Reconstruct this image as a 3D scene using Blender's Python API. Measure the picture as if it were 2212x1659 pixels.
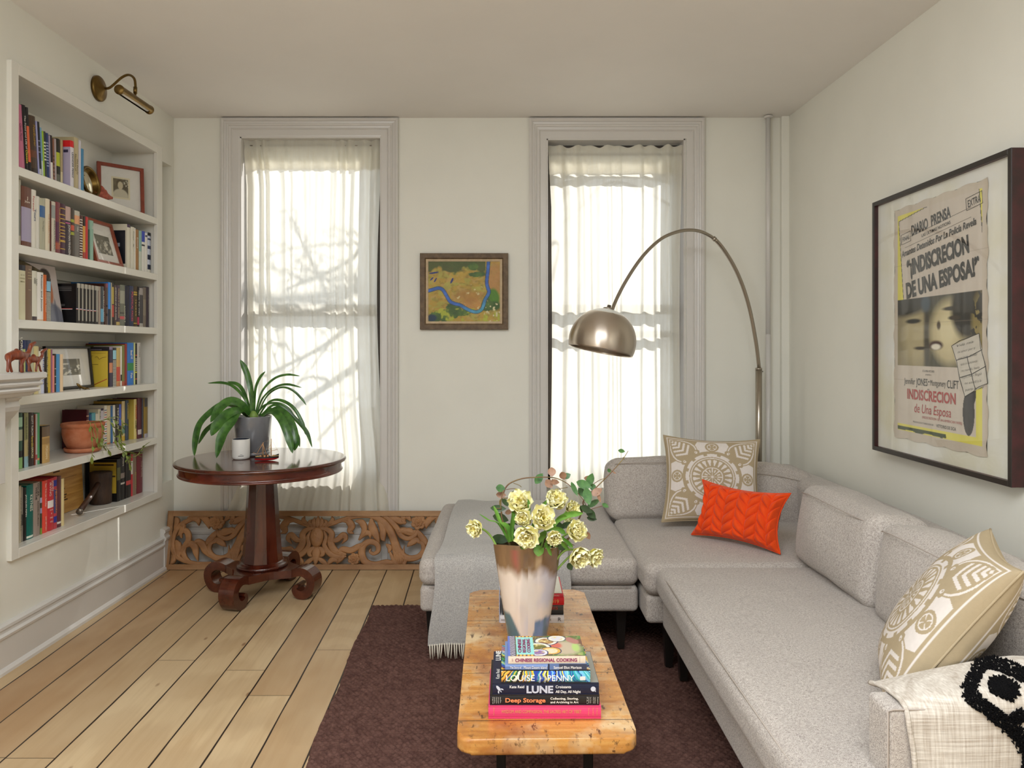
import bpy, bmesh, math, random
import numpy as np
from mathutils import Vector, Matrix, noise as mnoise

# ---------------------------------------------------------------- scene, camera, light
SC = bpy.context.scene
COL = SC.collection
for _o in list(bpy.data.objects):
    bpy.data.objects.remove(_o)

F, CX, CY, HC = 1620.0, 1095.0, 754.0, 1.33      # focal length in pixels, principal point, eye height (m)
cam_d = bpy.data.cameras.new('camera')
cam_d.sensor_width = 36.0
cam_d.lens = 36.0 * F / 2212.0
cam_d.shift_x = (1106.0 - CX) / 2212.0
cam_d.shift_y = -(829.5 - CY) / 2212.0
cam_d.clip_start = 0.05
cam = bpy.data.objects.new('camera', cam_d)
cam.location = (0, 0, HC)
cam.rotation_euler = (math.radians(90), 0, 0)
COL.objects.link(cam)
SC.camera = cam

SC.view_settings.view_transform = 'Standard'
SC.view_settings.look = 'None'
SC.view_settings.gamma = 1.0
SC.view_settings.use_curve_mapping = False
SC.view_settings.exposure = 0.20
SC.cycles.use_denoising = True
SC.cycles.max_bounces = 8
SC.cycles.diffuse_bounces = 5
SC.cycles.glossy_bounces = 4
SC.cycles.transmission_bounces = 4
SC.cycles.transparent_max_bounces = 12
SC.cycles.caustics_reflective = False
SC.cycles.caustics_refractive = False
SC.cycles.sample_clamp_indirect = 6.0

world = bpy.data.worlds.new('world')
SC.world = world
world.use_nodes = True
_bg = world.node_tree.nodes['Background']
_bg.inputs[0].default_value = (0.84, 0.92, 1.0, 1)
_bg.inputs[1].default_value = 1.5

SUN_TO = Vector((0.476, 0.734, 0.485)).normalized()
_sd = bpy.data.lights.new('sun', 'SUN')
_sd.energy = 5.8
_sd.color = (1.0, 0.975, 0.93)
_sd.angle = math.radians(0.55)
sun = bpy.data.objects.new('sun', _sd)
sun.rotation_euler = SUN_TO.to_track_quat('Z', 'Y').to_euler()
sun.location = (4, 9, 6)
COL.objects.link(sun)

def area(name, loc, to, sx, sy, energy, color):
    l = bpy.data.lights.new(name, 'AREA')
    l.shape = 'RECTANGLE'; l.size = sx; l.size_y = sy
    l.energy = energy; l.color = color
    o = bpy.data.objects.new(name, l)
    o.location = loc
    o.rotation_euler = (Vector(loc) - Vector(to)).to_track_quat('Z', 'Y').to_euler()
    COL.objects.link(o)
    return o
# unseen fill light added behind the camera on the left, brightening the right wall
area('side_fill_light', (-1.95, -1.2, 1.6), (1.75, 1.3, 1.25), 2.0, 2.2, 60, (0.90, 0.955, 1.0))

# unseen fill light added under the ceiling to brighten floor and seat tops
area('overhead_fill_light', (-0.1, 0.5, 2.66), (-0.1, 0.9, 0.0), 2.2, 1.6, 100, (0.90, 0.955, 1.0))

# ---------------------------------------------------------------- helpers
def P(px, py, d):
    """the point at depth d (metres from the eye) that the photograph shows at a pixel"""
    return Vector(((px - CX) / F * d, d, HC - (py - CY) / F * d))

def lin(c):
    if isinstance(c, str):
        c = c.lstrip('#')
        c = [int(c[i:i + 2], 16) / 255 for i in (0, 2, 4)]
    return tuple((x / 12.92 if x <= 0.04045 else ((x + 0.055) / 1.055) ** 2.4) for x in c[:3])

def rgba(c):
    return (*lin(c), 1.0)

_cache = {}
class Nodes:
    def __init__(s, m):
        s.m = m; s.nt = m.node_tree; s.n = s.nt.nodes; s.l = s.nt.links
    def new(s, t, **kw):
        n = s.n.new(t)
        for k, v in kw.items():
            if k.startswith('i_'):
                n.inputs[k[2:].replace('_', ' ')].default_value = v
            elif k.startswith('n_'):
                n.inputs[int(k[2:])].default_value = v
            else:
                setattr(n, k, v)
        return n
    def link(s, a, b): s.l.new(a, b)
    def math(s, op, a, b=None, c=None):
        n = s.n.new('ShaderNodeMath'); n.operation = op
        for i, v in enumerate((a, b, c)):
            if v is None: continue
            if isinstance(v, (int, float)): n.inputs[i].default_value = v
            else: s.link(v, n.inputs[i])
        return n.outputs[0]
    def mix(s, fac, a, b, mode='MIX'):
        n = s.n.new('ShaderNodeMix'); n.data_type = 'RGBA'; n.blend_type = mode
        for i, v in ((0, fac), (6, a), (7, b)):
            if isinstance(v, (int, float)): n.inputs[i].default_value = v
            elif isinstance(v, (tuple, list)): n.inputs[i].default_value = v
            else: s.link(v, n.inputs[i])
        return n.outputs[2]
    def ramp(s, fac, stops, interp='LINEAR'):
        n = s.n.new('ShaderNodeValToRGB'); cr = n.color_ramp; cr.interpolation = interp
        while len(cr.elements) < len(stops): cr.elements.new(0.5)
        for e, (p, c) in zip(cr.elements, stops):
            e.position = p
            e.color = c if isinstance(c, tuple) and len(c) == 4 else (c, c, c, 1) if isinstance(c, (int, float)) else rgba(c)
        s.link(fac, n.inputs[0])
        return n.outputs[0]
    def coords(s, kind='Object', scale=(1, 1, 1), rot=(0, 0, 0), loc=(0, 0, 0)):
        t = s.n.new('ShaderNodeTexCoord'); mp = s.n.new('ShaderNodeMapping')
        mp.inputs['Scale'].default_value = scale; mp.inputs['Rotation'].default_value = rot
        mp.inputs['Location'].default_value = loc
        s.link(t.outputs[kind], mp.inputs[0])
        return mp.outputs[0]
    def noise(s, vec, scale, detail=3, rough=0.55, out=0):
        n = s.n.new('ShaderNodeTexNoise')
        n.inputs['Scale'].default_value = scale; n.inputs['Detail'].default_value = detail
        n.inputs['Roughness'].default_value = rough
        s.link(vec, n.inputs['Vector'])
        return n.outputs[out]
    def bump(s, height, strength, dist, bsdf):
        b = s.n.new('ShaderNodeBump'); b.inputs['Strength'].default_value = strength
        b.inputs['Distance'].default_value = dist
        s.link(height, b.inputs['Height']); s.link(b.outputs[0], bsdf.inputs['Normal'])

def newmat(name):
    m = bpy.data.materials.new(name); m.use_nodes = True
    return m, Nodes(m), m.node_tree.nodes['Principled BSDF']

def mat(name, col, rough=0.6, metal=0.0, var=0.0, vscale=20.0, bump=0.0, bscale=200.0, bdist=0.002, coat=0.0, spec=0.5,
        stretch=(1, 1, 1), sheen=0.0, col2=None):
    """a procedural material: a colour with some noise variation (or a second colour) and a fine noise bump"""
    key = (name, col, rough, metal, var, vscale, bump, bscale, coat, spec, stretch, col2)
    if key in _cache: return _cache[key]
    m, N, b = newmat(name)
    b.inputs['Roughness'].default_value = rough; b.inputs['Metallic'].default_value = metal
    b.inputs['Specular IOR Level'].default_value = spec
    if coat: b.inputs['Coat Weight'].default_value = coat; b.inputs['Coat Roughness'].default_value = 0.12
    if sheen: b.inputs['Sheen Weight'].default_value = sheen
    base = rgba(col)
    b.inputs['Base Color'].default_value = base
    if var or col2 or bump:
        v = N.coords('Object', scale=stretch)
        if var or col2:
            nz = N.noise(v, vscale, 4)
            c2 = rgba(col2) if col2 else tuple(x * (1 - var) for x in base[:3]) + (1,)
            f = N.ramp(nz, [(0.35, 0.0), (0.65, 1.0)])
            N.link(N.mix(f, base, c2), b.inputs['Base Color'])
        if bump:
            N.bump(N.noise(v, bscale, 2), bump, bdist, b)
    _cache[key] = m
    return m

def attr_mat(name, rough=0.6, bump=0.0, bscale=300.0, bdist=0.001, spec=0.4, coat=0.0, sheen=0.0, metal=0.0, var=0.0, vscale=60):
    """a material whose colour is the mesh's 'pattern' attribute (dyed, printed or painted pattern)"""
    key = ('attr', name)
    if key in _cache: return _cache[key]
    m, N, b = newmat(name)
    a = N.new('ShaderNodeAttribute', attribute_name='pattern')
    c = a.outputs['Color']
    if var:
        nz = N.noise(N.coords('Object'), vscale, 4)
        c = N.mix(N.math('MULTIPLY', nz, var), c, (0, 0, 0, 1))
    N.link(c, b.inputs['Base Color'])
    b.inputs['Roughness'].default_value = rough; b.inputs['Specular IOR Level'].default_value = spec
    b.inputs['Metallic'].default_value = metal
    if coat: b.inputs['Coat Weight'].default_value = coat
    if sheen: b.inputs['Sheen Weight'].default_value = sheen
    if bump: N.bump(N.noise(N.coords('Object'), bscale, 2), bump, bdist, b)
    _cache[key] = m
    return m

def wmat(o):
    m = Matrix.LocRotScale(o.location, o.rotation_euler, o.scale)
    return (wmat(o.parent) @ m) if o.parent else m

class MB:
    """collects faces in world coordinates and links them as ONE mesh object"""
    def __init__(s):
        s.v = []; s.f = []; s.mi = []; s.sm = []; s.c = None
    def add(s, verts, faces, mi=0, smooth=False, M=None):
        o = len(s.v)
        if M is not None: verts = [M @ Vector(p) for p in verts]
        s.v.extend([tuple(p) for p in verts])
        for f in faces:
            s.f.append(tuple(i + o for i in f)); s.mi.append(mi); s.sm.append(smooth)
        return s
    def add_bm(s, bm, mi=0, smooth=False, M=None):
        bm.verts.ensure_lookup_table(); bm.verts.index_update()
        s.add([v.co.copy() for v in bm.verts], [[v.index for v in f.verts] for f in bm.faces], mi, smooth, M)
        bm.free(); return s
    def box(s, x0, x1, y0, y1, z0, z1, bev=0.0, seg=1, mi=0, M=None, smooth=False):
        bm = bmesh.new(); bmesh.ops.create_cube(bm, size=1)
        for v in bm.verts:
            v.co = Vector((x0 + (v.co.x + .5) * (x1 - x0), y0 + (v.co.y + .5) * (y1 - y0), z0 + (v.co.z + .5) * (z1 - z0)))
        if bev > 0:
            bmesh.ops.bevel(bm, geom=bm.edges[:], offset=bev, segments=seg, profile=0.7, affect='EDGES')
        return s.add_bm(bm, mi, smooth or seg > 1, M)
    def rbox(s, lo, hi, r, bulge=(0, 0, 0), k=4, m=8, mi=0, M=None, wob=0.0, seed=0, fn=None):
        """a soft cushion-like box: rounded by r, its faces swelling by bulge"""
        lo = Vector(lo); hi = Vector(hi); c = (lo + hi) / 2; h = (hi - lo) / 2
        ax = []
        for i in range(3):
            rr = min(r, h[i] * 0.98)
            a = [-h[i] + rr * (1 - math.cos(j / k * math.pi / 2)) if False else -h[i] + rr * j / k for j in range(k)]
            mid = [-(h[i] - rr) + 2 * (h[i] - rr) * j / m for j in range(m + 1)]
            ax.append(a + mid + [-x for x in reversed(a)])
        idx = {}; vs = []; fs = []
        def vid(p):
            key = tuple(round(x, 6) for x in p)
            if key in idx: return idx[key]
            rr = [min(r, h[i] * 0.98) for i in range(3)]
            q = [max(-(h[i] - rr[i]), min(h[i] - rr[i], p[i])) for i in range(3)]
            d = Vector([(p[i] - q[i]) / rr[i] for i in range(3)])
            if d.length > 0:
                # equal-angle spread over the rounded edge
                mx = max(abs(x) for x in d)
                d2 = Vector([math.tan(x / mx * math.pi / 4) * 1.0 if mx > 0 else 0 for x in d]) if mx > 0 else d
                d = d2.normalized() * mx
            w = [q[i] + d[i] * rr[i] for i in range(3)]
            n = [p[i] / h[i] for i in range(3)]
            for i in range(3):
                j, kk = (i + 1) % 3, (i + 2) % 3
                w[i] += bulge[i] * n[i] * max(0, 1 - n[j] ** 2) * max(0, 1 - n[kk] ** 2)
            w = Vector(w) + c
            if wob:
                nn = mnoise.noise_vector(w * 5 + Vector((seed * 7.1, seed * 3.3, seed)))
                w += nn * wob
            if fn: w = fn(w)
            idx[key] = len(vs); vs.append(w)
            return idx[key]
        for i in range(3):
            j, kk = (i + 1) % 3, (i + 2) % 3
            for sgn in (-1, 1):
                for a in range(len(ax[j]) - 1):
                    for b in range(len(ax[kk]) - 1):
                        q = []
                        for (u, w_) in ((a, b), (a + 1, b), (a + 1, b + 1), (a, b + 1)):
                            p = [0, 0, 0]; p[i] = sgn * h[i]; p[j] = ax[j][u]; p[kk] = ax[kk][w_]
                            q.append(vid(p))
                        if sgn < 0: q.reverse()
                        if len(set(q)) == 4: fs.append(q)
        return s.add(vs, fs, mi, True, M)
    def tube(s, pts, rad, n=10, mi=0, caps=True, M=None, flat=1.0):
        """a tube along pts; rad a number or one per point"""
        pts = [Vector(p) for p in pts]; k = len(pts)
        if isinstance(rad, (int, float)): rad = [rad] * k
        vs = []; fs = []
        t0 = (pts[1] - pts[0]).normalized()
        up = Vector((0, 0, 1)) if abs(t0.z) < 0.9 else Vector((0, 1, 0))
        nrm = (up - t0 * up.dot(t0)).normalized()
        for i in range(k):
            t = (pts[min(i + 1, k - 1)] - pts[max(i - 1, 0)])
            t = t.normalized() if t.length > 1e-9 else t0
            nrm = (nrm - t * nrm.dot(t))
            nrm = nrm.normalized() if nrm.length > 1e-6 else t.orthogonal().normalized()
            bn = t.cross(nrm)
            for j in range(n):
                a = 2 * math.pi * j / n
                vs.append(pts[i] + nrm * (math.cos(a) * rad[i]) + bn * (math.sin(a) * rad[i] * flat))
        for i in range(k - 1):
            for j in range(n):
                a, b = i * n + j, i * n + (j + 1) % n
                fs.append((a, b, b + n, a + n))
        if caps:
            fs.append(tuple(range(n - 1, -1, -1))); fs.append(tuple(range((k - 1) * n, k * n)))
        return s.add(vs, fs, mi, True, M)
    def lathe(s, prof, center=(0, 0, 0), n=32, mi=0, M=None, sx=1.0, sy=1.0, smooth=True, close=False):
        """revolve (radius, z) pairs about the vertical through center"""
        c = Vector(center); vs = []; fs = []
        for (r, z) in prof:
            for j in range(n):
                a = 2 * math.pi * j / n
                vs.append(c + Vector((r * sx * math.cos(a), r * sy * math.sin(a), z)))
        for i in range(len(prof) - 1):
            for j in range(n):
                a, b = i * n + j, i * n + (j + 1) % n
                fs.append((a, b, b + n, a + n))
        if prof[0][0] > 1e-5: fs.append(tuple(range(n - 1, -1, -1)))
        if prof[-1][0] > 1e-5 and not close: fs.append(tuple(range((len(prof) - 1) * n, len(prof) * n)))
        return s.add(vs, fs, mi, smooth, M)
    def prism(s, poly, y0, y1, axis='Y', mi=0, M=None, smooth=False):
        """extrude a 2-D polygon; axis Y: poly in (x,z); X: poly in (y,z); Z: poly in (x,y)"""
        n = len(poly); vs = []
        for t in (y0, y1):
            for (a, b) in poly:
                vs.append((a, t, b) if axis == 'Y' else (t, a, b) if axis == 'X' else (a, b, t))
        fs = [tuple(range(n)), tuple(range(2 * n - 1, n - 1, -1))]
        for i in range(n):
            j = (i + 1) % n
            fs.append((i, i + n, j + n, j))
        return s.add(vs, fs, mi, smooth, M)
    def grid(s, fn, nu, nv, mi=0, smooth=True, M=None, flip=False, wrapu=False):
        """fn(u, v) over [0,1]x[0,1] gives a point"""
        vs = [fn(i / nu, j / nv) for j in range(nv + 1) for i in range(nu + 1)]
        fs = []
        for j in range(nv):
            for i in range(nu):
                a = j * (nu + 1) + i
                q = (a, a + 1, a + nu + 2, a + nu + 1)
                fs.append(q[::-1] if flip else q)
        return s.add(vs, fs, mi, smooth, M)
    def build(s, name, mats, parent=None, label=None, cat=None, group=None, kind=None, colors=None, fix=True, origin=None):
        if not isinstance(mats, (list, tuple)): mats = [mats]
        V = np.array(s.v, dtype=np.float64).reshape(-1, 3)
        if parent is not None:
            inv = np.array(wmat(parent).inverted())
            L = V @ inv[:3, :3].T + inv[:3, 3]
            loc = (0, 0, 0)
        else:
            if origin is None:
                mn, mx = V.min(0), V.max(0)
                loc = ((mn[0] + mx[0]) / 2, (mn[1] + mx[1]) / 2, mn[2])
            else:
                loc = origin
            L = V - np.array(loc)
        me = bpy.data.meshes.new(name)
        me.from_pydata(L.tolist(), [], s.f)
        for m in mats: me.materials.append(m)
        me.polygons.foreach_set('material_index', s.mi)
        me.polygons.foreach_set('use_smooth', s.sm)
        if colors is not None:
            a = me.color_attributes.new('pattern', 'FLOAT_COLOR', 'POINT')
            C = np.ones((len(V), 4)); C[:, :3] = np.asarray(colors)[:, :3]
            a.data.foreach_set('color', C.ravel())
        me.update()
        if fix:
            bm = bmesh.new(); bm.from_mesh(me)
            bmesh.ops.recalc_face_normals(bm, faces=bm.faces[:])
            bm.to_mesh(me); bm.free()
        o = bpy.data.objects.new(name, me); COL.objects.link(o)
        o.location = loc
        if parent is not None: o.parent = parent
        return tag(o, label, cat, group, kind)

def tag(o, label=None, cat=None, group=None, kind=None):
    if label: o['label'] = label
    if cat: o['category'] = cat
    if group: o['group'] = group
    if kind: o['kind'] = kind
    return o

def thing(name, loc, label, cat, group=None, rot=(0, 0, 0)):
    o = bpy.data.objects.new(name, None); COL.objects.link(o)
    o.empty_display_size = 0.05
    o.location = loc; o.rotation_euler = rot
    return tag(o, label, cat, group)

_glyph = {}
def text_mesh(body, shear=0.0, bold=0.0, space=1.0):
    key = (body, shear, bold, space)
    if key in _glyph: return _glyph[key]
    cu = bpy.data.curves.new('lettering', 'FONT')
    cu.body = body; cu.size = 1.0; cu.align_x = 'LEFT'; cu.align_y = 'BOTTOM_BASELINE'
    cu.shear = shear; cu.offset = bold; cu.resolution_u = 3; cu.space_character = space
    cu.fill_mode = 'FRONT'
    o = bpy.data.objects.new('lettering', cu); COL.objects.link(o)
    dg = bpy.context.evaluated_depsgraph_get()
    me = bpy.data.meshes.new_from_object(o.evaluated_get(dg))
    vs = np.array([v.co[:] for v in me.vertices]) if len(me.vertices) else np.zeros((0, 3))
    fs = [tuple(p.vertices) for p in me.polygons]
    bpy.data.objects.remove(o); bpy.data.curves.remove(cu); bpy.data.meshes.remove(me)
    if len(vs):
        vs[:, 0] -= vs[:, 0].min()
    _glyph[key] = (vs, fs)
    return _glyph[key]

def letter(mb, body, origin, right, up, w=None, h=None, align='C', mi=0, shear=0.0, bold=0.0, space=1.0, lift=0.0006, warp=None):
    """adds flat lettering to mb: centred (or left) on origin, along right, h = cap height, squeezed to width w"""
    vs, fs = text_mesh(body, shear, bold, space)
    if not len(vs): return mb
    right = Vector(right).normalized(); up = Vector(up).normalized(); nrm = right.cross(up)
    wd = vs[:, 0].max(); cap = 0.72
    sy = (h / cap) if h else (w / wd)
    sx = (w / wd) if w else sy
    ox = -wd * sx / 2 if align == 'C' else 0.0 if align == 'L' else -wd * sx
    out = []
    for p in vs:
        q = Vector(origin) + right * (ox + p[0] * sx) + up * (p[1] * sy - (cap * sy / 2)) + nrm * lift
        out.append(q if warp is None else warp(q))
    return mb.add(out, fs, mi)

def rot_to(xdir, zdir):
    """matrix whose X is along xdir and Z close to zdir"""
    x = Vector(xdir).normalized(); z = Vector(zdir); z = (z - x * z.dot(x)).normalized(); y = z.cross(x)
    return Matrix((x, y, z)).transposed().to_4x4()

def smooth_path(pts, n=8):
    """Catmull-Rom through pts"""
    pts = [Vector(p) for p in pts]
    q = [pts[0] * 2 - pts[1]] + pts + [pts[-1] * 2 - pts[-2]]
    out = []
    for i in range(1, len(q) - 2):
        p0, p1, p2, p3 = q[i - 1], q[i], q[i + 1], q[i + 2]
        for j in range(n):
            t = j / n
            out.append(0.5 * ((2 * p1) + (p2 - p0) * t + (2 * p0 - 5 * p1 + 4 * p2 - p3) * t * t + (3 * p1 - p0 - 3 * p2 + p3) * t ** 3))
    out.append(pts[-1].copy())
    return out
# ---------------------------------------------------------------- room shell
XL, XR, YB, YF = -2.08, 1.75, 4.684, -3.2
M_wall = mat('wall_paint', '#e6e4da', 0.55, var=0.03, vscale=3, bump=0.12, bscale=60, bdist=0.002, spec=0.3)
M_ceil = mat('ceiling_paint', '#ebe7e3', 0.75, var=0.03, vscale=2, bump=0.1, bscale=30, bdist=0.002, spec=0.2)
M_trim = mat('trim_gloss_paint', '#d2cec9', 0.28, var=0.02, vscale=6, bump=0.05, bscale=90, bdist=0.001)
M_shelf = mat('shelf_gloss_paint', '#e2dfd6', 0.22, var=0.02, vscale=6, bump=0.04, bscale=70, bdist=0.001)
M_brick = mat('outer_brick', '#6d4a3b', 0.9, var=0.3, vscale=30)
M_sash = mat('dark_sash_paint', '#3a3027', 0.45, var=0.2, vscale=20)

def floor_material():
    m, N, b = newmat('pine_floorboards')
    ang = math.atan2(-0.035, 1.0)
    v = N.coords('Object')
    sep = N.new('ShaderNodeSeparateXYZ'); N.link(v, sep.inputs[0])
    X, Y = sep.outputs[0], sep.outputs[1]
    # across the boards (they run almost straight to the window wall)
    u = N.math('ADD', X, N.math('MULTIPLY', Y, 0.035))
    wob = N.noise(N.coords('Object', scale=(1, 1.2, 1)), 2.0, 2)
    u = N.math('ADD', u, N.math('MULTIPLY', N.math('SUBTRACT', wob, 0.5), 0.004))
    un = N.math('DIVIDE', N.math('ADD', u, 10 * 0.1635 + 0.723 - 0.155), 0.1635)
    idx = N.math('FLOOR', un); fr = N.math('FRACT', un)
    wn = N.new('ShaderNodeTexWhiteNoise', noise_dimensions='1D'); N.link(idx, wn.inputs['W'])
    r1 = wn.outputs['Value']
    # butt joints
    yy = N.math('DIVIDE', N.math('ADD', Y, N.math('MULTIPLY', r1, 3.1)), 2.45)
    yidx = N.math('FLOOR', yy); yfr = N.math('FRACT', yy)
    wn2 = N.new('ShaderNodeTexWhiteNoise', noise_dimensions='2D')
    cb = N.new('ShaderNodeCombineXYZ'); N.link(idx, cb.inputs[0]); N.link(yidx, cb.inputs[1]); N.link(cb.outputs[0], wn2.inputs['Vector'])
    r2 = wn2.outputs['Value']
    # grain: noise stretched along the board, shifted for each board
    cg = N.new('ShaderNodeCombineXYZ')
    N.link(N.math('MULTIPLY', u, 55.0), cg.inputs[0]); N.link(N.math('MULTIPLY', Y, 2.2), cg.inputs[1]); N.link(N.math('MULTIPLY', r2, 40.0), cg.inputs[2])
    g1 = N.noise(cg.outputs[0], 1.0, 5, 0.6)
    cg2 = N.new('ShaderNodeCombineXYZ')
    N.link(N.math('MULTIPLY', u, 9.0), cg2.inputs[0]); N.link(N.math('MULTIPLY', Y, 1.1), cg2.inputs[1]); N.link(N.math('MULTIPLY', r2, 30.0), cg2.inputs[2])
    wv = N.new('ShaderNodeTexWave', wave_type='RINGS', bands_direction='X'); wv.inputs['Scale'].default_value = 1.6
    wv.inputs['Distortion'].default_value = 3.5; wv.inputs['Detail'].default_value = 2.0; wv.inputs['Detail Scale'].default_value = 0.8
    N.link(cg2.outputs[0], wv.inputs['Vector'])
    base = N.ramp(r2, [(0.0, '#c2a781'), (0.35, '#ccb28b'), (0.7, '#bea27b'), (0.88, '#b59670'), (1.0, '#a9855f')])
    c = N.mix(N.math('MULTIPLY', N.ramp(wv.outputs['Fac'], [(0.35, 1.0), (0.75, 0.0)]), 0.24), base, rgba('#9a7650'))
    c = N.mix(N.math('MULTIPLY', N.ramp(g1, [(0.42, 0.0), (0.7, 1.0)]), 0.3), c, rgba('#a5835c'))
    pale = N.noise(N.coords('Object', scale=(1, 0.4, 1)), 3.0, 3)
    c = N.mix(N.math('MULTIPLY', N.ramp(pale, [(0.4, 0.0), (0.7, 1.0)]), 0.35), c, rgba('#dcc7a4'))
    # knots
    vo = N.new('ShaderNodeTexVoronoi'); vo.inputs['Scale'].default_value = 1.0
    ck = N.new('ShaderNodeCombineXYZ'); N.link(N.math('MULTIPLY', u, 7.0), ck.inputs[0]); N.link(N.math('MULTIPLY', Y, 3.0), ck.inputs[1]); N.link(r2, ck.inputs[2])
    N.link(ck.outputs[0], vo.inputs['Vector'])
    c = N.mix(N.ramp(vo.outputs['Distance'], [(0.035, 0.75), (0.075, 0.0)]), c, rgba('#7d5636'))
    # gaps
    w0 = N.math('ADD', 0.020, N.math('MULTIPLY', N.noise(N.coords('Object'), 3.0, 2), 0.040))
    gap = N.math('MAXIMUM', N.math('LESS_THAN', fr, w0), N.math('LESS_THAN', yfr, 0.0012))
    c = N.mix(gap, c, rgba('#2c2016'))
    N.link(c, b.inputs['Base Color'])
    b.inputs['Roughness'].default_value = 0.42
    b.inputs['Specular IOR Level'].default_value = 0.35
    hgt = N.math('SUBTRACT', N.math('MULTIPLY', g1, 0.15), gap)
    N.bump(hgt, 0.5, 0.003, b)
    return m
M_floor = floor_material()

fl = MB().box(XL - .3, XR + .15, YF, YB + .3, -0.12, 0.0).build('floor', M_floor, kind='structure', origin=(0, 0, 0))

# ceiling of an old house: not quite level
def ceil_z(x, y):
    t = (YB - y) / 1.6
    left, right = 2.772 + 0.019 * t, 2.775 - 0.036 * t
    f = (x - XL) / (XR - XL)
    return left * (1 - f) + right * f
MB().grid(lambda u, v: (XL - .2 + u * (XR - XL + .4), YF + v * (YB + .3 - YF), ceil_z(XL - .2 + u * (XR - XL + .4), YF + v * (YB + .3 - YF))), 10, 16, smooth=True) \
    .grid(lambda u, v: (XL - .2 + u * (XR - XL + .4), YF + v * (YB + .3 - YF), 2.98), 1, 1, smooth=False, flip=True) \
    .build('ceiling', M_ceil, kind='structure', fix=False)

ZT = 2.95
w = MB()
for (y0, y1, z0, z1) in ((YF, 3.14, -.1, ZT), (3.14, 4.46, -.1, .47), (3.14, 4.46, 2.51, ZT), (4.46, 4.492, -.1, ZT),
                         (4.492, 4.655, -.1, .518), (4.492, 4.655, 2.464, ZT), (4.655, YB + .3, -.1, ZT)):
    w.box(XL - .07, XL, y0, y1, z0, z1)
w.box(XL - .13, XL - .07, 4.47, 4.7, .4, 2.6)      # back of the shallow recess beside the bookcase
w.build('wall_left', M_wall, kind='structure')
w = MB().box(XR, XR + .1, YF, YB + .3, -.1, ZT)
w.box(XR - .045, XR + .01, YB - .035, YB + .01, -.1, ZT, .004)     # narrow corner chase
w.build('wall_right', M_wall, kind='structure')

MB().box(XL - .1, XR + .15, YF - .1, YF, -.1, ZT).build('wall_rear', M_wall, kind='structure')
WIN = [dict(ox0=-1.778, ox1=-0.677, ix0=-1.664, ix1=-0.782, top=2.653), dict(ox0=0.14, ox1=1.228, ix0=0.248, ix1=1.11, top=2.641)]
w = MB()
YO = 4.95
xs = [XL - .2, WIN[0]['ix0'], WIN[0]['ix1'], WIN[1]['ix0'], WIN[1]['ix1'], XR + .15]
for i in (0, 2, 4):
    w.box(xs[i], xs[i + 1], YB, YO, -.1, ZT)
for W in WIN:
    w.box(W['ix0'], W['ix1'], YB, YO, W['top'], ZT)
    w.box(W['ix0'], W['ix1'], YB + .115, YO, -.1, .47)
w.build('wall_back', M_wall, kind='structure')

def casing(W, n):
    prof = [(0, 0), (0, .032), (.010, .036), (.018, .031), (.020, .024), (.032, .022), (.036, .027), (.044, .024), (.047, .018), (.060, .016),
            (.064, .020), (.070, .012), (.104, .011), (W['ix0'] - W['ox0'], .009), (W['ix0'] - W['ox0'], 0)]
    vs = []; fs = []
    for (s, p) in prof:
        x0, x1, zt = W['ox0'] + s, W['ox1'] - s, 2.766 - s * (2.766 - W['top']) / (W['ix0'] - W['ox0'])
        y = YB - p
        vs += [(x0, y, 0.0), (x0, y, zt), (x1, y, zt), (x1, y, 0.0)]
    for i in range(len(prof) - 1):
        for j in range(3):
            a = i * 4 + j
            fs.append((a, a + 1, a + 5, a + 4))
    mb = MB().add(vs, fs)
    # jamb lining
    t = .008
    mb.box(W['ix0'], W['ix0'] + t, YB - .009, YB + .115, .47, W['top'])
    mb.box(W['ix1'] - t, W['ix1'], YB - .009, YB + .115, .47, W['top'])
    mb.box(W['ix0'], W['ix1'], YB - .009, YB + .115, W['top'] - t, W['top'])
    mb.box(W['ix0'], W['ix1'], YB + .08, YB + .2, .45, .482, .004)            # sill
    return mb.build('trim_%d' % n, M_trim, kind='structure')
casing(WIN[0], 1); casing(WIN[1], 2)

def glass_material(name='window_glass', tint=(1, 1, 1), f=1.0):
    m = bpy.data.materials.new(name); m.use_nodes = True
    N = Nodes(m)
    for nd in list(N.n): N.n.remove(nd)
    out = N.new('ShaderNodeOutputMaterial')
    tr = N.new('ShaderNodeBsdfTransparent'); tr.inputs[0].default_value = (*tint, 1)
    gl = N.new('ShaderNodeBsdfGlossy'); gl.inputs['Roughness'].default_value = 0.02
    lw = N.new('ShaderNodeLayerWeight'); lw.inputs['Blend'].default_value = 0.5
    fr = N.math('ADD', N.math('MULTIPLY', N.math('POWER', lw.outputs['Facing'], 5.0), 0.9), 0.05)
    mx = N.new('ShaderNodeMixShader')
    N.link(N.math('MULTIPLY', fr, f), mx.inputs[0]); N.link(tr.outputs[0], mx.inputs[1]); N.link(gl.outputs[0], mx.inputs[2])
    N.link(mx.outputs[0], out.inputs[0])
    return m
M_glass = glass_material()

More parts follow.
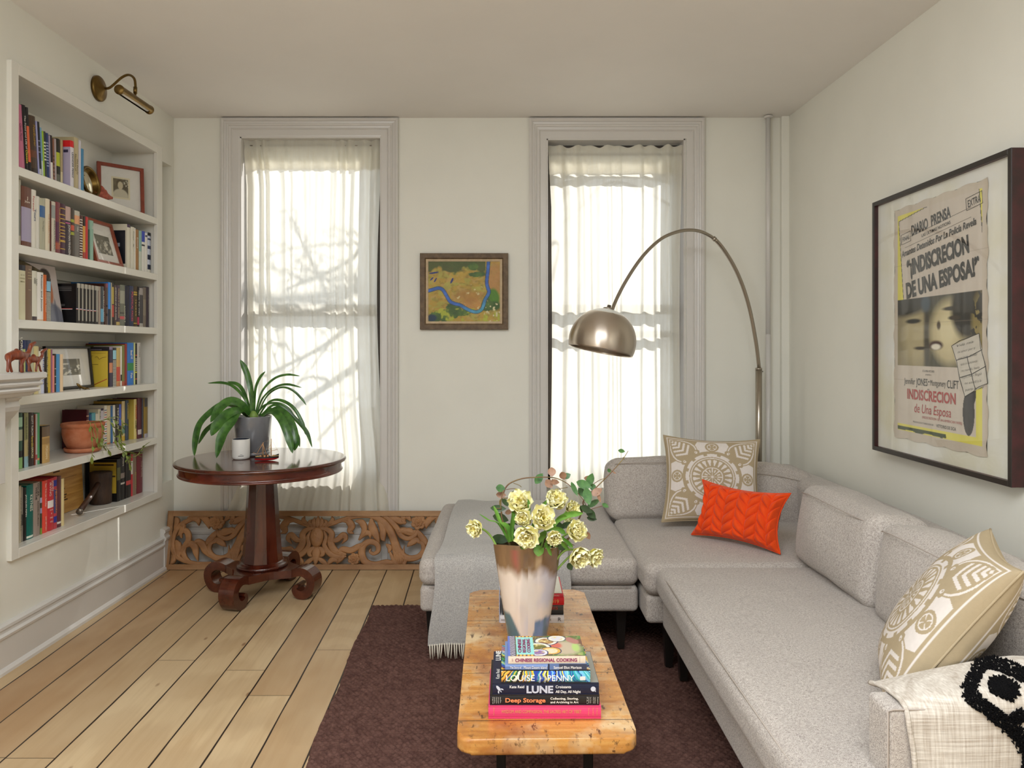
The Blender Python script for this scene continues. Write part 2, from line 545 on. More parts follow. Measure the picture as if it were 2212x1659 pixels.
def window(W, n, rails):
    mb = MB()
    x0, x1, zb, zt = W['ix0'] + .008, W['ix1'] - .008, .482, W['top'] - .008
    ya, yb = 4.800, 4.845
    for a in (x0, x1 - .05):
        mb.box(a, a + .05, ya, yb, zb, zt, .004)
    mb.box(x0, x1, ya, yb, zb, zb + .065, .004)
    mb.box(x0, x1, ya, yb, zt - .05, zt, .004)
    for (zc, h) in rails:
        mb.box(x0, x1, ya + .004, yb - .004, zc - h / 2, zc + h / 2, .004)
    o = mb.build('window_%d' % n, M_sash, kind='structure')
    MB().box(x0 + .03, x1 - .03, 4.818, 4.822, zb + .03, zt - .03).build('window_pane', M_glass, o)
    return o
window(WIN[0], 1, [(1.578, .075)])
window(WIN[1], 2, [(1.585, .06), (1.425, .042), (2.452, .045)])

# baseboards
def base_profile(z, t=.022):
    k = z / .25
    return [(0, 0), (0.034, 0), (0.033, .012), (0.026, .022), (t, .026), (t, z - .075 * k), (t + .006, z - .068 * k), (t + .008, z - .055 * k), (t - .002, z - .045 * k), (t - .004, z - .03 * k),
            (t + .003, z - .022 * k), (t + .002, z - .008 * k), (t - .012, z), (0, z)]
mb = MB()
mb.prism([(XL + p, z) for (p, z) in base_profile(.20)], 3.02, 4.50, 'Y')
mb.prism([(XL + p, z) for (p, z) in base_profile(.25, .028)], 4.50, YB, 'Y')
mb.build('baseboard_left', M_trim, kind='structure')
mb = MB()
for (a, b) in ((XL, WIN[0]['ox0']), (WIN[0]['ix0'], WIN[0]['ix1']), (WIN[0]['ox1'], WIN[1]['ox0']), (WIN[1]['ox1'], XR)):
    mb.prism([(YB - p, z) for (p, z) in base_profile(.25)], a, b, 'X')
mb.build('baseboard_back', M_trim, kind='structure')
mb = MB().prism([(XR - p, z) for (p, z) in base_profile(.22)], YF, YB, 'Y')
mb.build('baseboard_right', M_trim, kind='structure')

# riser pipe in the corner
mb = MB().tube([(1.612, 4.628, 0.0), (1.612, 4.628, 1.42)], .0155, 16).tube([(1.612, 4.628, 1.42), (1.612, 4.628, 2.768)], .0145, 16)
pipe = mb.build('riser_pipe', M_trim, label='white painted heating pipe rising to the ceiling in the corner behind the arc lamp', cat='pipe')
MB().lathe([(.017, 0), (.026, .002), (.026, .012), (.018, .016)], (1.612, 4.628, 2.755), 20).build('collar', M_trim, pipe)

# ---------------------------------------------------------------- curtains
def curtain_material():
    m = bpy.data.materials.new('sheer_linen'); m.use_nodes = True
    N = Nodes(m)
    for nd in list(N.n): N.n.remove(nd)
    out = N.new('ShaderNodeOutputMaterial')
    uvw = N.coords('Object', scale=(1, 1, 1))
    weave = N.noise(N.coords('Object', scale=(400, 400, 30)), 1.0, 2)
    slub = N.noise(N.coords('Object', scale=(60, 60, 6)), 1.0, 3)
    fac = N.math('MULTIPLY', N.math('ADD', weave, slub), 0.5)
    col = N.ramp(fac, [(0.3, '#ebe6d8'), (0.6, '#f6f3e8')])
    d = N.new('ShaderNodeBsdfDiffuse'); t = N.new('ShaderNodeBsdfTranslucent'); tr = N.new('ShaderNodeBsdfTransparent')
    N.link(col, d.inputs[0]); N.link(col, t.inputs[0])
    tr.inputs[0].default_value = (1, 0.98, 0.93, 1)
    m1 = N.new('ShaderNodeMixShader'); m1.inputs[0].default_value = 0.52
    N.link(d.outputs[0], m1.inputs[1]); N.link(t.outputs[0], m1.inputs[2])
    m2 = N.new('ShaderNodeMixShader')
    N.link(N.ramp(fac, [(0.35, 0.02), (0.65, 0.09)]), m2.inputs[0])
    N.link(m1.outputs[0], m2.inputs[1]); N.link(tr.outputs[0], m2.inputs[2])
    N.link(m2.outputs[0], out.inputs[0])
    return m
M_curtain = curtain_material()
M_steel = mat('brushed_steel', '#a89f92', 0.28, 1.0, bump=0.05, bscale=300, bdist=0.0005)

def curtain(xl, xr, zt, zb, label, seed, rod_z, flare, folds, header=.19):
    rnd = random.Random(seed)
    t = thing('sheer_curtain', ((xl(0) + xr(0)) / 2, 4.72, zt), label, 'curtain', 'linen curtains hung inside the window casings')
    ph = [rnd.uniform(0, 6.28) for _ in range(8)]
    warp = [rnd.uniform(-1, 1) for _ in range(folds + 2)]
    def yoff(u, z):
        k = u * folds
        i = int(min(k, folds)); f = k - i
        ff = k + 0.42 * (warp[i] * (1 - f) + warp[min(i + 1, folds + 1)] * f)
        top = max(0.0, min(1.0, (z - (zt - 0.30)) / 0.30))
        a = 0.0105 + 0.007 * math.sin(7.1 * u + ph[0]) + 0.003 * top
        y = a * math.sin(2 * math.pi * ff) + .004 * math.sin(2 * math.pi * ff * 2.1 + ph[1] + z * .8) * (1 - top)
        y += .006 * math.sin(u * 9 + z * 1.7 + ph[2]) * (1 - top)
        # gathered tighter where the rod passes
        rodk = math.exp(-((z - rod_z) / .03) ** 2)
        return y * (1 - .93 * rodk)
    def out(z):
        s = max(0.0, min(1.0, (0.62 - z) / 0.30))
        return -0.080 * s * s * (3 - 2 * s)
    def fn(u, v, dy=0.0, z0=None, z1=None):
        za, zb_ = (zt, zb) if z0 is None else (z0, z1)
        z = za + (zb_ - za) * v
        vv = (zt - z) / (zt - zb)
        a, b = xl(vv), xr(vv)
        x = a + (b - a) * u + .004 * math.sin(u * 40 + z * 3 + ph[3])
        zz = z + (.006 * math.sin(u * folds * 6.28 * .5 + ph[4]) + .004 * math.sin(u * folds * 6.28 + ph[5]) if (z0 is None and v == 0) or (z0 and v == 0) else 0)
        return (x, 4.722 + yoff(u, z) + out(z) + dy, zz)
    MB().grid(lambda u, v: fn(u, v), 170, 90).build('fabric', M_curtain, t)
    MB().grid(lambda u, v: fn(u, v, .019, zt, zt - header), 170, 14).build('header_hem', M_curtain, t)
    rx0, rx1 = xl(0) - .03, xr(0) + .03
    r = MB().tube([(rx0, 4.7315, rod_z), (rx1, 4.7315, rod_z)], .006, 10).build('rod', M_steel, t)
    for x in (rx0 + .004, rx1 - .004):
        MB().lathe([(.011, -.004), (.011, .004)], n=14, M=Matrix.Translation((x, 4.7315, rod_z)) @ Matrix.Rotation(math.pi / 2, 4, 'Y')).build('rod_end', M_steel, r)
    return t
def fl1(v):
    return -1.652 + .022 * min(1, v * 8) - (0.0 if v < .85 else .11 * ((v - .85) / .15) ** 1.3)
def fr1(v):
    return -0.79 - .028 * math.sin(min(1, v * 1.25) * math.pi) + (0.0 if v < .72 else .06 * ((v - .72) / .28) ** 1.3)
curtain(fl1, fr1, 2.652, .285, 'sheer ivory linen curtain over the window behind the pedestal table', 3, 2.612, .1, 11)
def fl2(v):
    return .262 + .022 * min(1, v * 6) - (0.0 if v < .4 else .02 * (v - .4))
def fr2(v):
    return 1.098 - .012 * min(1, v * 4)
curtain(fl2, fr2, 2.608, .30, 'sheer ivory linen curtain over the window behind the arc lamp', 8, 2.555, .1, 9, .17)

# ---------------------------------------------------------------- bare street tree outside, its branches shade the curtain
def bare_tree():
    rnd = random.Random(11)
    t = thing('street_tree', (2.6, 8.2, -1.0), 'bare winter street tree outside, its branch shadows falling on the curtain behind the table', 'tree')
    mb = MB(); tw = MB()
    S = Vector(SUN_TO)
    def along(x, z, k):           # a point k metres up the sun's path from a spot on the curtain
        return Vector((x, 4.72, z)) + S * k
    trunk = smooth_path([(2.6, 8.2, -1.0), (2.45, 8.1, 1.0), (2.2, 8.0, 2.6), (1.9, 7.9, 4.0), (1.8, 7.9, 6.0)], 6)
    mb.tube(trunk, [.16 - .003 * i for i in range(len(trunk))], 12)
    def limb(pts, r0, r1, depth):
        pts = smooth_path(pts, 6)
        n = len(pts)
        mb.tube(pts, [r0 + (r1 - r0) * i / (n - 1) for i in range(n)], 7)
        if depth <= 0: return
        for i in range(2, n - 1, 2):
            if rnd.random() < .75:
                d = (pts[i + 1] - pts[i]).normalized()
                side = Vector((rnd.uniform(-1, 1), rnd.uniform(-.7, .7), rnd.uniform(-.3, 1.0)))
                L = rnd.uniform(.22, .55) * (1.25 if depth > 1 else .6)
                e = pts[i] + (d * .7 + side * .6).normalized() * L
                mid = (pts[i] + e) / 2 + Vector((rnd.uniform(-.06, .06), 0, rnd.uniform(-.03, .07)))
                rr = (r0 + (r1 - r0) * i / n) * .55
                limb([pts[i], mid, e], max(rr, .005), .003, depth - 1)
    st = trunk[18]
    limb([trunk[14], along(-.55, 1.50, 3.0), along(-.95, 1.22, 2.6), along(-1.40, .92, 2.3)], .045, .018, 1)
    limb([trunk[14], along(-.6, 1.75, 2.8), along(-.95, 1.50, 2.5), along(-1.2, 1.32, 2.3), along(-1.55, 1.15, 2.2)], .030, .010, 2)
    limb([trunk[16], along(-.75, 1.52, 2.6), along(-1.0, 1.60, 2.4), along(-1.3, 1.55, 2.2), along(-1.5, 1.62, 2.2)], .026, .012, 2)
    limb([trunk[14], along(-.6, 1.9, 3.4), along(-1.0, 1.66, 3.2), along(-1.45, 1.45, 3.0)], .030, .010, 2)
    limb([trunk[17], along(-.7, 2.15, 3.0), along(-1.0, 1.88, 2.8), along(-1.4, 1.70, 2.6)], .028, .010, 2)
    limb([trunk[17], along(-.8, 1.7, 3.0), along(-1.1, 1.75, 2.9), along(-1.35, 1.9, 2.8)], .014, .005, 1)
    limb([trunk[12], along(-.55, 1.25, 3.5), along(-.9, 1.05, 3.3), along(-1.2, .75, 3.1)], .020, .008, 1)
    limb([trunk[17], along(.3, 2.0, 3.3), along(.28, 1.75, 3.2)], .012, .006, 0)
    limb([trunk[18], (1.4, 9.2, 4.6), (.8, 9.8, 5.4)], .05, .01, 1)
    mb.build('branches', mat('bark', '#5a4a3c', 0.9, var=.4, vscale=14, bump=.6, bscale=40, bdist=.01), t)
bare_tree()
MB().box(-14, 14, 4.95, 30, -1.2, -1.0).build('ground', mat('pavement', '#8d8a84', 0.9, var=.15, vscale=3), kind='structure')
# ---------------------------------------------------------------- rug
def rug():
    x0, x1, y0, y1 = -.675, 1.45, 1.15, 3.865
    cx, cy = .0225, .0145               # one knot
    nx, ny = int((x1 - x0) / .0056), int((y1 - y0) / .0048)
    xs = np.linspace(x0, x1, nx + 1); ys = np.linspace(y0, y1, ny + 1)
    X, Y = np.meshgrid(xs, ys)
    rng = np.random.default_rng(4)
    wx = X + .004 * np.sin(Y * 21 + 1) + .003 * np.sin(Y * 47 + X * 9)
    wy = Y + .005 * np.sin(X * 17 + Y * 3) + .003 * np.sin(X * 41)
    row = np.floor(wy / cy).astype(int)
    off = (row % 2) * .5
    cc = wx / cx + off
    col = np.floor(cc).astype(int)
    u = (cc - col - .5) * 2; v = (wy / cy - row - .5) * 2
    tab = rng.random((512, 512))
    j = tab[row % 512, col % 512]; j2 = tab[(row + 77) % 512, (col + 131) % 512]
    v2 = v + u * (j2 - .5) * .7
    h = np.sqrt(np.clip(1 - (u * .95) ** 2 - (v2 * .9) ** 2, 0, 1))
    Z = .004 + h * (.008 + .005 * j)
    # the outline follows the knots
    e = np.minimum.reduce([X - x0, x1 - X, Y - y0, y1 - Y])
    Z = np.where(e < .003, .001, Z)
    drift = .02 * np.sin((Y - y0) * 1.6 + .4) + .006 * np.sin(Y * 9) + .006 * (tab[row % 512, 3] - .5)
    fade = np.clip((x0 + .5 - X) / .5, 0, 1)
    X2 = X + drift * fade + (Y - 3.86) * -.012 * fade
    Y2 = Y + np.clip((Y - 3.5) / .36, 0, 1) * (.006 * np.sin(X * 23) + .004 * np.sin(col * 3.14))
    mb = MB()
    V = np.stack([X2, Y2, Z], -1).reshape(-1, 3)
    mb.v = V.tolist()
    ii = np.arange(nx * ny); r, c = ii // nx, ii % nx
    a = r * (nx + 1) + c
    mb.f = np.stack([a, a + 1, a + nx + 2, a + nx + 1], 1).tolist()
    mb.mi = [0] * len(mb.f); mb.sm = [True] * len(mb.f)
    m = mat('brown_wool', '#6a4d45', 0.95, col2='#523933', vscale=45, bump=.5, bscale=420, bdist=.002, spec=.1)
    mb.build('area_rug', m, label='dark brown chunky woven wool rug on the pale floorboards under the sofa', cat='rug', fix=False, origin=(.4, 2.5, 0))
rug()

# ---------------------------------------------------------------- sofa
def tweed():
    m, N, b = newmat('grey_tweed')
    v = N.coords('Object')
    s1 = N.noise(N.coords('Object', scale=(900, 420, 420)), 1.0, 1, .5)
    s2 = N.noise(v, 160, 3, .7)
    s3 = N.noise(v, 5, 2)
    f = N.math('ADD', N.math('MULTIPLY', s1, .6), N.math('MULTIPLY', s2, .4))
    c = N.ramp(f, [(0.32, '#736963'), (0.45, '#a39a93'), (0.56, '#bcb4ac'), (0.7, '#d3ccc4')])
    c = N.mix(N.math('MULTIPLY', N.ramp(s3, [(.4, 0.0), (.65, 1.0)]), .12), c, rgba('#8f8580'))
    N.link(c, b.inputs['Base Color'])
    b.inputs['Roughness'].default_value = .92; b.inputs['Specular IOR Level'].default_value = .15
    b.inputs['Sheen Weight'].default_value = .15
    N.bump(f, .55, .002, b)
    return m
M_tweed = tweed()
M_leg = mat('black_stained_wood', '#17120f', 0.4, var=.3, vscale=30)
M_seam = mat('seam_thread', '#a79c93', 0.9, bump=.4, bscale=500)

def seam(pts, parent, r=.0022):
    MB().tube(pts, r, 6).build('seam', M_seam, parent)

def sofa():
    t = thing('sectional_sofa', (.75, 3.0, 0.0175), 'light grey tweed sectional sofa with a chaise end, loose cushions and black legs', 'sofa')
    B = lambda *a, **k: MB().rbox(*a, **k)
    # bases
    B((-.372, 3.2, .205), (.562, 4.38, .315), .022, k=3, m=6).build('base', M_tweed, t)
    B((.572, 3.075, .20), (1.66, 4.40, .318), .022, k=3, m=6).build('base', M_tweed, t)
    B((.632, 1.53, .195), (1.655, 3.055, .33), .022, k=3, m=6).build('base', M_tweed, t)
    # seat cushions
    c = B((-.378, 3.19, .316), (.566, 4.385, .432), .04, (.006, .006, .012), m=10, wob=.003, seed=1).build('seat_cushion', M_tweed, t)
    seam([(-.33, 3.192, .318), (.1, 3.188, .3165), (.53, 3.192, .318)], c)
    c = B((.560, 3.045, .320), (1.66, 3.95, .452), .045, (.006, .006, .012), m=10, wob=.004, seed=2).build('seat_cushion', M_tweed, t)
    seam([(.60, 3.052, .42), (.9, 3.043, .425), (1.5, 3.047, .425)], c)
    c = B((.600, 1.46, .325), (1.34, 3.040, .455), .045, (.006, .01, .014), m=12, wob=.004, seed=3).build('seat_cushion', M_tweed, t)
    seam([(.614, 1.50, .436), (.606, 2.0, .443), (.604, 2.5, .443), (.614, 2.99, .437)], c)
    # backrests
    B((.56, 4.16, .25), (1.66, 4.36, .655), .04, k=3, m=6).build('backrest', M_tweed, t)
    B((1.47, 1.52, .25), (1.66, 4.36, .668), .05, (0, 0, .004), m=10, wob=.004, seed=9).build('backrest', M_tweed, t)
    # back cushions
    def back(lo, hi, seed, rot=None, piv=None, bul=(.02, .03, .012), seams=None, wob=.009):
        M = None
        if rot:
            M = Matrix.Translation(piv) @ rot @ Matrix.Translation(-Vector(piv))
        o = MB().rbox(lo, hi, .045, bul, m=12, wob=wob, seed=seed, M=M).build('back_cushion', M_tweed, t)
        if seams:
            seam(smooth_path([(M @ Vector(p)) if M else p for p in seams], 6), o)
        return o
    rx = Matrix.Rotation(math.radians(-9), 4, 'X')
    back((.535, 3.86, .447), (1.12, 4.04, .765), 4, rx, (.8, 3.86, .45), seams=[(.56, 3.852, .735), (.7, 3.838, .742), (1.0, 3.838, .742), (1.1, 3.85, .735)])
    r2 = Matrix.Rotation(math.radians(7), 4, 'Y') @ Matrix.Rotation(math.radians(-8), 4, 'X')
    back((1.10, 3.80, .45), (1.56, 4.02, .745), 5, r2, (1.12, 3.8, .45), bul=(.02, .045, .035), seams=[(1.13, 3.79, .70), (1.3, 3.772, .715), (1.5, 3.785, .70)], wob=.014)
    ry = Matrix.Rotation(math.radians(7), 4, 'Y')
    back((1.19, 2.505, .452), (1.40, 3.135, .775), 6, ry, (1.2, 2.8, .455), bul=(.045, .01, .012), seams=[(1.188, 2.54, .742), (1.166, 2.7, .748), (1.162, 2.95, .75), (1.186, 3.1, .738)], wob=.012)
    back((1.19, 1.66, .452), (1.40, 2.475, .770), 7, ry, (1.2, 2.1, .455), bul=(.04, .01, .012), seams=[(1.188, 1.7, .74), (1.162, 2.0, .748), (1.166, 2.3, .748), (1.186, 2.44, .738)], wob=.012)
    # near arm
    a = MB().rbox((.768, 1.512, .2), (1.655, 1.600, .603), .012, k=3, m=8).build('arm', M_tweed, t)
    seam([(.7685, 1.5125, .22), (.7685, 1.5125, .6), (.78, 1.5125, .6025), (1.0, 1.5125, .6025)], a, .0018)
    # legs
    for (x, y) in ((-.33, 3.30), (.50, 3.30), (-.33, 4.32), (.5, 4.32), (.67, 3.11), (1.6, 4.3), (.70, 1.62), (1.58, 1.62), (.70, 2.98), (1.58, 2.98)):
        mb = MB(); z1 = .21
        a0, a1 = .024, .014
        vs = [(x + sx * a1, y + sy * a1, .0175) for sx, sy in ((-1, -1), (1, -1), (1, 1), (-1, 1))] + [(x + sx * a0, y + sy * a0, z1) for sx, sy in ((-1, -1), (1, -1), (1, 1), (-1, 1))]
        mb.add(vs, [(3, 2, 1, 0), (4, 5, 6, 7), (0, 1, 5, 4), (1, 2, 6, 5), (2, 3, 7, 6), (3, 0, 4, 7)])
        mb.build('leg', M_leg, t)
    return t
sofa()

# ---------------------------------------------------------------- scatter cushions
def pillow_pts(hw, hh, T, n, pinch=.07, h=None, plumpness=.42):
    """front and back grids of a scatter cushion in local x, y, z (z the thickness); returns list of (points, uv)"""
    g = np.linspace(-1, 1, n + 1)
    U, V = np.meshgrid(g, g)
    X = U * hw * (1 - pinch * (1 - V ** 2) * np.abs(U) ** 2)
    Y = V * hh * (1 - pinch * (1 - U ** 2) * np.abs(V) ** 2)
    t = np.clip((1 - U ** 2) * (1 - V ** 2), 0, 1) ** plumpness * T
    return U, V, X, Y, t

def pillow(name, M, hw, hh, T, n, material, label, pattern=None, relief=None, group=None, seam_m=None, pinch=.10):
    mb = MB(); cols = []
    U, V, X, Y, t = pillow_pts(hw, hh, T, n, pinch)
    wr = .0025 * np.sin(U * 7 + V * 3) * np.cos(V * 5 - U * 2) * (1 - U ** 2) * (1 - V ** 2)
    for side in (1, -1):
        Z = side * t + wr + side * (relief(U, V) if relief is not None and side == 1 else (relief(U, V) if relief is not None else 0))
        pts = np.stack([X, Y, Z], -1).reshape(-1, 3)
        k = len(mb.v)
        pts = [M @ Vector(p) for p in pts]
        mb.v.extend([tuple(p) for p in pts])
        for j in range(n):
            for i in range(n):
                a = k + j * (n + 1) + i
                q = (a, a + 1, a + n + 2, a + n + 1)
                mb.f.append(q if side == 1 else q[::-1]); mb.mi.append(0); mb.sm.append(True)
        if pattern is not None:
            cols.append(pattern(U, V).reshape(-1, 3))
    o = mb.build(name, material, label=label, cat='cushion', group=group, colors=np.concatenate(cols) if cols else None, fix=False)
    # piped edge
    edge = [(-1 + 2 * i / 20, -1) for i in range(20)] + [(1, -1 + 2 * i / 20) for i in range(20)] + [(1 - 2 * i / 20, 1) for i in range(20)] + [(-1, 1 - 2 * i / 20) for i in range(21)]
    pts = []
    for (u, v) in edge:
        pts.append(M @ Vector((u * hw * (1 - pinch * (1 - v * v) * u * u), v * hh * (1 - pinch * (1 - u * u) * v * v), 0)))
    MB().tube(pts, .003, 6).build('edge_seam', seam_m or material, o)
    return o

TAN, WHT = np.array(lin('#a8977a')), np.array(lin('#d6cdc6'))
def mandala(U, V):
    r = np.hypot(U, V); th = np.arctan2(V, U)
    A, B = np.abs(U), np.abs(V)
    m = np.maximum(A, B)
    w = np.ones_like(U)                                      # 1 = white print, 0 = tan linen
    def tan(mask): w[mask] = 0.0
    def white(mask): w[mask] = 1.0
    # folded into one octant for the side and corner motifs
    a, b = np.maximum(A, B), np.minimum(A, B)
    # triangles along the edges
    tri = (b > .30) & (b < .62) & (a > .50) & (a < .90) & ((a - .50) > np.abs(b - .46) * 2.4)
    tan(tri)
    white(tri & (np.abs(b - .46) < .03) & (a > .62) & (a < .86))
    # corner leaves
    p = (A + B) / math.sqrt(2); q = (A - B) / math.sqrt(2)
    tt = np.clip((p - .52) / (1.24 - .52), 0, 1)
    half = .27 * np.sin(np.pi * tt ** .85) ** .8
    inl = (p > .52) & (p < 1.24)
    tan(inl & (np.abs(q) < half + .035)); white(inl & (np.abs(q) < half + .012)); tan(inl & (np.abs(q) < half - .018))
    for c in (.74, .86, .98, 1.08):
        ch = inl & (np.abs((p - c) - np.abs(q) * .7) < .028) & (np.abs(q) < half - .06)
        white(ch)
    white(inl & (np.abs(p - 1.165) < .02) & (np.abs(q) < .03))
    # drops
    for s in (1, -1):
        qq = q - s * .17
        dr = (np.hypot((p - .635) * 1.3, qq) < .085); tan(dr)
        dr = (np.hypot((p - .635) * 1.5, qq * 2.0) < .055); white(dr)
        dr = (np.hypot((p - .645) * 2.2, qq * 3.2) < .035); tan(dr)
    # side medallions
    d = np.hypot(a - .745, b)
    tan(d < .14); white(d < .10); tan(d < .085)
    ph = np.arctan2(b, a - .745)
    white((d < .085) & ((np.abs(np.sin(2 * (np.arctan2(V, np.where(A > B, A - .745, U)) + .78))) < .22)))
    white((d < .085) & (np.abs(np.cos(ph * 2)) < .25))
    # concentric wheel
    tan(r < .62); white(r < .55)
    tan((r < .55) & (r > .50) & (np.abs(np.mod(th * 12 / math.pi, 2) - 1) < .28))
    tan(r < .47); white(r < .445); tan(r < .425)
    k = np.mod(th * 20 / (2 * math.pi), 1) - .5
    white((r > .25) & (r < .385) & (np.abs(k) < .33 * np.clip((r - .18) / .2, 0, 1)))
    white((r > .375) & (r < .395) & (np.abs(k) < .25))
    white(r < .215); tan(r < .195)
    k8 = np.mod(th * 8 / (2 * math.pi), 1) - .5
    white((r < .195) & (np.abs(k8) > .40))
    white((r < .165) & (r > .10) & (np.abs(k8) < .12)); white(r < .025)
    # border lines
    tan(m > .895); white((m > .925) & (m < .945)); tan(m > .945)
    return TAN + (WHT - TAN) * w[..., None]

M_print = attr_mat('printed_linen', .85, bump=.35, bscale=500, bdist=.001, spec=.15, var=.12, vscale=90)
M_tanlinen = mat('tan_linen', '#a8977a', .85, bump=.3, bscale=400)
# the cushion propped in the sofa corner
def frame_from(bl, br, tl):
    bl, br, tl = Vector(bl), Vector(br), Vector(tl)
    x = (br - bl).normalized(); y = (tl - bl); y = (y - x * y.dot(x)).normalized(); z = x.cross(y)
    R = Matrix((x, y, z)).transposed().to_4x4()
    return R
R = frame_from((.735, 3.66, .46), (1.195, 3.57, .448), (.82, 3.83, .85))
pillow('scatter_cushion', Matrix.Translation((1.006, 3.69, .684)) @ R, .236, .222, .062, 230, M_print,
       'square tan cushion with white wheel print, in the sofa corner behind the orange one', mandala, group='printed linen cushions', seam_m=M_tanlinen)
R = frame_from((1.05, 2.05, .46), (.88, 1.68, .46), (1.28, 1.943, .83))
pillow('scatter_cushion', Matrix.Translation((1.07, 1.84, .668)) @ R, .208, .228, .085, 230, M_print,
       'square tan cushion with white wheel print, leaning by the arm with the cream throw', mandala, group='printed linen cushions', seam_m=M_tanlinen)

def braid(U, V):
    nc, nr = 8.0, 5.5
    a = (U + 1) / 2 * nc; ca = np.floor(a); fa = a - ca
    sgn = np.where(np.mod(ca, 2) < 1, 1.0, -1.0)
    s = (V + 1) / 2 * nr + sgn * (fa - .5) * .95 + np.where(np.mod(ca, 2) < 1, 0, .25)
    fs = s - np.floor(s)
    h = (np.sin(np.pi * fs) ** .42) * (.12 + .88 * np.sin(np.pi * fa) ** .5) * (.85 + .3 * np.sin(ca * 2.3 + np.floor(s) * 1.7) ** 2)
    edge = np.clip((1 - np.abs(U)) * 9, 0, 1) * np.clip((1 - np.abs(V)) * 6, 0, 1)
    return .021 * h * edge
M_orange = mat('orange_velvet', '#e4480c', .75, var=.15, vscale=12, bump=.2, bscale=300, sheen=.12, spec=.2)
R = frame_from((.872, 3.43, .46), (1.155, 3.135, .455), (.915, 3.49, .66))
pillow('lumbar_cushion', Matrix.Translation((1.035, 3.34, .592)) @ R, .216, .130, .042, 200, M_orange,
       'small oblong orange velvet cushion with braided quilting', None, braid, pinch=.17)

# ---------------------------------------------------------------- grey throw over the chaise
def grey_throw():
    t = thing('throw_blanket', (-.03, 3.7, .45), 'grey felted wool throw with pale fringe draped over the chaise', 'throw blanket')
    m = mat('grey_felt', '#b3afaa', .95, col2='#95928f', vscale=230, bump=.5, bscale=260, bdist=.002, spec=.1, sheen=.2)
    x0, x1 = -.315, .265
    prof = [(4.402, .40), (4.378, .448), (4.2, .460), (3.9, .463), (3.6, .463), (3.35, .461), (3.24, .455), (3.192, .442), (3.168, .407), (3.160, .34), (3.156, .25), (3.155, .16), (3.159, .085)]
    prof = smooth_path([(0, y, z) for y, z in prof], 5)
    n = len(prof) - 1
    def fn(u, v):
        k = v * n; i = min(int(k), n - 1); f = k - i
        p = prof[i].lerp(prof[i + 1], f)
        drop = max(0, (.42 - p.z) / .33) if p.y < 3.4 else 0
        x = x0 + (x1 - x0) * u + .035 * (1 - v) * (1 - u) - .012 * drop * (1 - u) + .006 * math.sin(v * 17 + 1) * (1 if u in (0, 1) else .3)
        y = p.y - drop * (.010 * math.sin(u * 11 + .6) + .006 * math.sin(u * 23 + 2)) - .004
        z = p.z + (1 - drop) * (.0035 * math.sin(u * 9 + v * 11) + .002 * math.sin(u * 21 - v * 9))
        if v == 1: z += .004 * math.sin(u * 9)
        return (x, y, z)
    mb = MB().grid(fn, 60, 90)
    k = len(mb.v)
    mb.grid(lambda u, v: tuple(a - b for a, b in zip(fn(u, v), (0, .004 if v < .55 else -.004, .006 if v < .5 else 0))), 60, 90, flip=True)
    mb.build('cloth', m, t, fix=False)
    fr = MB(); rnd = random.Random(5)
    for i in range(58):
        u = (i + .5) / 58
        p = Vector(fn(u, 1.0))
        L = .052 + rnd.uniform(-.006, .006)
        dx, dy = rnd.uniform(-.006, .006), rnd.uniform(-.008, .004)
        fr.tube([p + Vector((0, 0, .006)), p + Vector((dx * .4, dy * .5, -L * .5)), p + Vector((dx, dy, -L))], [.0034, .0032, .0024], 6)
    fr.build('fringe', mat('fringe_wool', '#cfc6b6', .95, bump=.4, bscale=500), t)
grey_throw()

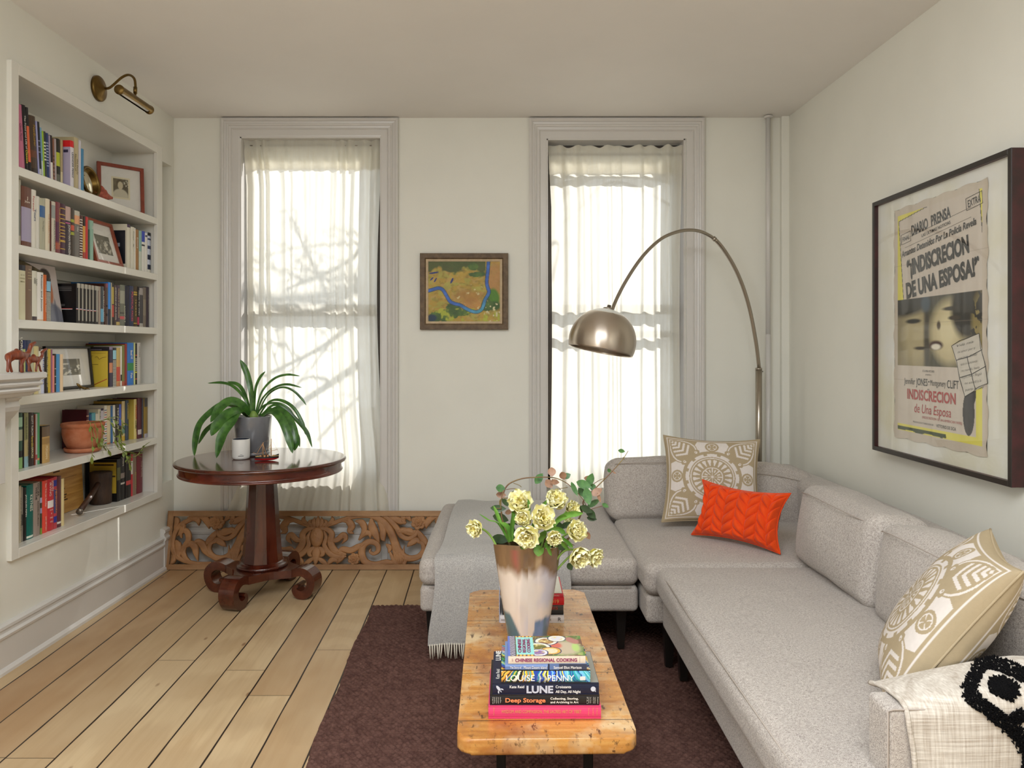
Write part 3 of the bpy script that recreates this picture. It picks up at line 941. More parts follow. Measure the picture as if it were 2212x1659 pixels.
# ---------------------------------------------------------------- cream throw with tufted pattern over the near arm
def cream_throw():
    t = thing('throw_blanket', (1.25, 1.55, .61), 'cream cotton throw with a black tufted pattern hung over the near sofa arm', 'throw blanket')
    m, N, b = newmat('slub_cotton')
    sx = N.noise(N.coords('Object', scale=(9, 9, 260)), 1.0, 3)
    sy = N.noise(N.coords('Object', scale=(230, 60, 9)), 1.0, 3)
    f = N.math('MULTIPLY', N.math('ADD', sx, sy), .5)
    N.link(N.ramp(f, [(.36, '#a99d90'), (.5, '#bfb6ab'), (.64, '#d3ccc2')]), b.inputs['Base Color'])
    b.inputs['Roughness'].default_value = .95; b.inputs['Specular IOR Level'].default_value = .1
    N.bump(f, .7, .003, b)
    X0, X1 = .806, 1.62
    def S(X, s):
        """surface point s metres from the back edge down over the arm"""
        q = (X - X0) / (X1 - X0)
        lift = .006 + .044 * min(1, q * 2.6) + .004 * math.sin(q * 7)
        yb, ztop, r = 1.665, .606 + lift, .035
        top = .125
        if s < top:
            return Vector((X, yb - s, ztop - (.022 - .014 * min(1, q * 3)) * (1 - s / top) ** 2))
        a = (s - top) / r
        if a < math.pi / 2:
            return Vector((X, yb - top - r * math.sin(a), ztop - r * (1 - math.cos(a))))
        d = (a - math.pi / 2) * r
        # the hanging edge swings a little
        xx = X + (.10 * d if q < .12 else .10 * d * max(0, 1 - (q - .12) * 1.5))
        return Vector((xx + .003 * math.sin(d * 30), yb - top - r - .008 * math.sin(q * 14 + d * 6) * min(1, d * 8) - .02 * d, ztop - r - d))
    L = .55
    def fn(u, v): return S(X0 + (X1 - X0) * u, v * L)
    mb = MB().grid(lambda u, v: fn(u, v), 80, 110)
    mb.grid(lambda u, v: fn(u, v) + Vector((.002, .007 if v > .25 else .001, -.007 if v < .3 else 0)), 80, 110, flip=True)
    mb.build('cloth', m, t, fix=False)
    # rolled edge
    MB().tube([fn(0, i / 60) for i in range(61)], .0052, 8).build('rolled_edge', m, t)
    # black tufts, laid along the woven pattern
    nu, nv = 120, 160
    G = [[fn(i / nu, j / nv) for i in range(nu + 1)] for j in range(nv + 1)]
    PX = np.array([[(CX + p.x / p.y * F, CY - (p.z - HC) / p.y * F) for p in row] for row in G])
    G = np.array([[p[:] for p in row] for row in G])
    def at(px, py):
        d = (PX[..., 0] - px) ** 2 + (PX[..., 1] - py) ** 2
        k = np.unravel_index(np.argmin(d), d.shape)
        return Vector(G[k])
    def c7(x, y): return (1840 + x / 5.946, 1380 + y / 5.946)
    band = [(2330, 540), (2200, 470), (2000, 375), (1830, 315), (1690, 300), (1610, 400), (1550, 560), (1480, 690), (1600, 810), (1800, 950), (2000, 1110), (2150, 1260), (2250, 1420), (2270, 1659), (2260, 1850)]
    band2 = [(2330, 1010), (2200, 960), (2050, 1040)]
    rnd = random.Random(2)
    mbt = MB()
    def tuft(p, r, n):
        n = n.normalized()
        for k in range(3):
            d = (n + Vector((rnd.uniform(-.8, .8), rnd.uniform(-.8, .8), rnd.uniform(-.8, .8)))).normalized()
            side = d.orthogonal().normalized(); s2 = d.cross(side)
            rr = r * rnd.uniform(.35, .55)
            base = [p + side * rr * math.cos(a) + s2 * rr * math.sin(a) for a in (0, 1.57, 3.14, 4.71)]
            mid = [p + d * r * .9 + side * rr * .9 * math.cos(a + .5) + s2 * rr * .9 * math.sin(a + .5) for a in (0, 1.57, 3.14, 4.71)]
            tip = p + d * r * rnd.uniform(1.5, 2.1)
            mbt.add(base + mid + [tip], [(0, 1, 5, 4), (1, 2, 6, 5), (2, 3, 7, 6), (3, 0, 4, 7), (4, 5, 8), (5, 6, 8), (6, 7, 8), (7, 4, 8)], 0, True)
    def nrm(p): return Vector((0, -.3, 1)) if p.z > .625 else Vector((0, -1, .25))
    for path in (band, band2):
        for i in range(len(path) - 1):
            a, b_ = Vector(path[i]).to_3d(), Vector(path[i + 1]).to_3d()
            k = int((b_ - a).length / 14)
            perp = (b_ - a).normalized().cross(Vector((0, 0, 1)))
            for j in range(k):
                q = a.lerp(b_, j / k)
                for w in (-72, -46, -20, 6, 32, 58, 76):
                    c = q + perp * (w + rnd.uniform(-9, 9))
                    p = at(*c7(c.x, c.y)); p += Vector((rnd.uniform(-.002, .002), 0, rnd.uniform(-.002, .002)))
                    tuft(p, .0038, nrm(p))
    for k in range(520):
        a, rr = rnd.uniform(0, 6.28), math.sqrt(rnd.random())
        x, y = 200 * rr * math.cos(a), 122 * rr * math.sin(a)
        ca, sa = math.cos(.45), math.sin(.45)
        p = at(*c7(1950 + x * ca - y * sa, 640 + x * sa + y * ca))
        p += Vector((rnd.uniform(-.002, .002), 0, rnd.uniform(-.002, .002)))
        tuft(p, .0042, nrm(p))
    mbt.build('tufting', mat('black_wool', '#0d0c0d', .95, spec=.1), t, fix=False)
cream_throw()

# ---------------------------------------------------------------- pedestal table
def mahogany(name='mahogany', rough=.22, axis=(30, 2, 2), dark='#260c07', mid='#43170d', light='#602a17'):
    m, N, b = newmat(name)
    g = N.noise(N.coords('Object', scale=axis), 1.0, 5, .6)
    g2 = N.noise(N.coords('Object'), 3.0, 2)
    c = N.ramp(g, [(.3, dark), (.5, mid), (.72, light)])
    c = N.mix(N.math('MULTIPLY', g2, .3), c, rgba(dark))
    N.link(c, b.inputs['Base Color'])
    b.inputs['Roughness'].default_value = rough
    b.inputs['Coat Weight'].default_value = .5; b.inputs['Coat Roughness'].default_value = .1
    return m
M_mahog = mahogany('mahogany_top', .2, (14, 3, 14), '#38140c', '#4e2113', '#63301d')
M_mahog_v = mahogany('mahogany_column', .25, (16, 16, 1.5))
TX, TY = -1.33, 4.078
def pedestal_table():
    t = thing('pedestal_table', (TX, TY, 0), 'round dark mahogany pedestal table on a scroll footed base by the window', 'table')
    c = (TX, TY, 0)
    MB().lathe([(0.0001, .716), (.428, .716), (.436, .7162), (.443, .719), (.446, .726), (.444, .733), (.438, .7363), (.430, .737), (0.0001, .737)], c, 96).build('tabletop', M_mahog, t)
    MB().lathe([(.0001, .664), (.415, .664), (.425, .665), (.428, .670), (.425, .675), (.421, .677), (.421, .684), (.421, .712), (.421, .7165), (.0001, .7165)], c, 96).build('apron', mahogany('mahogany_apron', .25, (6, 6, 20), '#401309', '#5f2312', '#78341d'), t)
    # faceted tapering column
    prof = [(.112, .170), (.108, .18), (.1, .25), (.0865, .45), (.078, .60), (.076, .62), (.078, .664)]
    vs = []; fs = []; n = 10
    for (r, z) in prof:
        for j in range(n):
            a = 2 * math.pi * (j + .35) / n
            vs.append((TX + r * math.cos(a), TY + r * math.sin(a), z))
    for i in range(len(prof) - 1):
        for j in range(n):
            fs.append((i * n + j, i * n + (j + 1) % n, (i + 1) * n + (j + 1) % n, (i + 1) * n + j))
    MB().add(vs, fs, 0, False).build('column', M_mahog_v, t)
    MB().lathe([(.07, .152), (.128, .152), (.134, .158), (.134, .166), (.128, .172), (.12, .173), (.117, .180), (.108, .184), (.07, .184)], c, 48).build('collar_ring', M_mahog_v, t)
    # concave-sided platform
    pts = []
    for k in range(4):
        a0 = math.radians(-13.5 + 90 * k)
        pts.append((a0 - .22, .205)); pts.append((a0 + .22, .205))
        for j in range(1, 8):
            f = j / 8
            pts.append((a0 + .22 + (math.pi / 2 - .44) * f, .205 - .055 * math.sin(math.pi * f) ** .8))
    poly = [(TX + r * math.cos(a), TY + r * math.sin(a)) for a, r in pts]
    MB().prism(poly, .112, .153, 'Z').build('platform', M_mahog, t)
    # scroll feet
    for k in range(4):
        a0 = math.radians(-13.5 + 90 * k)
        cl = [(.17, .132, .040), (.20, .134, .040), (.225, .142, .042), (.25, .146, .044), (.278, .139, .046), (.302, .118, .046), (.31, .09, .046), (.303, .06, .046), (.284, .034, .048), (.256, .023, .046), (.23, .030, .042), (.216, .048, .032), (.222, .066, .022), (.238, .070, .012)]
        pp = smooth_path([(r, z, w) for r, z, w in cl], 4)
        Lf, Rt = [], []
        for i, p in enumerate(pp):
            d = (pp[min(i + 1, len(pp) - 1)] - pp[max(i - 1, 0)]); d = Vector((d.x, d.y)).normalized()
            nn = Vector((-d.y, d.x))
            w = p.z / 2
            Lf.append((p.x + nn.x * w, p.y + nn.y * w)); Rt.append((p.x - nn.x * w, p.y - nn.y * w))
        ca, sa = math.cos(a0), math.sin(a0)
        W = .043
        vs = []; n = len(pp)
        for side in (-W, W):
            for (r, z) in Lf + Rt:
                vs.append((TX + r * ca - side * sa, TY + r * sa + side * ca, max(z, .001)))
        fs = []
        for i in range(n - 1):
            for s in (0, 2 * n):
                fs.append((s + i, s + i + 1, s + n + i + 1, s + n + i))
            fs.append((i, i + 1, 2 * n + i + 1, 2 * n + i)); fs.append((n + i, n + i + 1, 3 * n + i + 1, 3 * n + i))
        fs.append((0, n, 3 * n, 2 * n)); fs.append((n - 1, 2 * n - 1, 4 * n - 1, 3 * n - 1))
        MB().add(vs, fs).build('foot', M_mahog, t)
    return t
pedestal_table()

# ---------------------------------------------------------------- coffee table
CT_C = Vector((.0853, 2.294, 0)); CT_A = -.0195; CT_Z = .42
def ctab(x, y, z=CT_Z):
    """a point given along and across the coffee table, from its centre"""
    ca, sa = math.cos(CT_A), math.sin(CT_A)
    # x across, y towards the windows
    return Vector((CT_C.x + x * ca + y * sa, CT_C.y - x * sa * 0 + y * ca + x * 0, z))
def worn_pine():
    m, N, b = newmat('worn_varnished_pine')
    v = N.coords('Object')
    sep = N.new('ShaderNodeSeparateXYZ'); N.link(v, sep.inputs[0])
    g = N.noise(N.coords('Object', scale=(2.5, 45, 45)), 1.0, 5, .6)
    big = N.noise(N.coords('Object', scale=(1, 1.3, 1)), 4.2, 4, .6)
    mid = N.noise(v, 17, 4, .65)
    c = N.ramp(g, [(.3, '#a5682a'), (.55, '#c48a45'), (.75, '#d8a860')])
    c = N.mix(N.ramp(N.math('ADD', N.math('MULTIPLY', big, .65), N.math('MULTIPLY', mid, .35)), [(.47, 0.0), (.60, .85)]), c, rgba('#d9c096'))
    c = N.mix(N.ramp(N.math('ADD', N.math('MULTIPLY', N.noise(N.coords('Object', loc=(3, 1, 0)), 5, 4), .6), N.math('MULTIPLY', mid, .4)), [(.50, 0.0), (.64, .85)]), c, rgba('#8f4f1c'))
    # dark scuffs and dents
    sc = N.noise(N.coords('Object', scale=(60, 22, 40), rot=(0, 0, .4)), 1.0, 3, .7)
    c = N.mix(N.math('MULTIPLY', N.ramp(sc, [(.57, 0.0), (.64, 1.0)]), N.ramp(mid, [(.42, 0.0), (.58, .9)])), c, rgba('#4a2a10'))
    vo = N.new('ShaderNodeTexVoronoi'); vo.inputs['Scale'].default_value = 9.0; N.link(v, vo.inputs['Vector'])
    c = N.mix(N.math('MULTIPLY', N.math('GREATER_THAN', N.math('MULTIPLY', vo.outputs['Color'], 1.0), .62), N.ramp(vo.outputs['Distance'], [(.05, .85), (.09, 0.0)])), c, rgba('#3d2310'))
    # seams between the crosswise boards
    seamf = None
    for yy in (-.455, -.185, -.118, .222, .17, .468):
        d = N.math('ABSOLUTE', N.math('SUBTRACT', sep.outputs[1], yy))
        k = N.math('LESS_THAN', d, .0014 if yy in (-.185, -.118, .222, -.455) else .0007)
        seamf = k if seamf is None else N.math('MAXIMUM', seamf, k)
    c = N.mix(seamf, c, rgba('#2d1a0c'))
    N.link(c, b.inputs['Base Color'])
    b.inputs['Roughness'].default_value = .3
    N.link(N.ramp(mid, [(.35, .22), (.65, .42)]), b.inputs['Roughness'])
    b.inputs['Coat Weight'].default_value = .25; b.inputs['Coat Roughness'].default_value = .2
    N.bump(N.math('SUBTRACT', N.math('MULTIPLY', sc, -.3), seamf), .35, .002, b)
    return m
def coffee_table():
    t = thing('coffee_table', (CT_C.x, CT_C.y, .0175), 'long narrow coffee table with a worn varnished plank top on black iron legs', 'table')
    hx, hy, r = .2135, .541, .035
    poly = []
    for (sx, sy, a0) in ((1, 1, 0), (-1, 1, 90), (-1, -1, 180), (1, -1, 270)):
        for k in range(7):
            a = math.radians(a0 + 15 * k)
            poly.append((sx * (hx - r) + r * math.cos(a), sy * (hy - r) + r * math.sin(a)))
    bm = bmesh.new()
    bot = [bm.verts.new((x, y, -.038)) for x, y in poly]; top = [bm.verts.new((x, y, 0)) for x, y in poly]
    bm.faces.new(top); bm.faces.new(bot[::-1])
    n = len(poly)
    for i in range(n):
        bm.faces.new((bot[i], bot[(i + 1) % n], top[(i + 1) % n], top[i]))
    ed = [e for e in bm.edges if abs(e.verts[0].co.z - e.verts[1].co.z) < 1e-6]
    bmesh.ops.bevel(bm, geom=ed, offset=.009, segments=4, profile=.5, affect='EDGES')
    M = Matrix.Translation((CT_C.x, CT_C.y, CT_Z)) @ Matrix.Rotation(-CT_A * 0 + .0195, 4, 'Z')
    o = MB().add_bm(bm, 0, True, None)
    ob = o.build('tabletop', worn_pine(), None, fix=True, origin=(0, 0, 0))
    ob.parent = t
    for p in ob.data.polygons:
        if abs(p.normal.z) > .999: p.use_smooth = False
    ob.matrix_local = Matrix.Translation((-CT_C.x, -CT_C.y, -.0175)) @ M
    iron = mat('black_iron', '#1c1918', .5, .6, var=.3, vscale=30)
    for sy in (-1, 1):
        y = CT_C.y + sy * .43
        ex = CT_C.x - sy * .43 * .0195
        for sx in (-1, 1):
            MB().box(ex + sx * .108 - .0115, ex + sx * .108 + .0115, y - .0115, y + .0115, .0175, CT_Z - .038, .002).build('leg', iron, t)
        MB().box(ex - .118, ex + .118, y - .008, y + .008, CT_Z - .056, CT_Z - .0385).build('crossbar', iron, t)
        MB().box(ex - .1, ex + .1, y - .006, y + .006, .09, .105).build('stretcher', iron, t)
    return t
coffee_table()

# ---------------------------------------------------------------- arc lamp
def arc_lamp():
    t = thing('arc_floor_lamp', (1.511, 4.5, 0), 'brushed steel arc floor lamp behind the sofa, its dome shade before the window', 'lamp')
    MB().lathe([(.0001, 0), (.15, 0), (.15, .035), (.146, .04), (.0001, .04)], (1.511, 4.5, 0), 40).build('base', mat('lamp_base_stone', '#2a2725', .3, var=.3), t)
    pole = MB().tube([(1.511, 4.5, .04), (1.511, 4.5, .8), (1.511, 4.5, 1.211)], .0195, 20).build('pole', M_steel, t)
    MB().lathe([(.0145, 1.205), (.0202, 1.205), (.0202, 1.216), (.0145, 1.218)], (1.511, 4.5, 0), 20).build('collar', M_steel, pole)
    MB().lathe([(.0001, 0), (.004, 0), (.004, .006), (.0001, .007)], n=10, M=Matrix.Translation((1.531, 4.5, 1.195)) @ Matrix.Rotation(math.pi / 2, 4, 'Y')).build('set_screw', M_steel, pole)
    arc = [(1640, 797), (1632, 733), (1615.5, 653), (1590, 584), (1554, 527), (1521, 503), (1489, 497), (1456, 503), (1424, 519), (1388, 554), (1355, 602), (1330, 650), (1317.5, 686)]
    n = len(arc)
    pts = [P(x, y, 4.5 - .5 * (i / (n - 1)) ** 1.2) for i, (x, y) in enumerate(arc)]
    sp = smooth_path(pts, 6)
    k = 4 * 6 + 2
    MB().tube(sp[:k + 1], .0112, 14).build('arm', M_steel, t)
    MB().tube(sp[k - 1:], .0095, 14).build('arm', M_steel, t)
    j = sp[k]; dj = (sp[k + 1] - sp[k - 1]).normalized()
    MB().tube([j - dj * .008, j + dj * .008], .0135, 14).build('arm_joint', M_steel, t)
    # dome shade
    ctr = P(1301, 738, 4.0)
    top = P(1317, 690, 4.0)
    ax = (Vector((.20, .05, 1))).normalized()
    Mx = Matrix.Translation(ctr) @ Vector((0, 0, 1)).rotation_difference(ax).to_matrix().to_4x4()
    R = .1795
    def arcp(a0, a1, n, r): return [(r * math.sin(math.radians(a0 + (a1 - a0) * i / n)), r * math.cos(math.radians(a0 + (a1 - a0) * i / n))) for i in range(n + 1)]
    m, N, b = newmat('brushed_dome_steel')
    b.inputs['Metallic'].default_value = 1; b.inputs['Base Color'].default_value = rgba('#cbbfb2')
    b.inputs['Roughness'].default_value = .3; b.inputs['Anisotropic'].default_value = .75; b.inputs['Anisotropic Rotation'].default_value = .25
    N.bump(N.noise(N.coords('Object', scale=(6, 6, 700)), 1.0, 2), .08, .0006, b)
    sh = MB().lathe(arcp(33, 107, 26, R) + [(R * math.sin(math.radians(107)) - .004, R * math.cos(math.radians(107)) + .001)] + arcp(107, 33, 26, R - .005), n=72, M=Mx, close=True)
    shade = sh.build('shade', m, t, fix=True)
    MB().lathe(arcp(4, 33.5, 12, R - .0008) + arcp(33.5, 4, 12, R - .004), n=60, M=Mx, close=True).build('shade_cap', mat('white_enamel', '#dfe0da', .35), shade, label='white cap of the dome')
    MB().lathe([(.0001, R - .004), (.030, R - .004), (.030, R + .001), (.026, R + .004), (.012, R + .007), (.010, R + .02), (.0001, R + .02)], n=28, M=Mx).build('socket_cap', M_steel, shade)
    MB().lathe([(.0001, R - .10)] + [(.03 * math.sin(a / 10 * math.pi), R - .07 - .03 * math.cos(a / 10 * math.pi)) for a in range(1, 10)] + [(.014, R - .035), (.014, R - .004)], n=20, M=Mx).build('bulb', mat('frosted_bulb', '#f1ede2', .3), shade)
    return t
arc_lamp()
# ---------------------------------------------------------------- built-in bookcase
BX0, BX1 = -2.335, -2.06         # back, front face
BY0, BY1 = 3.166, 4.42
BYP = 4.437                       # the far side panel stands a little behind the face frame
SH = dict(top=2.101, second=1.772, third=1.455, fourth=1.129, fifth=.810, bottom=.488)
def bookcase():
    t = thing('built_in_bookcase', (-2.2, 3.79, .447), 'white painted built-in bookcase with six shelves recessed into the wall beside the mantel', 'bookcase')
    fr = MB()
    y0, y1, z0, z1 = 3.118, 4.484, .447, 2.535
    fr.box(BX1 - .022, BX1, y0, BY0, z0, z1, .0015); fr.box(BX1 - .022, BX1, BY1, y1, z0, z1, .0015)
    fr.box(BX1 - .022, BX1, BY0, BY1, 2.487, z1, .0015); fr.box(BX1 - .022, BX1, BY0, BY1, z0, .488, .0015)
    fr.build('face_frame', M_shelf, t)
    MB().box(BX0 - .012, BX0, BY0 - .02, BY1 + .02, .46, 2.51).build('back_panel', M_shelf, t)
    for (a, b) in ((BY0 - .02, BY0), (BYP, BYP + .02)):
        MB().box(BX0, BX1 - .0222, a, b, .46, 2.51).build('side_panel', M_shelf, t)
    MB().box(BX0, BX1 - .0222, BY0, BYP, 2.487, 2.51).build('top_panel', M_shelf, t)
    for k, z in SH.items():
        if k == 'bottom':
            MB().box(BX0, BX1 - .0222, BY0, BYP, z - .02, z).build('shelf', M_shelf, t)
        else:
            sh = MB().box(BX0, BX1 - .0006, BY0, BY1, z - .037, z, .0015).box(BX0, BX1 - .0226, BY1, BYP, z - .037, z).build('shelf', M_shelf, t)
            MB().box(BX0, BX0 + .016, BY0, BYP, z - .085, z - .0372, .001).build('cleat', M_shelf, sh)
bookcase()

# ---------------------------------------------------------------- books
M_book = attr_mat('book_cover', .42, bump=.08, bscale=300, spec=.4)
M_page = mat('book_pages', '#d8cdb4', .9, col2='#c5b899', vscale=6, stretch=(1, 220, 1))
M_ink = {}
def ink(c):
    return mat('print_ink_' + c.strip('#'), c, .5, spec=.3)

def book_mesh(y0, y1, z0, h, xs, depth, color, bands=(), art=(), lean=0.0, M=None, hard=True, far_art=()):
    """one upright book: spine towards +x at xs, near cover towards -y; bands = (t0, t1, colour) on the spine, art = (a0, a1, t0, t1, colour) on the near cover"""
    mb = MB(); cols = []
    def q(pts, c):
        mb.add(pts, [tuple(range(len(pts)))], 0); cols.extend([lin(c)] * len(pts))
    w = y1 - y0; bt = min(.0028, w * .16); xb = xs - depth
    cuts = sorted({0.0, 1.0, *[b for bb in bands for b in bb[:2]]})
    n = 4
    def sx(s): return xs - .0035 * min(1, w / .02) * (2 * s - 1) ** 2
    for i in range(len(cuts) - 1):
        a, b = cuts[i], cuts[i + 1]; mid = (a + b) / 2; c = color
        for (t0, t1, cc) in bands:
            if t0 <= mid <= t1: c = cc
        for k in range(n):
            s0, s1 = k / n, (k + 1) / n
            q([(sx(s0), y0 + w * s0, z0 + h * a), (sx(s1), y0 + w * s1, z0 + h * a), (sx(s1), y0 + w * s1, z0 + h * b), (sx(s0), y0 + w * s0, z0 + h * b)], c)
    xf = sx(0)
    for (ya, yb_) in ((y0, y0 + bt), (y1 - bt, y1)):
        for pts in (((xf, ya, z0), (xb, ya, z0), (xb, ya, z0 + h), (xf, ya, z0 + h)), ((xf, yb_, z0), (xf, yb_, z0 + h), (xb, yb_, z0 + h), (xb, yb_, z0)),
                    ((xf, ya, z0 + h), (xb, ya, z0 + h), (xb, yb_, z0 + h), (xf, yb_, z0 + h)), ((xf, ya, z0), (xf, yb_, z0), (xb, yb_, z0), (xb, ya, z0)),
                    ((xb, ya, z0), (xb, yb_, z0), (xb, yb_, z0 + h), (xb, ya, z0 + h))):
            q(pts, color)
    for k in range(n):      # spine caps
        s0, s1 = k / n, (k + 1) / n
        for z in (z0, z0 + h):
            q([(sx(s0), y0 + w * s0, z), (sx(s1), y0 + w * s1, z), (xf - .003, y0 + w * s1, z), (xf - .003, y0 + w * s0, z)], color)
    for i, (a0, a1, t0, t1, c) in enumerate(art):
        yy = y0 - .0003 * (i + 1)
        q([(xf - depth * a0, yy, z0 + h * t0), (xf - depth * a1, yy, z0 + h * t0), (xf - depth * a1, yy, z0 + h * t1), (xf - depth * a0, yy, z0 + h * t1)], c)
    ins = .004 if hard else .0008
    k = len(mb.v)
    mb.box(xb + ins, xf - .002, y0 + bt, y1 - bt, z0 + ins, z0 + h - ins, mi=1)
    cols.extend([(1, 1, 1)] * (len(mb.v) - k))
    if lean or M is not None:
        R = M if M is not None else Matrix.Translation((0, y0, z0)) @ Matrix.Rotation(math.radians(lean), 4, 'X') @ Matrix.Translation((0, -y0, -z0))
        mb.v = [tuple(R @ Vector(p)) for p in mb.v]
        return mb, cols, R
    return mb, cols, None

def spine_text(parent, R, xs, y0, y1, z0, h, items):
    """items: (text, t_centre, length as share of the height, cap height as share of the width, offset across, colour, bold[, upright])"""
    groups = {}
    for it in items:
        body, tc, ln, cap, off, c, bold = it[:7]
        w = y1 - y0
        o = Vector((xs + .0002, (y0 + y1) / 2 + off * w, z0 + h * tc))
        mb = groups.setdefault(c, MB())
        if len(it) > 7 and it[7]:
            letter(mb, body, o, (0, 1, 0), (0, 0, 1), w=w * ln, h=h * cap, bold=bold, lift=.0009)
        else:
            letter(mb, body, o, (0, 0, -1), (0, 1, 0), w=h * ln, h=w * cap, bold=bold, lift=.0009)
    for c, mb in groups.items():
        if not mb.v: continue
        if R is not None: mb.v = [tuple(R @ Vector(p)) for p in mb.v]
        mb.build('spine_lettering', ink(c), parent)

def Ypx(px, xs): return F * abs(xs) / (CX - px)

def book(shelf, p0, p1, ytop, xs, color, desc, bands=(), text=(), art=(), lean=0.0, depth=.15, hard=True, maxh=.31):
    z0 = SH[shelf]
    y0, y1 = Ypx(p0, xs), Ypx(p1, xs) - .0006
    h = HC - (ytop - CY) / F * (y0 + y1) / 2 - z0
    h = min(h, maxh)
    dep = min(depth, xs - BX0 - .004)
    mb, cols, R = book_mesh(y0, y1, z0 + .0004, h, xs, dep, color, bands, art, lean, hard=hard)
    place = 'bottom shelf' if shelf == 'bottom' else shelf + ' shelf'
    o = mb.build('book', [M_book, M_page], label='%s on the %s' % (desc, place), cat='book', group='books on the ' + place, colors=cols, fix=True)
    if text: spine_text(o, R, xs, y0, y1, z0, h, text)
    return o

K = 'black'
W_ = '#e8e3da'
# ---- top shelf (left to right)
xs = -2.10
T = 'top'
book(T, 40.5, 56, 229, xs, '#c9708f', 'tall pink book at the near end', lean=5, depth=.21, text=[('Claude Monet', .58, .26, .28, .1, '#4a2038', 0)])
book(T, 56.3, 64, 231, xs, '#1b1a1c', 'black cookbook with yellow and white spine lettering', lean=5, depth=.21, text=[('The Food and Life of', .60, .5, .5, 0, '#e8e3da', 0), ('Oaxaca', .24, .2, .62, 0, '#e0d23a', .01)])
book(T, 64.3, 70, 236, xs, '#1e1b1d', 'black book with an orange spine panel', bands=((.18, .72, '#dd6a42'),), lean=5, depth=.2)
book(T, 70.3, 84.2, 254, xs, '#4a3626', 'thick brown book with gold title', lean=5, depth=.19, bands=((.0, .12, '#2e2119'), (.3, .42, '#6a3d26')), text=[('Natural', .72, .26, .36, .12, '#b08a3a', .01), ('Power', .60, .22, .36, .12, '#b08a3a', .01)])
book(T, 84.4, 87.3, 265, xs, '#a4a4cf', 'thin lavender book leaning against the brown one', lean=5, depth=.17)
book(T, 87.5, 92, 266, xs, '#25242b', 'narrow black book with pale dotted lettering', lean=4.5, depth=.17, bands=((.06, .16, '#c9c9c9'), (.45, .47, '#8a8a98'), (.55, .57, '#8a8a98'), (.65, .67, '#8a8a98')))
book(T, 92.2, 95.3, 278, xs, '#7da5bd', 'slim light blue book', lean=4, depth=.16, bands=((.0, .35, '#cfd6d0'),))
book(T, 95.5, 98.6, 285, xs, '#9fc23a', 'slim lime green book', lean=3.5, depth=.16)
book(T, 98.8, 103.4, 286, xs, '#3a3d40', 'charcoal book with white marks down its spine', lean=3.5, depth=.16, bands=tuple((.4 + .07 * i, .435 + .07 * i, '#d5d2c4') for i in range(6)))
book(T, 103.6, 109, 289.5, xs, '#33436f', 'navy blue book with pale dots down its spine', lean=3, depth=.16, bands=((.0, .06, '#1d1d22'),) + tuple((.3 + .06 * i, .32 + .06 * i, '#a8b2cc') for i in range(9)))
book(T, 109.2, 111.2, 294, xs, '#b3a5bd', 'very thin lilac book', lean=2.5, depth=.15)
book(T, 111.4, 116.6, 294, xs, '#2c2526', 'dark book with a white lower spine', bands=((.0, .42, '#e4dfd6'),), lean=2.5, depth=.15)
book(T, 116.8, 120, 301, xs, '#8c6350', 'narrow reddish brown striped book', lean=2, depth=.15, bands=tuple((.05 + .09 * i, .08 + .09 * i, '#4a332b') for i in range(7)))
book(T, 120.2, 123.6, 301, xs, '#b7a8aa', 'narrow grey lilac book', lean=1.5, depth=.15)
book(T, 123.8, 132.3, 301, xs, '#2a2b22', 'black book with a yellow green title block', lean=1, depth=.16, bands=((.40, .70, '#b5bf35'), (.0, .22, '#6a6a5c')))
book(T, 132.5, 137.5, 303, xs, '#b5a37e', 'narrow beige book', lean=0, depth=.15, bands=((.0, .3, '#d5c7a2'),))
book(T, 153.5, 161.2, 305, -2.072, '#ded9e0', 'thick white and lilac book with a red top band', bands=((.86, 1, '#d8262a'),), art=((0, 1, .86, 1, '#d8262a'), (0, 1, 0, .86, '#b5abc6'), (.1, .32, .74, .80, '#3a3350')),
     text=[('LEANDER PEREZ', .48, .55, .40, -.05, '#141318', .01)], depth=.10)
book(T, 161.5, 171, 298, -2.09, '#c3b48e', 'large tan clothbound book behind the red topped one', depth=.235, text=[('the Family', .45, .3, .3, .1, '#4a3a22', 0), ('Memoirs of', .52, .32, .3, -.3, '#4a3a22', 0)])
book(T, 171.3, 176.4, 304, xs, '#d9d5e2', 'narrow white lilac book', depth=.16)
book(T, 176.6, 182.6, 322, xs, '#4c8ab2', 'short mid blue book beside the brass mirror', depth=.15)
# ---- second shelf
T = 'second'; xs = -2.10
book(T, 40, 47.3, 388, xs, '#bdb8a8', 'grey white book with a grey photo band', bands=((.16, .7, '#8b8c84'),), depth=.2)
book(T, 47.6, 69.3, 404, -2.095, '#6d4132', 'very thick brown book with a lilac patterned panel', bands=((.1, .66, '#a99fba'),), depth=.19,
     text=[('J', .82, .12, .05, 0, '#eadfcf', .01, 1), ('Joyce', .76, .5, .035, 0, '#eadfcf', .01, 1)])
book(T, 69.6, 79.8, 410.5, xs, '#e6e1d4', 'white book with red and blue script', text=[('Forever', .76, .26, .4, -.2, '#c2413c', 0), ('Yours', .58, .2, .45, .12, '#2d3a72', .01)])
book(T, 80, 87, 424.5, xs, '#dcd8cd', 'plain white book without lettering')
book(T, 87.3, 99.3, 429, xs, '#b6b39c', 'sage grey book with a blue oval label', bands=((.64, .86, '#3f679c'),), text=[('The Plague', .48, .2, .2, 0, '#5a5c48', 0)])
book(T, 99.6, 109.4, 430, xs, '#e4d8bf', 'cream book with faint orange lettering', bands=((.0, .03, '#c99a6a'),), text=[('THE CORRECTIONS', .45, .55, .3, .1, '#d59a6a', 0)])
book(T, 109.6, 111.9, 435, xs, '#5b2f26', 'thin dark brown book')
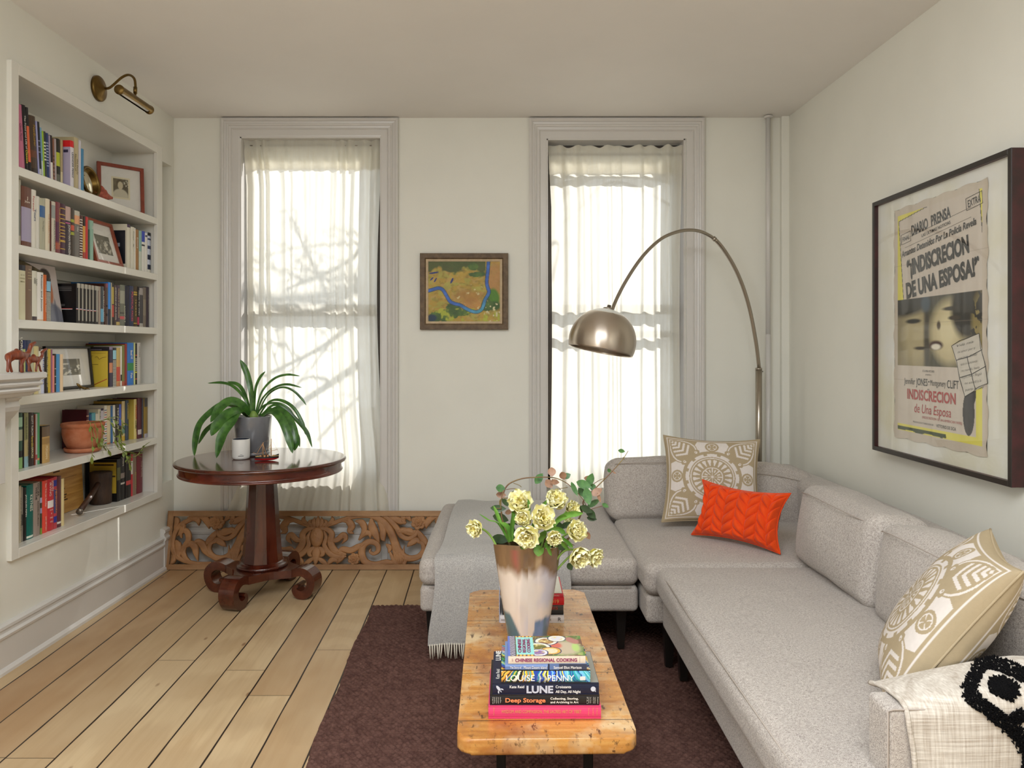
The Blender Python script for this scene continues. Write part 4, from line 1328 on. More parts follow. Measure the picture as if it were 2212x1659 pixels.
book(T, 112.1, 121.4, 436, xs, '#d2cbba', 'pale grey book with a silver title plate', bands=((.68, .93, '#9ba09c'),), text=[('AMERICAN PASTORAL', .36, .58, .34, .1, '#5a5a52', 0)])
book(T, 121.7, 131.8, 437, xs, '#7e3c42', 'dusty red book with a yellow spine line', bands=((.25, .62, '#5a2a48'), (.1, .22, '#a8553e')), text=[('THE HUMAN STAIN', .55, .7, .24, .2, '#e2c45a', 0)])
book(T, 132, 142.8, 441, xs, '#4a2339', 'dark purple book with gold bars', bands=tuple((a, a + .018, '#c9a23f') for a in (.12, .26, .28, .36, .42, .48, .55, .62, .70, .78, .90)))
book(T, 143, 154.3, 447, xs, '#3f333c', 'charcoal book with a pink grey top and white author name', bands=((.72, 1, '#c6a59d'), (.66, .68, '#d65fa0')), text=[('JONATHAN FRANZEN', .34, .6, .4, .1, '#e8e3da', .005)])
book(T, 154.6, 162.3, 451, xs, '#4b4138', 'dark brown book with green and orange bands', bands=((.72, .78, '#a6ad3c'), (.55, .66, '#cf5a42'), (.46, .52, '#a6ad3c')))
book(T, 162.5, 173.8, 456, xs, '#77716b', 'grey book with an orange upper panel', bands=((.72, .9, '#e6a477'), (.9, 1, '#c9c3b4')), text=[('Dubus', .62, .1, .4, 0, '#e8e3da', 0)])
book(T, 174, 180.3, 466, xs, '#512c2a', 'maroon book with a white dotted stripe', bands=tuple((.05 + .06 * i, .075 + .06 * i, '#d9d2c8') for i in range(15)))
book(T, 180.5, 186.3, 468, xs, '#d6a14c', 'amber book with a black top', bands=((.78, 1, '#2a231f'), (.0, .18, '#a8483a')))
book(T, 186.5, 191.6, 469, xs, '#c73a3c', 'bright red book')
book(T, 191.8, 195.3, 496, xs, '#3f5b4b', 'short dark green book')
book(T, 195.6, 203.3, 477, xs, '#8fb4a1', 'pale green book next to the leaning framed photograph', text=[('POEMS', .84, .08, .5, 0, '#e8e3da', 0)])
book(T, 276, 283, 485, -2.10, '#d9d3c0', 'large cream book showing a dark photograph on its cover', art=((.05, .92, .12, .86, '#1b1c24'), (.62, .82, .62, .8, '#8c8fa6'), (.3, .42, .42, .62, '#3d3f4e'), (.2, .3, .5, .58, '#9a9ca8')), depth=.2, bands=((.93, 1, '#4a3050'),))
book(T, 283.2, 285.6, 490, -2.105, '#e2ddd0', 'thin white book right of the large cream one')
book(T, 285.8, 291.4, 491, -2.105, '#dcd7c6', 'off white book with small grey lettering', text=[('Essays', .8, .2, .4, 0, '#77756a', 0), ('New', .58, .06, .4, 0, '#3a3a36', .01)])
book(T, 291.6, 293.6, 493, -2.105, '#e8e4dc', 'thinnest white book among the pale ones')
book(T, 293.8, 301, 496.5, -2.105, '#a47848', 'tan brown book with white title', text=[('Emma', .68, .26, .4, -.1, '#efe8da', 0)])
book(T, 301.3, 307.3, 499, -2.105, '#8db4ad', 'teal and white book', bands=((.0, .5, '#c8cfc2'),))
book(T, 307.5, 314.8, 500, -2.105, '#e2dfd8', 'white book with a bright blue top', bands=((.74, 1, '#3446b0'), (.64, .68, '#2b2b30')))
book(T, 315, 319.8, 504, -2.100, '#e0dcd4', 'narrow white book with a grey mark', bands=((.9, .95, '#5a5a70'),))
book(T, 320, 327.2, 503, -2.099, '#c9cfe0', 'blue and black marbled book at the far end', bands=((0, .1, '#e2ded2'), (.1, .22, '#1c2440'), (.34, .46, '#1c2440'), (.6, .68, '#2a3560'), (.82, .86, '#2a3560'), (.92, 1, '#14141e')))
# ---- third shelf
T = 'third'; xs = -2.105
book(T, 40, 56.7, 572.5, xs, '#dad4b2', 'cream book with a black top band', bands=((.9, 1, '#1f1c26'),), text=[('ALL THE', .82, .5, .024, 0, '#8a845e', .005, 1), ('KINGS', .76, .6, .024, 0, '#8a845e', .005, 1), ('MEN', .70, .5, .024, 0, '#8a845e', .005, 1)])
book(T, 57, 70.8, 574, xs, '#7b6350', 'brown clothbound book with gold lettering', text=[('THE', .93, .4, .018, 0, '#d8c490', .005, 1), ('LIFE OF', .87, .6, .018, 0, '#d8c490', .005, 1), ('JOHN', .82, .6, .018, 0, '#d8c490', .005, 1), ('ADAMS', .77, .6, .018, 0, '#d8c490', .005, 1), ('PAGE', .56, .4, .014, 0, '#d8c490', .005, 1)])
book(T, 71, 81.7, 585.5, xs, '#dedac9', 'white book with a dark dome shape at its foot', bands=((0, .09, '#4a3c3e'),), text=[('HARD', .80, .12, .32, -.1, '#3a3a34', .01), ('RAIN', .78, .12, .25, .25, '#3a3a34', 0)])
book(T, 82, 95.3, 588.5, xs, '#e7e2db', 'white book with a long black title running down its spine', text=[('Flotsam and Jetsam', .58, .74, .26, .1, '#26242a', .008)], bands=((0, .04, '#d5b59a'),))
book(T, 95.6, 102.3, 594, xs, '#ca662f', 'burnt orange book', text=[('THE CORAL REEF', .5, .6, .3, 0, '#ecd5bd', 0)])
chk = tuple((.0 + .03 * i, .015 + .03 * i, '#d9d4c6') for i in range(23))
book(T, 102.6, 111.6, 601.5, xs, '#2a292b', 'black and white checked book with a light blue label', bands=chk + ((.70, .93, '#8cc0dc'),))
for i, (a, b, yt) in enumerate(((166, 173.8, 613), (174, 181.8, 614), (182, 189.8, 617), (190, 196.8, 619), (197, 203.8, 619.5), (204, 213.6, 620.5))):
    o = book(T, a, b, yt, -2.11, '#2a2524', ['first of the six matching dark volumes showing its black cover', 'second of the six matching dark volumes', 'third of the six matching dark volumes', 'fourth of the six matching dark volumes', 'fifth of the six matching dark volumes', 'last of the six matching dark volumes'][i],
             bands=((.35, .362, '#c23a3a'), (.362, .376, '#e6e2de'), (.376, .386, '#3a3f8c')), depth=.18,
             art=((0, 1, 0, 1, '#0e0b0c'), (.1, .62, .365, .38, '#c23a3a'), (.1, .62, .35, .365, '#e0dcd8'), (.12, .8, .9, .91, '#8a8584'), (.12, .85, .86, .87, '#8a8584'), (.12, .8, .82, .83, '#8a8584'), (.3, .62, .47, .48, '#8a8584'), (.3, .6, .44, .45, '#8a8584')) if i == 0 else ())
    y0, y1 = Ypx(a, -2.11), Ypx(b, -2.11)
    ym, hh = (y0 + y1) / 2, .205
    MB().box(-2.111, -2.1085, ym - (y1 - y0) * .1, ym + (y1 - y0) * .2, 1.47, 1.455 + hh * .86).box(-2.111, -2.1086, ym - (y1 - y0) * .38, ym + (y1 - y0) * .38, 1.455 + hh * .86, 1.455 + hh * .97).build('spine_stripe', mat('silver_print', '#aaa396', .5), o)
book(T, 214, 218.8, 619, -2.11, '#a39285', 'tan book after the matching dark volumes', depth=.19)
book(T, 219, 226, 619, -2.11, '#454b50', 'dark grey book with a light blue lower spine', bands=((.08, .42, '#6daac8'),), text=[('AN AMERICAN DREAM', .5, .8, .35, .2, '#e8e3da', 0)])
book(T, 226.2, 229.8, 613.5, -2.11, '#4b2519', 'tall dark brown book', depth=.2)
book(T, 230, 234.8, 612.5, -2.11, '#5a4a44', 'brown grey book with two black bands', bands=((.22, .28, '#221c1a'), (.44, .48, '#221c1a'), (.9, 1, '#8a4a5c')))
book(T, 235, 240.4, 610, -2.108, '#2f7bc8', 'tall bright blue book with a dark foot', bands=((0, .38, '#1c222c'),), depth=.2)
book(T, 240.6, 243, 611, -2.11, '#b3a894', 'thin greyish cream book')
book(T, 243.2, 247.4, 611, -2.11, '#2a2522', 'black book with yellow and red lettering blocks', bands=((.5, .9, '#c3ae55'), (.2, .48, '#c95648')))
book(T, 247.6, 252.3, 616, -2.11, '#53423e', 'brown book with bold white lettering', text=[('AMERICANS OF OUR OWN', .55, .8, .6, 0, '#e8e3da', 0)])
book(T, 252.5, 260.3, 616.5, -2.11, '#4a3a48', 'plum book with a long gold title', bands=((.02, .1, '#c9b06a'),), text=[('FIORELLO H. LA GUARDIA', .56, .72, .42, 0, '#d8bd95', 0)])
book(T, 260.5, 271.3, 616, -2.11, '#76786a', 'grey green book with a pale portrait on its spine', bands=((.55, .86, '#a5a594'), (.30, .34, '#4a4640'), (.17, .24, '#d05a60')), text=[('ROOSEVELT', .3, .4, .3, .3, '#e0dfc6', 0)])
book(T, 271.5, 280.8, 618, -2.11, '#13132c', 'black and navy thick book', bands=((.0, .0, '#13132c'),))
book(T, 281, 289.8, 618, -2.11, '#343a58', 'slate blue book with red title', text=[('POLITICAL FACES', .5, .72, .45, 0, '#dc5f6c', .01)])
book(T, 290, 297.8, 619, -2.11, '#4c391e', 'dark brown book with gold dots', bands=((.78, .82, '#c9a94a'), (.84, .87, '#c9a94a'), (.08, .1, '#c9a94a')), text=[('T R U M A N', .48, .4, .3, -.1, '#e0c878', .01)])
book(T, 298, 302.3, 619.5, -2.11, '#221c1e', 'narrow black book with white text and a crimson foot', bands=((.06, .25, '#b23352'),), text=[('HOW TO WIN', .6, .6, .5, 0, '#e8e3da', .01)])
book(T, 302.5, 310.3, 620, -2.11, '#4a4649', 'dark grey book with a pale photograph at its top', bands=((.8, .97, '#a89f9c'), (.0, .1, '#b9b2aa')))
book(T, 310.5, 316.8, 621, -2.11, '#7c7064', 'grey taupe book', bands=((.3, .7, '#8d8272'),))
book(T, 317, 323.2, 620, -2.11, '#4a3f48', 'purple grey book at the far end', text=[('A. LINCOLN', .6, .4, .35, .1, '#9a8f88', 0)])
# ---- fourth shelf
T = 'fourth'; xs = -2.105
book(T, 41, 50.3, 737, xs, '#4b4141', 'dark book with white capitals behind the carved camels', text=[('LORENZO', .82, .5, .5, .1, '#e8e3da', .01), ('ROME', .3, .25, .4, .1, '#e8e3da', .01)], bands=((0, .3, '#9c5f48'),))
book(T, 50.5, 56.8, 735.5, xs, '#b4bf7a', 'lime book with a navy top', bands=((.84, 1, '#1f2b5a'),))
book(T, 57, 67.8, 735, xs, '#2b3452', 'thick navy book', bands=((0, .25, '#3a4c78'),), depth=.2)
book(T, 68, 74.8, 748, xs, '#b4b295', 'grey green book', bands=((0, .25, '#7a786a'),))
book(T, 75, 84.8, 748, xs, '#cebe88', 'mustard tan clothbound book')
book(T, 85, 89.8, 750.5, xs, '#d8d3c4', 'white book with a brown top', bands=((.92, 1, '#5c4436'),))
book(T, 90, 97.2, 755, xs, '#d6d3d2', 'white book with blue lettering', bands=((0, .3, '#c9cbe0'),), text=[('INDIGO', .5, .6, .4, 0, '#4a5590', .01)])
book(T, 97.5, 105.3, 753, xs, '#2f251f', 'black brown book with yellow title', text=[('WHO TRIES NEVER GIVES UP', .55, .85, .4, .15, '#ddd07a', .01)])
book(T, 105.5, 111.3, 754, xs, '#c9a93c', 'mustard yellow book')
book(T, 111.5, 114.3, 755, xs, '#9c6880', 'thin mauve book')
book(T, 114.6, 119, 768, xs, '#e08c82', 'short salmon pink book')
book(T, 119.2, 122.3, 764.5, xs, '#39332b', 'narrow black book', bands=((.2, .22, '#cfc6a4'), (.4, .42, '#cfc6a4'), (.6, .62, '#cfc6a4')))
book(T, 122.6, 131, 765, xs, '#4a90c6', 'sky blue book')
book(T, 131.3, 138, 765.5, xs, '#e8c9a2', 'peach coloured book beside the black framed photograph')
book(T, 237.5, 245, 749.5, -2.112, '#3c3249', 'dark purple book behind the yellow booklet', bands=((.35, .6, '#d68a62'), (.93, 1, '#8a7a98')), depth=.2, art=((0, 1, 0, 1, '#231d26'), (.2, .7, .92, .94, '#77707c')))
book(T, 245.4, 252.8, 751, -2.112, '#2a292b', 'black and white checked book with a pale blue label', bands=chk + ((.70, .93, '#9cd0e0'),))
book(T, 253, 261.2, 751.5, -2.112, '#cbb26c', 'yellow book with a red figure', bands=((.12, .5, '#cc4c34'), (.5, .68, '#d8a860'), (.0, .1, '#d08a5a')))
book(T, 261.4, 264.4, 748, -2.112, '#e6e1d6', 'thin white book with a black foot', bands=((.12, .28, '#2a2624'),))
book(T, 264.6, 270.8, 745, -2.112, '#7d7c3e', 'olive green book', depth=.2, bands=((0, .1, '#b0573c'),))
book(T, 271, 276.2, 742.5, -2.112, '#96342c', 'brick red book', depth=.22)
book(T, 276.5, 289.8, 740.5, -2.108, '#2f79cc', 'thick bright blue book with a green blob', bands=((.34, .52, '#2f8a4a'),), depth=.22, text=[('Best', .76, .12, .34, .05, '#f0eee8', .01), ('of All', .68, .12, .3, .1, '#f0eee8', .01), ('Fish', .22, .12, .32, .05, '#f0eee8', .01)])
book(T, 290, 293.4, 740, -2.112, '#c6cc90', 'thin pale yellow green book')
book(T, 293.6, 297.4, 742, -2.112, '#231f1f', 'narrow black book with white dots', bands=((.7, .72, '#d8604c'), (.12, .14, '#d8604c'), (.28, .31, '#d6cf3c')) + tuple((.34 + .045 * i, .355 + .045 * i, '#e8e3da') for i in range(7)))
book(T, 297.6, 305, 740.5, -2.112, '#c9c4bd', 'pale grey book at the far end', text=[('LOVE POEMS', .78, .26, .35, 0, '#77706a', 0)])
# ---- fifth shelf
T = 'fifth'; xs = -2.112
book(T, 41.5, 50.8, 892, xs, '#395546', 'mottled green book at the near end', bands=((.75, .92, '#9cc0a4'), (.5, .7, '#a3a58a'), (.2, .32, '#25221f'), (0, .2, '#86ab6a')), depth=.18)
book(T, 51, 53, 893, xs, '#25201d', 'thin black book')
book(T, 53.2, 63.2, 892, xs, '#8d8c60', 'olive book turning pale blue at its foot', bands=((0, .2, '#8fb0b8'), (.2, .5, '#b0a071')), text=[('PETER BLAUNER', .72, .4, .3, -.12, '#4a4a2c', 0), ('MAN OF THE HOUR', .28, .4, .22, .25, '#3a3a2c', 0)])
book(T, 63.5, 75.3, 892, xs, '#2f241f', 'dark brown book with white author name', text=[('SCOTT TUROW', .76, .38, .36, 0, '#dcd6ca', .01), ('Reversible', .46, .2, .4, .02, '#d9c15a', .01), ('ERRORS', .25, .2, .36, .02, '#d9cfa0', .01)])
book(T, 75.5, 77.8, 895, xs, '#7c3c2c', 'thin rust red book')
book(T, 78, 81.8, 894, xs, '#bab6b4', 'narrow silver grey book', bands=((.1, .2, '#a8505a'),))
book(T, 82, 87.3, 892, xs, '#4f9566', 'bright green book', bands=((.08, .12, '#c98a5a'),))
book(T, 92.5, 109, 919, -2.105, '#c09b5e', 'short thick tan book with a photograph on its spine', bands=((.70, .97, '#6e5a46'), (.97, 1, '#1c1714'), (.5, .66, '#a5824c')), depth=.12, art=((0, 1, 0, 1, '#2c211c'),), text=[('PERSIAN', .28, .35, .3, 0, '#f0dfb8', 0)])
book(T, 188, 193.8, 885, -2.190, '#4d0f1c', 'dark maroon clothbound book standing behind the terracotta pot', depth=.13, bands=tuple((.1 + .12 * i, .13 + .12 * i, '#d5a98a') for i in range(7)))
book(T, 194, 199.3, 895, -2.190, '#1e5284', 'short deep blue book behind the pot rim', depth=.12)
book(T, 199.5, 207.8, 892, -2.190, '#5ba5b2', 'short teal book behind the pot rim', depth=.12)
book(T, 208, 213.3, 894, -2.190, '#e3dccb', 'short cream book behind the pot rim', depth=.12)
book(T, 213.5, 219, 884, -2.190, '#e6dfc6', 'cream book with black lettering above the pot rim', depth=.13, text=[('BLUES', .84, .2, .4, 0, '#2a2622', .01)])
book(T, 219.3, 226.6, 882, -2.188, '#cdc3cc', 'pale lilac book with a dark top corner', depth=.14, bands=((.94, 1, '#33203c'),))
air = tuple((.03 + .06 * i, .05 + .06 * i, '#c2413c' if i % 2 else '#2f4f86') for i in range(15))
book(T, 227, 232.3, 876, -2.180, '#e7e0d2', 'white book striped red and blue like an airmail letter', bands=air, depth=.18)
book(T, 232.6, 240.2, 876, -2.180, '#dcc9a3', 'sand coloured book', bands=((.0, .03, '#c9783c'),), depth=.18)
book(T, 240.5, 245, 877, -2.180, '#3a6ea3', 'medium blue book')
book(T, 245.3, 250.4, 875, -2.180, '#e4dfd3', 'white book with a red edge', bands=((.0, .02, '#c03a30'),), depth=.18)
book(T, 251, 258.4, 873, -2.178, '#2b221c', 'black book with large pale capitals', text=[('MINGUS', .62, .56, .5, 0, '#d9d2c2', .015), ('XX', .08, .1, .5, 0, '#d9d2c2', 0)])
book(T, 258.6, 264.3, 872, -2.178, '#2c2a30', 'black book with a violet blue upper spine', bands=((.4, .98, '#4d62c8'),))
book(T, 264.6, 272.8, 866.5, -2.172, '#d4bf8c', 'tan book with an ochre top and a green blot', bands=((.18, .38, '#6a8a78'), (.0, .12, '#c9a83c')), depth=.2, art=((0, 1, 0, 1, '#c09a45'),))
book(T, 273, 279.3, 864.5, -2.165, '#3a4759', 'slate navy book with yellow title', depth=.2, text=[('LANDMARK', .72, .4, .4, 0, '#dcc35a', .01)])
book(T, 290.5, 298.8, 860, -2.145, '#dcca82', 'very thick yellow book with a red and black title', maxh=.230, art=((0, 1, 0, 1, '#c9b052'),), depth=.19, text=[('LINCOLN', .68, .34, .5, 0, '#d2452f', .015), ('GORE', .36, .2, .34, -.2, '#2a2622', 0), ('VIDAL', .30, .24, .4, .15, '#2a2622', 0)])
book(T, 299, 308.3, 860, -2.135, '#5c2c36', 'dark wine red book with a white sticker', bands=((.1, .22, '#cfc3c0'),))
book(T, 308.6, 312.8, 861, -2.128, '#4c4a53', 'narrow steel grey book')
book(T, 313, 320.4, 860, -2.120, '#9b813f', 'gold book with a black and white photograph at its top', bands=((.78, 1, '#55504e'), (0, .1, '#b3adb8')))
# ---- bottom shelf
T = 'bottom'; xs = -2.115
book(T, 42.5, 47.3, 1050, xs, '#b6a991', 'narrow grey beige book at the near end', text=[('ANNE ROCHELL', .5, .6, .35, 0, '#4a4238', 0)])
book(T, 47.5, 50.3, 1052, xs, '#8b8578', 'thin grey photographic book', bands=((.3, .5, '#3b3834'),))
book(T, 50.5, 58.8, 1054, xs, '#1c1817', 'black book with white chef name', text=[('JACQUES PEPIN', .66, .42, .34, .2, '#e8e3da', .01)])
book(T, 59, 73.3, 1047, xs, '#14665c', 'deep teal green book with a large white title', text=[('KEYNES', .66, .3, .42, .1, '#dde0d2', .005)], bands=((.02, .06, '#dde0d2'),))
book(T, 73.6, 87.8, 1042, xs, '#9b8b81', 'thick taupe book with black lettering', text=[('OSCAR', .86, .24, .24, .12, '#2c2622', .01), ('WILDE', .80, .24, .24, -.18, '#2c2622', .01), ('RICHARD ELLMANN', .42, .46, .16, .1, '#2c2622', .008)])
book(T, 88, 92.3, 1041, xs, '#474638', 'dark green and black photographic book', bands=((.6, .7, '#a9a8c4'), (.4, .5, '#9a98b8'), (0, .12, '#7d9a3a')))
book(T, 92.6, 104.3, 1038, xs, '#e24c3c', 'coral red cookbook with white script', text=[('See You on Sunday', .72, .44, .26, .05, '#f2e6de', 0), ('SAM SIFTON', .18, .26, .18, .05, '#f2e6de', .005)])
book(T, 104.6, 117.3, 1034, xs, '#c43139', 'crimson novel with white capitals and a small white square', bands=((.44, .58, '#e6dcd8'),), text=[('JOHN', .86, .2, .28, .25, '#f0e6e0', 0), ('IRVING', .80, .26, .34, -.15, '#f0e6e0', 0), ('UNTIL', .40, .55, .03, 0, '#f0e6e0', 0, 1), ('I', .33, .08, .03, 0, '#f0e6e0', 0, 1), ('FIND', .25, .5, .03, 0, '#f0e6e0', 0, 1), ('YOU', .17, .5, .03, 0, '#f0e6e0', 0, 1)])
book(T, 117.6, 124.8, 1030, xs, '#b8434c', 'red book with blue squares and an orange title', bands=((.82, .94, '#33358c'), (.12, .24, '#33358c'), (.3, .76, '#474a78')), text=[('HEMINGWAY', .53, .46, .5, 0, '#e08a3c', .01)])
book(T, 125, 133.8, 1029, xs, '#60323a', 'dull maroon book with a white emblem at its foot', bands=((.07, .11, '#d9d2c8'),))
book(T, 134, 140.2, 1034, xs, '#dbc893', 'pale yellow book in front of the wooden board')
xs = -2.145
book(T, 254, 262, 987, xs, '#14110f', 'black book with a large yellow cover panel behind the mallet', maxh=.233, depth=.175, bands=((.5, .8, '#5a5a32'),), art=((0, 1, 0, 1, '#0f0c0b'), (.02, .86, .20, .93, '#b39532'), (.1, .72, .85, .89, '#3a2a14'), (.02, .86, .795, .80, '#5a4a1c'), (.02, .86, .765, .77, '#5a4a1c'), (.02, .86, .735, .74, '#5a4a1c'), (.02, .86, .705, .71, '#5a4a1c'), (.02, .86, .675, .68, '#5a4a1c'), (.04, .3, .585, .62, '#3a2a14')))
book(T, 262.2, 271, 986, xs, '#171313', 'black book with silver lettering', text=[('Sinatra', .88, .2, .5, 0, '#c9c3b8', .01)], bands=((.5, .62, '#8a7c74'), (.36, .4, '#cfc9c0')))
book(T, 271.2, 273.2, 984, xs, '#1a1414', 'very thin black book')
book(T, 273.4, 284.3, 983, xs, '#191311', 'black book with gold title and a red stamp', bands=((.30, .40, '#c44a48'), (.8, .92, '#4a3e22')), text=[('NIXON', .78, .26, .4, .1, '#b09a58', .01)])
book(T, 284.5, 288, 981, xs, '#c83c44', 'red book with white lettering', bands=((.52, .84, '#dcd6d0'),))
book(T, 288.2, 296, 980, xs, '#8b7460', 'dusty brown clothbound book', text=[('BENCHLEY', .35, .4, .3, .1, '#c9b468', 0)])
book(T, 297, 309, 979, xs, '#7b2732', 'thick wine red clothbound book at the far end', depth=.18, text=[('Through the Looking', .6, .4, .2, .25, '#d8c4b0', 0)])

# ---------------------------------------------------------------- other things on the shelves
def framed(name, c, right, up, w, h, fw, label, frame_col, mat_w, pic, photo_fn, group=None, thick=.016, matcol='#e4e0d8', rough=.4):
    """a framed picture: centre c, right and up vectors, outer size, frame width, mount width; photo_fn(U, V) colours the print"""
    right = Vector(right).normalized(); up = Vector(up); up = (up - right * up.dot(right)).normalized(); n = right.cross(up)
    R = Matrix((right, up, n)).transposed().to_4x4(); M = Matrix.Translation(c) @ R
    t = thing(name, c, label, 'framed picture', group)
    fm = MB(); 
    outer = [(-w / 2, -h / 2), (w / 2, -h / 2), (w / 2, h / 2), (-w / 2, h / 2)]
    inner = [(a - math.copysign(fw, a), b - math.copysign(fw, b)) for a, b in outer]
    rings = [(outer, -thick / 2), (outer, thick / 2 - .001), ([(a - math.copysign(.0015, a), b - math.copysign(.0015, b)) for a, b in outer], thick / 2), ([(a + math.copysign(.001, a), b + math.copysign(.001, b)) for a, b in inner], thick / 2), (inner, thick / 2 - .001), (inner, -thick / 2)]
    vs = []; fs = []
    for ring, z in rings: vs += [(a, b, z) for a, b in ring]
    for i in range(len(rings) - 1):
        for j in range(4):
            fs.append((i * 4 + j, i * 4 + (j + 1) % 4, i * 4 + 4 + (j + 1) % 4, i * 4 + 4 + j))
    fm.add(vs, fs, 0, False, M); fm.build('frame', mat('frame_' + frame_col.strip('#'), frame_col, rough, var=.25, vscale=25), t)
    iw, ih = w - 2 * fw, h - 2 * fw
    MB().box(-iw / 2, iw / 2, -ih / 2, ih / 2, -thick / 2, -thick / 2 + .004, M=M).build('mount', mat('mount_' + matcol.strip('#'), matcol, .8, var=.04, vscale=30), t)
    px, py, pw, ph = pic
    nn = 46
    g = MB().grid(lambda u, v: M @ Vector((px + (u - .5) * pw, py + (v - .5) * ph, -thick / 2 + .0046)), nn, nn)
    u = np.linspace(0, 1, nn + 1); U, V = np.meshgrid(u, u)
    g.build('print', attr_mat('photo_print', .35), t, colors=photo_fn(U, V).reshape(-1, 3), fix=False)
    gg = MB().add([M @ Vector(p) for p in ((-iw / 2, -ih / 2, thick / 2 - .004), (iw / 2, -ih / 2, thick / 2 - .004), (iw / 2, ih / 2, thick / 2 - .004), (-iw / 2, ih / 2, thick / 2 - .004))], [(0, 1, 2, 3)])
    gg.build('glass', M_pglass, t, fix=False)
    return t
M_pglass = glass_material('picture_glass', f=.8)

def npnoise(U, V, sx, sy, seed):
    """smooth value noise on arrays"""
    rng = np.random.default_rng(seed); T_ = rng.random((64, 64))
    def layer(a, b):
        i, j = np.floor(a).astype(int), np.floor(b).astype(int); f, g = a - i, b - j
        f, g = f * f * (3 - 2 * f), g * g * (3 - 2 * g)
        t = lambda p, q: T_[p % 64, q % 64]
        return (t(i, j) * (1 - f) + t(i + 1, j) * f) * (1 - g) + (t(i, j + 1) * (1 - f) + t(i + 1, j + 1) * f) * g
    return .6 * layer(U * sx, V * sy) + .28 * layer(U * sx * 2.1 + 7, V * sy * 2.1 + 3) + .12 * layer(U * sx * 4.3, V * sy * 4.3)
def lerp(a, b, t): return a + (b - a) * t[..., None]
def C_(c): return np.array(lin(c))
def blob(U, V, u, v, a, b, soft=.15):
    d = np.hypot((U - u) / a, (V - v) / b)
    return np.clip((1 - d) / soft + .5, 0, 1)

def portrait(U, V):
    c = lerp(C_('#4a4130'), C_('#7a6f56'), npnoise(U, V, 4, 4, 1))
    c = lerp(c, C_('#cfc7ae'), blob(U, V, .48, .12, .42, .34) * .9)
    c = lerp(c, C_('#5a4e38'), blob(U, V, .45, .72, .19, .17))
    c = lerp(c, C_('#cbbf9f'), blob(U, V, .48, .62, .14, .18))
    c = lerp(c, C_('#e0dcc8'), (npnoise(U, V, 14, 14, 5) > .62) * ((U > .6) & (V > .55)) * .8)
    c = lerp(c, C_('#ddd3b4'), 1.0 * ((U < .1) | (U > .9) | (V < .08) | (V > .92)))
    return c
def crowd(seed, tint='#cfc9b8'):
    def fn(U, V):
        n = npnoise(U, V, 5, 5, seed)
        c = lerp(C_('#3b372c'), C_('#7d7763'), n)
        c = lerp(c, C_(tint), np.clip((npnoise(U, V, 9, 7, seed + 3) - .55) * 6, 0, 1) * (V < .75))
        c = lerp(c, C_('#5d5746'), np.clip((V - .6) * 2.4, 0, .85))
        return c
    return fn
framed('framed_photograph', (-2.205, 4.285, 2.245), (.172, .18, 0), (-.05, .03, 1), .25, .275, .019,
       'red wooden framed portrait photograph standing in the corner of the top shelf', '#8c3d28', .05, (0, .005, .10, .125), portrait)
framed('framed_photograph', (-2.147, 3.995, 1.895), (0, 1, 0), (-.28, 0, 1), .265, .245, .017,
       'red wooden framed group photograph tilted back on the second shelf', '#9a4a30', .05, (0, -.01, .145, .105), crowd(4))
framed('framed_photograph', (-2.19, 3.757, 1.238), (0, 1, 0), (-.10, 0, 1), .385, .212, .011,
       'black framed landscape photograph standing on the fourth shelf', '#1d1a17', .06, (-.002, .002, .20, .082), crowd(9))

# brass rimmed round mirror
Mx = Matrix.Translation((-2.125, 3.825, 2.183)) @ rot_to((.0, 1, 0), (1, 0, .18))
t = thing('round_mirror', (-2.12, 3.825, 2.102), 'small round brass rimmed mirror propped on the top shelf', 'mirror')
M_brass = mat('aged_brass', '#7d6438', .38, 1.0, var=.2, vscale=20, bump=.05, bscale=200)
MB().lathe([(.066, -.008), (.078, -.008), (.0805, -.002), (.0795, .006), (.076, .010), (.071, .009), (.067, .004), (.066, -.002)], n=48, M=Mx, close=True).build('rim', M_brass, t)
MB().lathe([(.0001, -.001), (.0665, -.001), (.0665, -.005), (.0001, -.005)], n=48, M=Mx).build('mirror_glass', mat('mirror_silver', '#d8d2bc', .06, 1.0), t)

# pink stone carving
def carving():
    mb = MB()
    prof = smooth_path([(0, 0, .0), (.012, 0, .012), (.03, 0, .026), (.05, 0, .040), (.066, 0, .052), (.08, 0, .036), (.096, 0, .022), (.108, 0, .016), (.118, 0, .012)], 4)
    n = len(prof)
    pts = [Vector((-2.125 + .03 * i / n, 3.86 + p.x * 1.05, 2.103 + .030)) for i, p in enumerate(prof)]
    rad = [max(.004, p.z * .62) for p in prof]
    mb.tube([p + Vector((0, 0, r * .15)) for p, r in zip(pts, rad)], rad, 14, flat=.62)
    mb.tube([(-2.112, 3.91, 2.15), (-2.112, 3.915, 2.172), (-2.112, 3.908, 2.184)], [.014, .010, .003], 10)
    mb.v = [tuple(Vector(p) + mnoise.noise_vector(Vector(p) * 60) * .0025) for p in mb.v]
    zmin = min(p[2] for p in mb.v)
    mb.v = [(a, b, c - zmin + 2.1015) for a, b, c in mb.v]
    mb.build('stone_carving', mat('pink_sandstone', '#b5604a', .8, col2='#8f4535', vscale=60, bump=.6, bscale=140, bdist=.003), label='small carved reddish stone figure lying in front of the red framed portrait', cat='ornament')
carving()

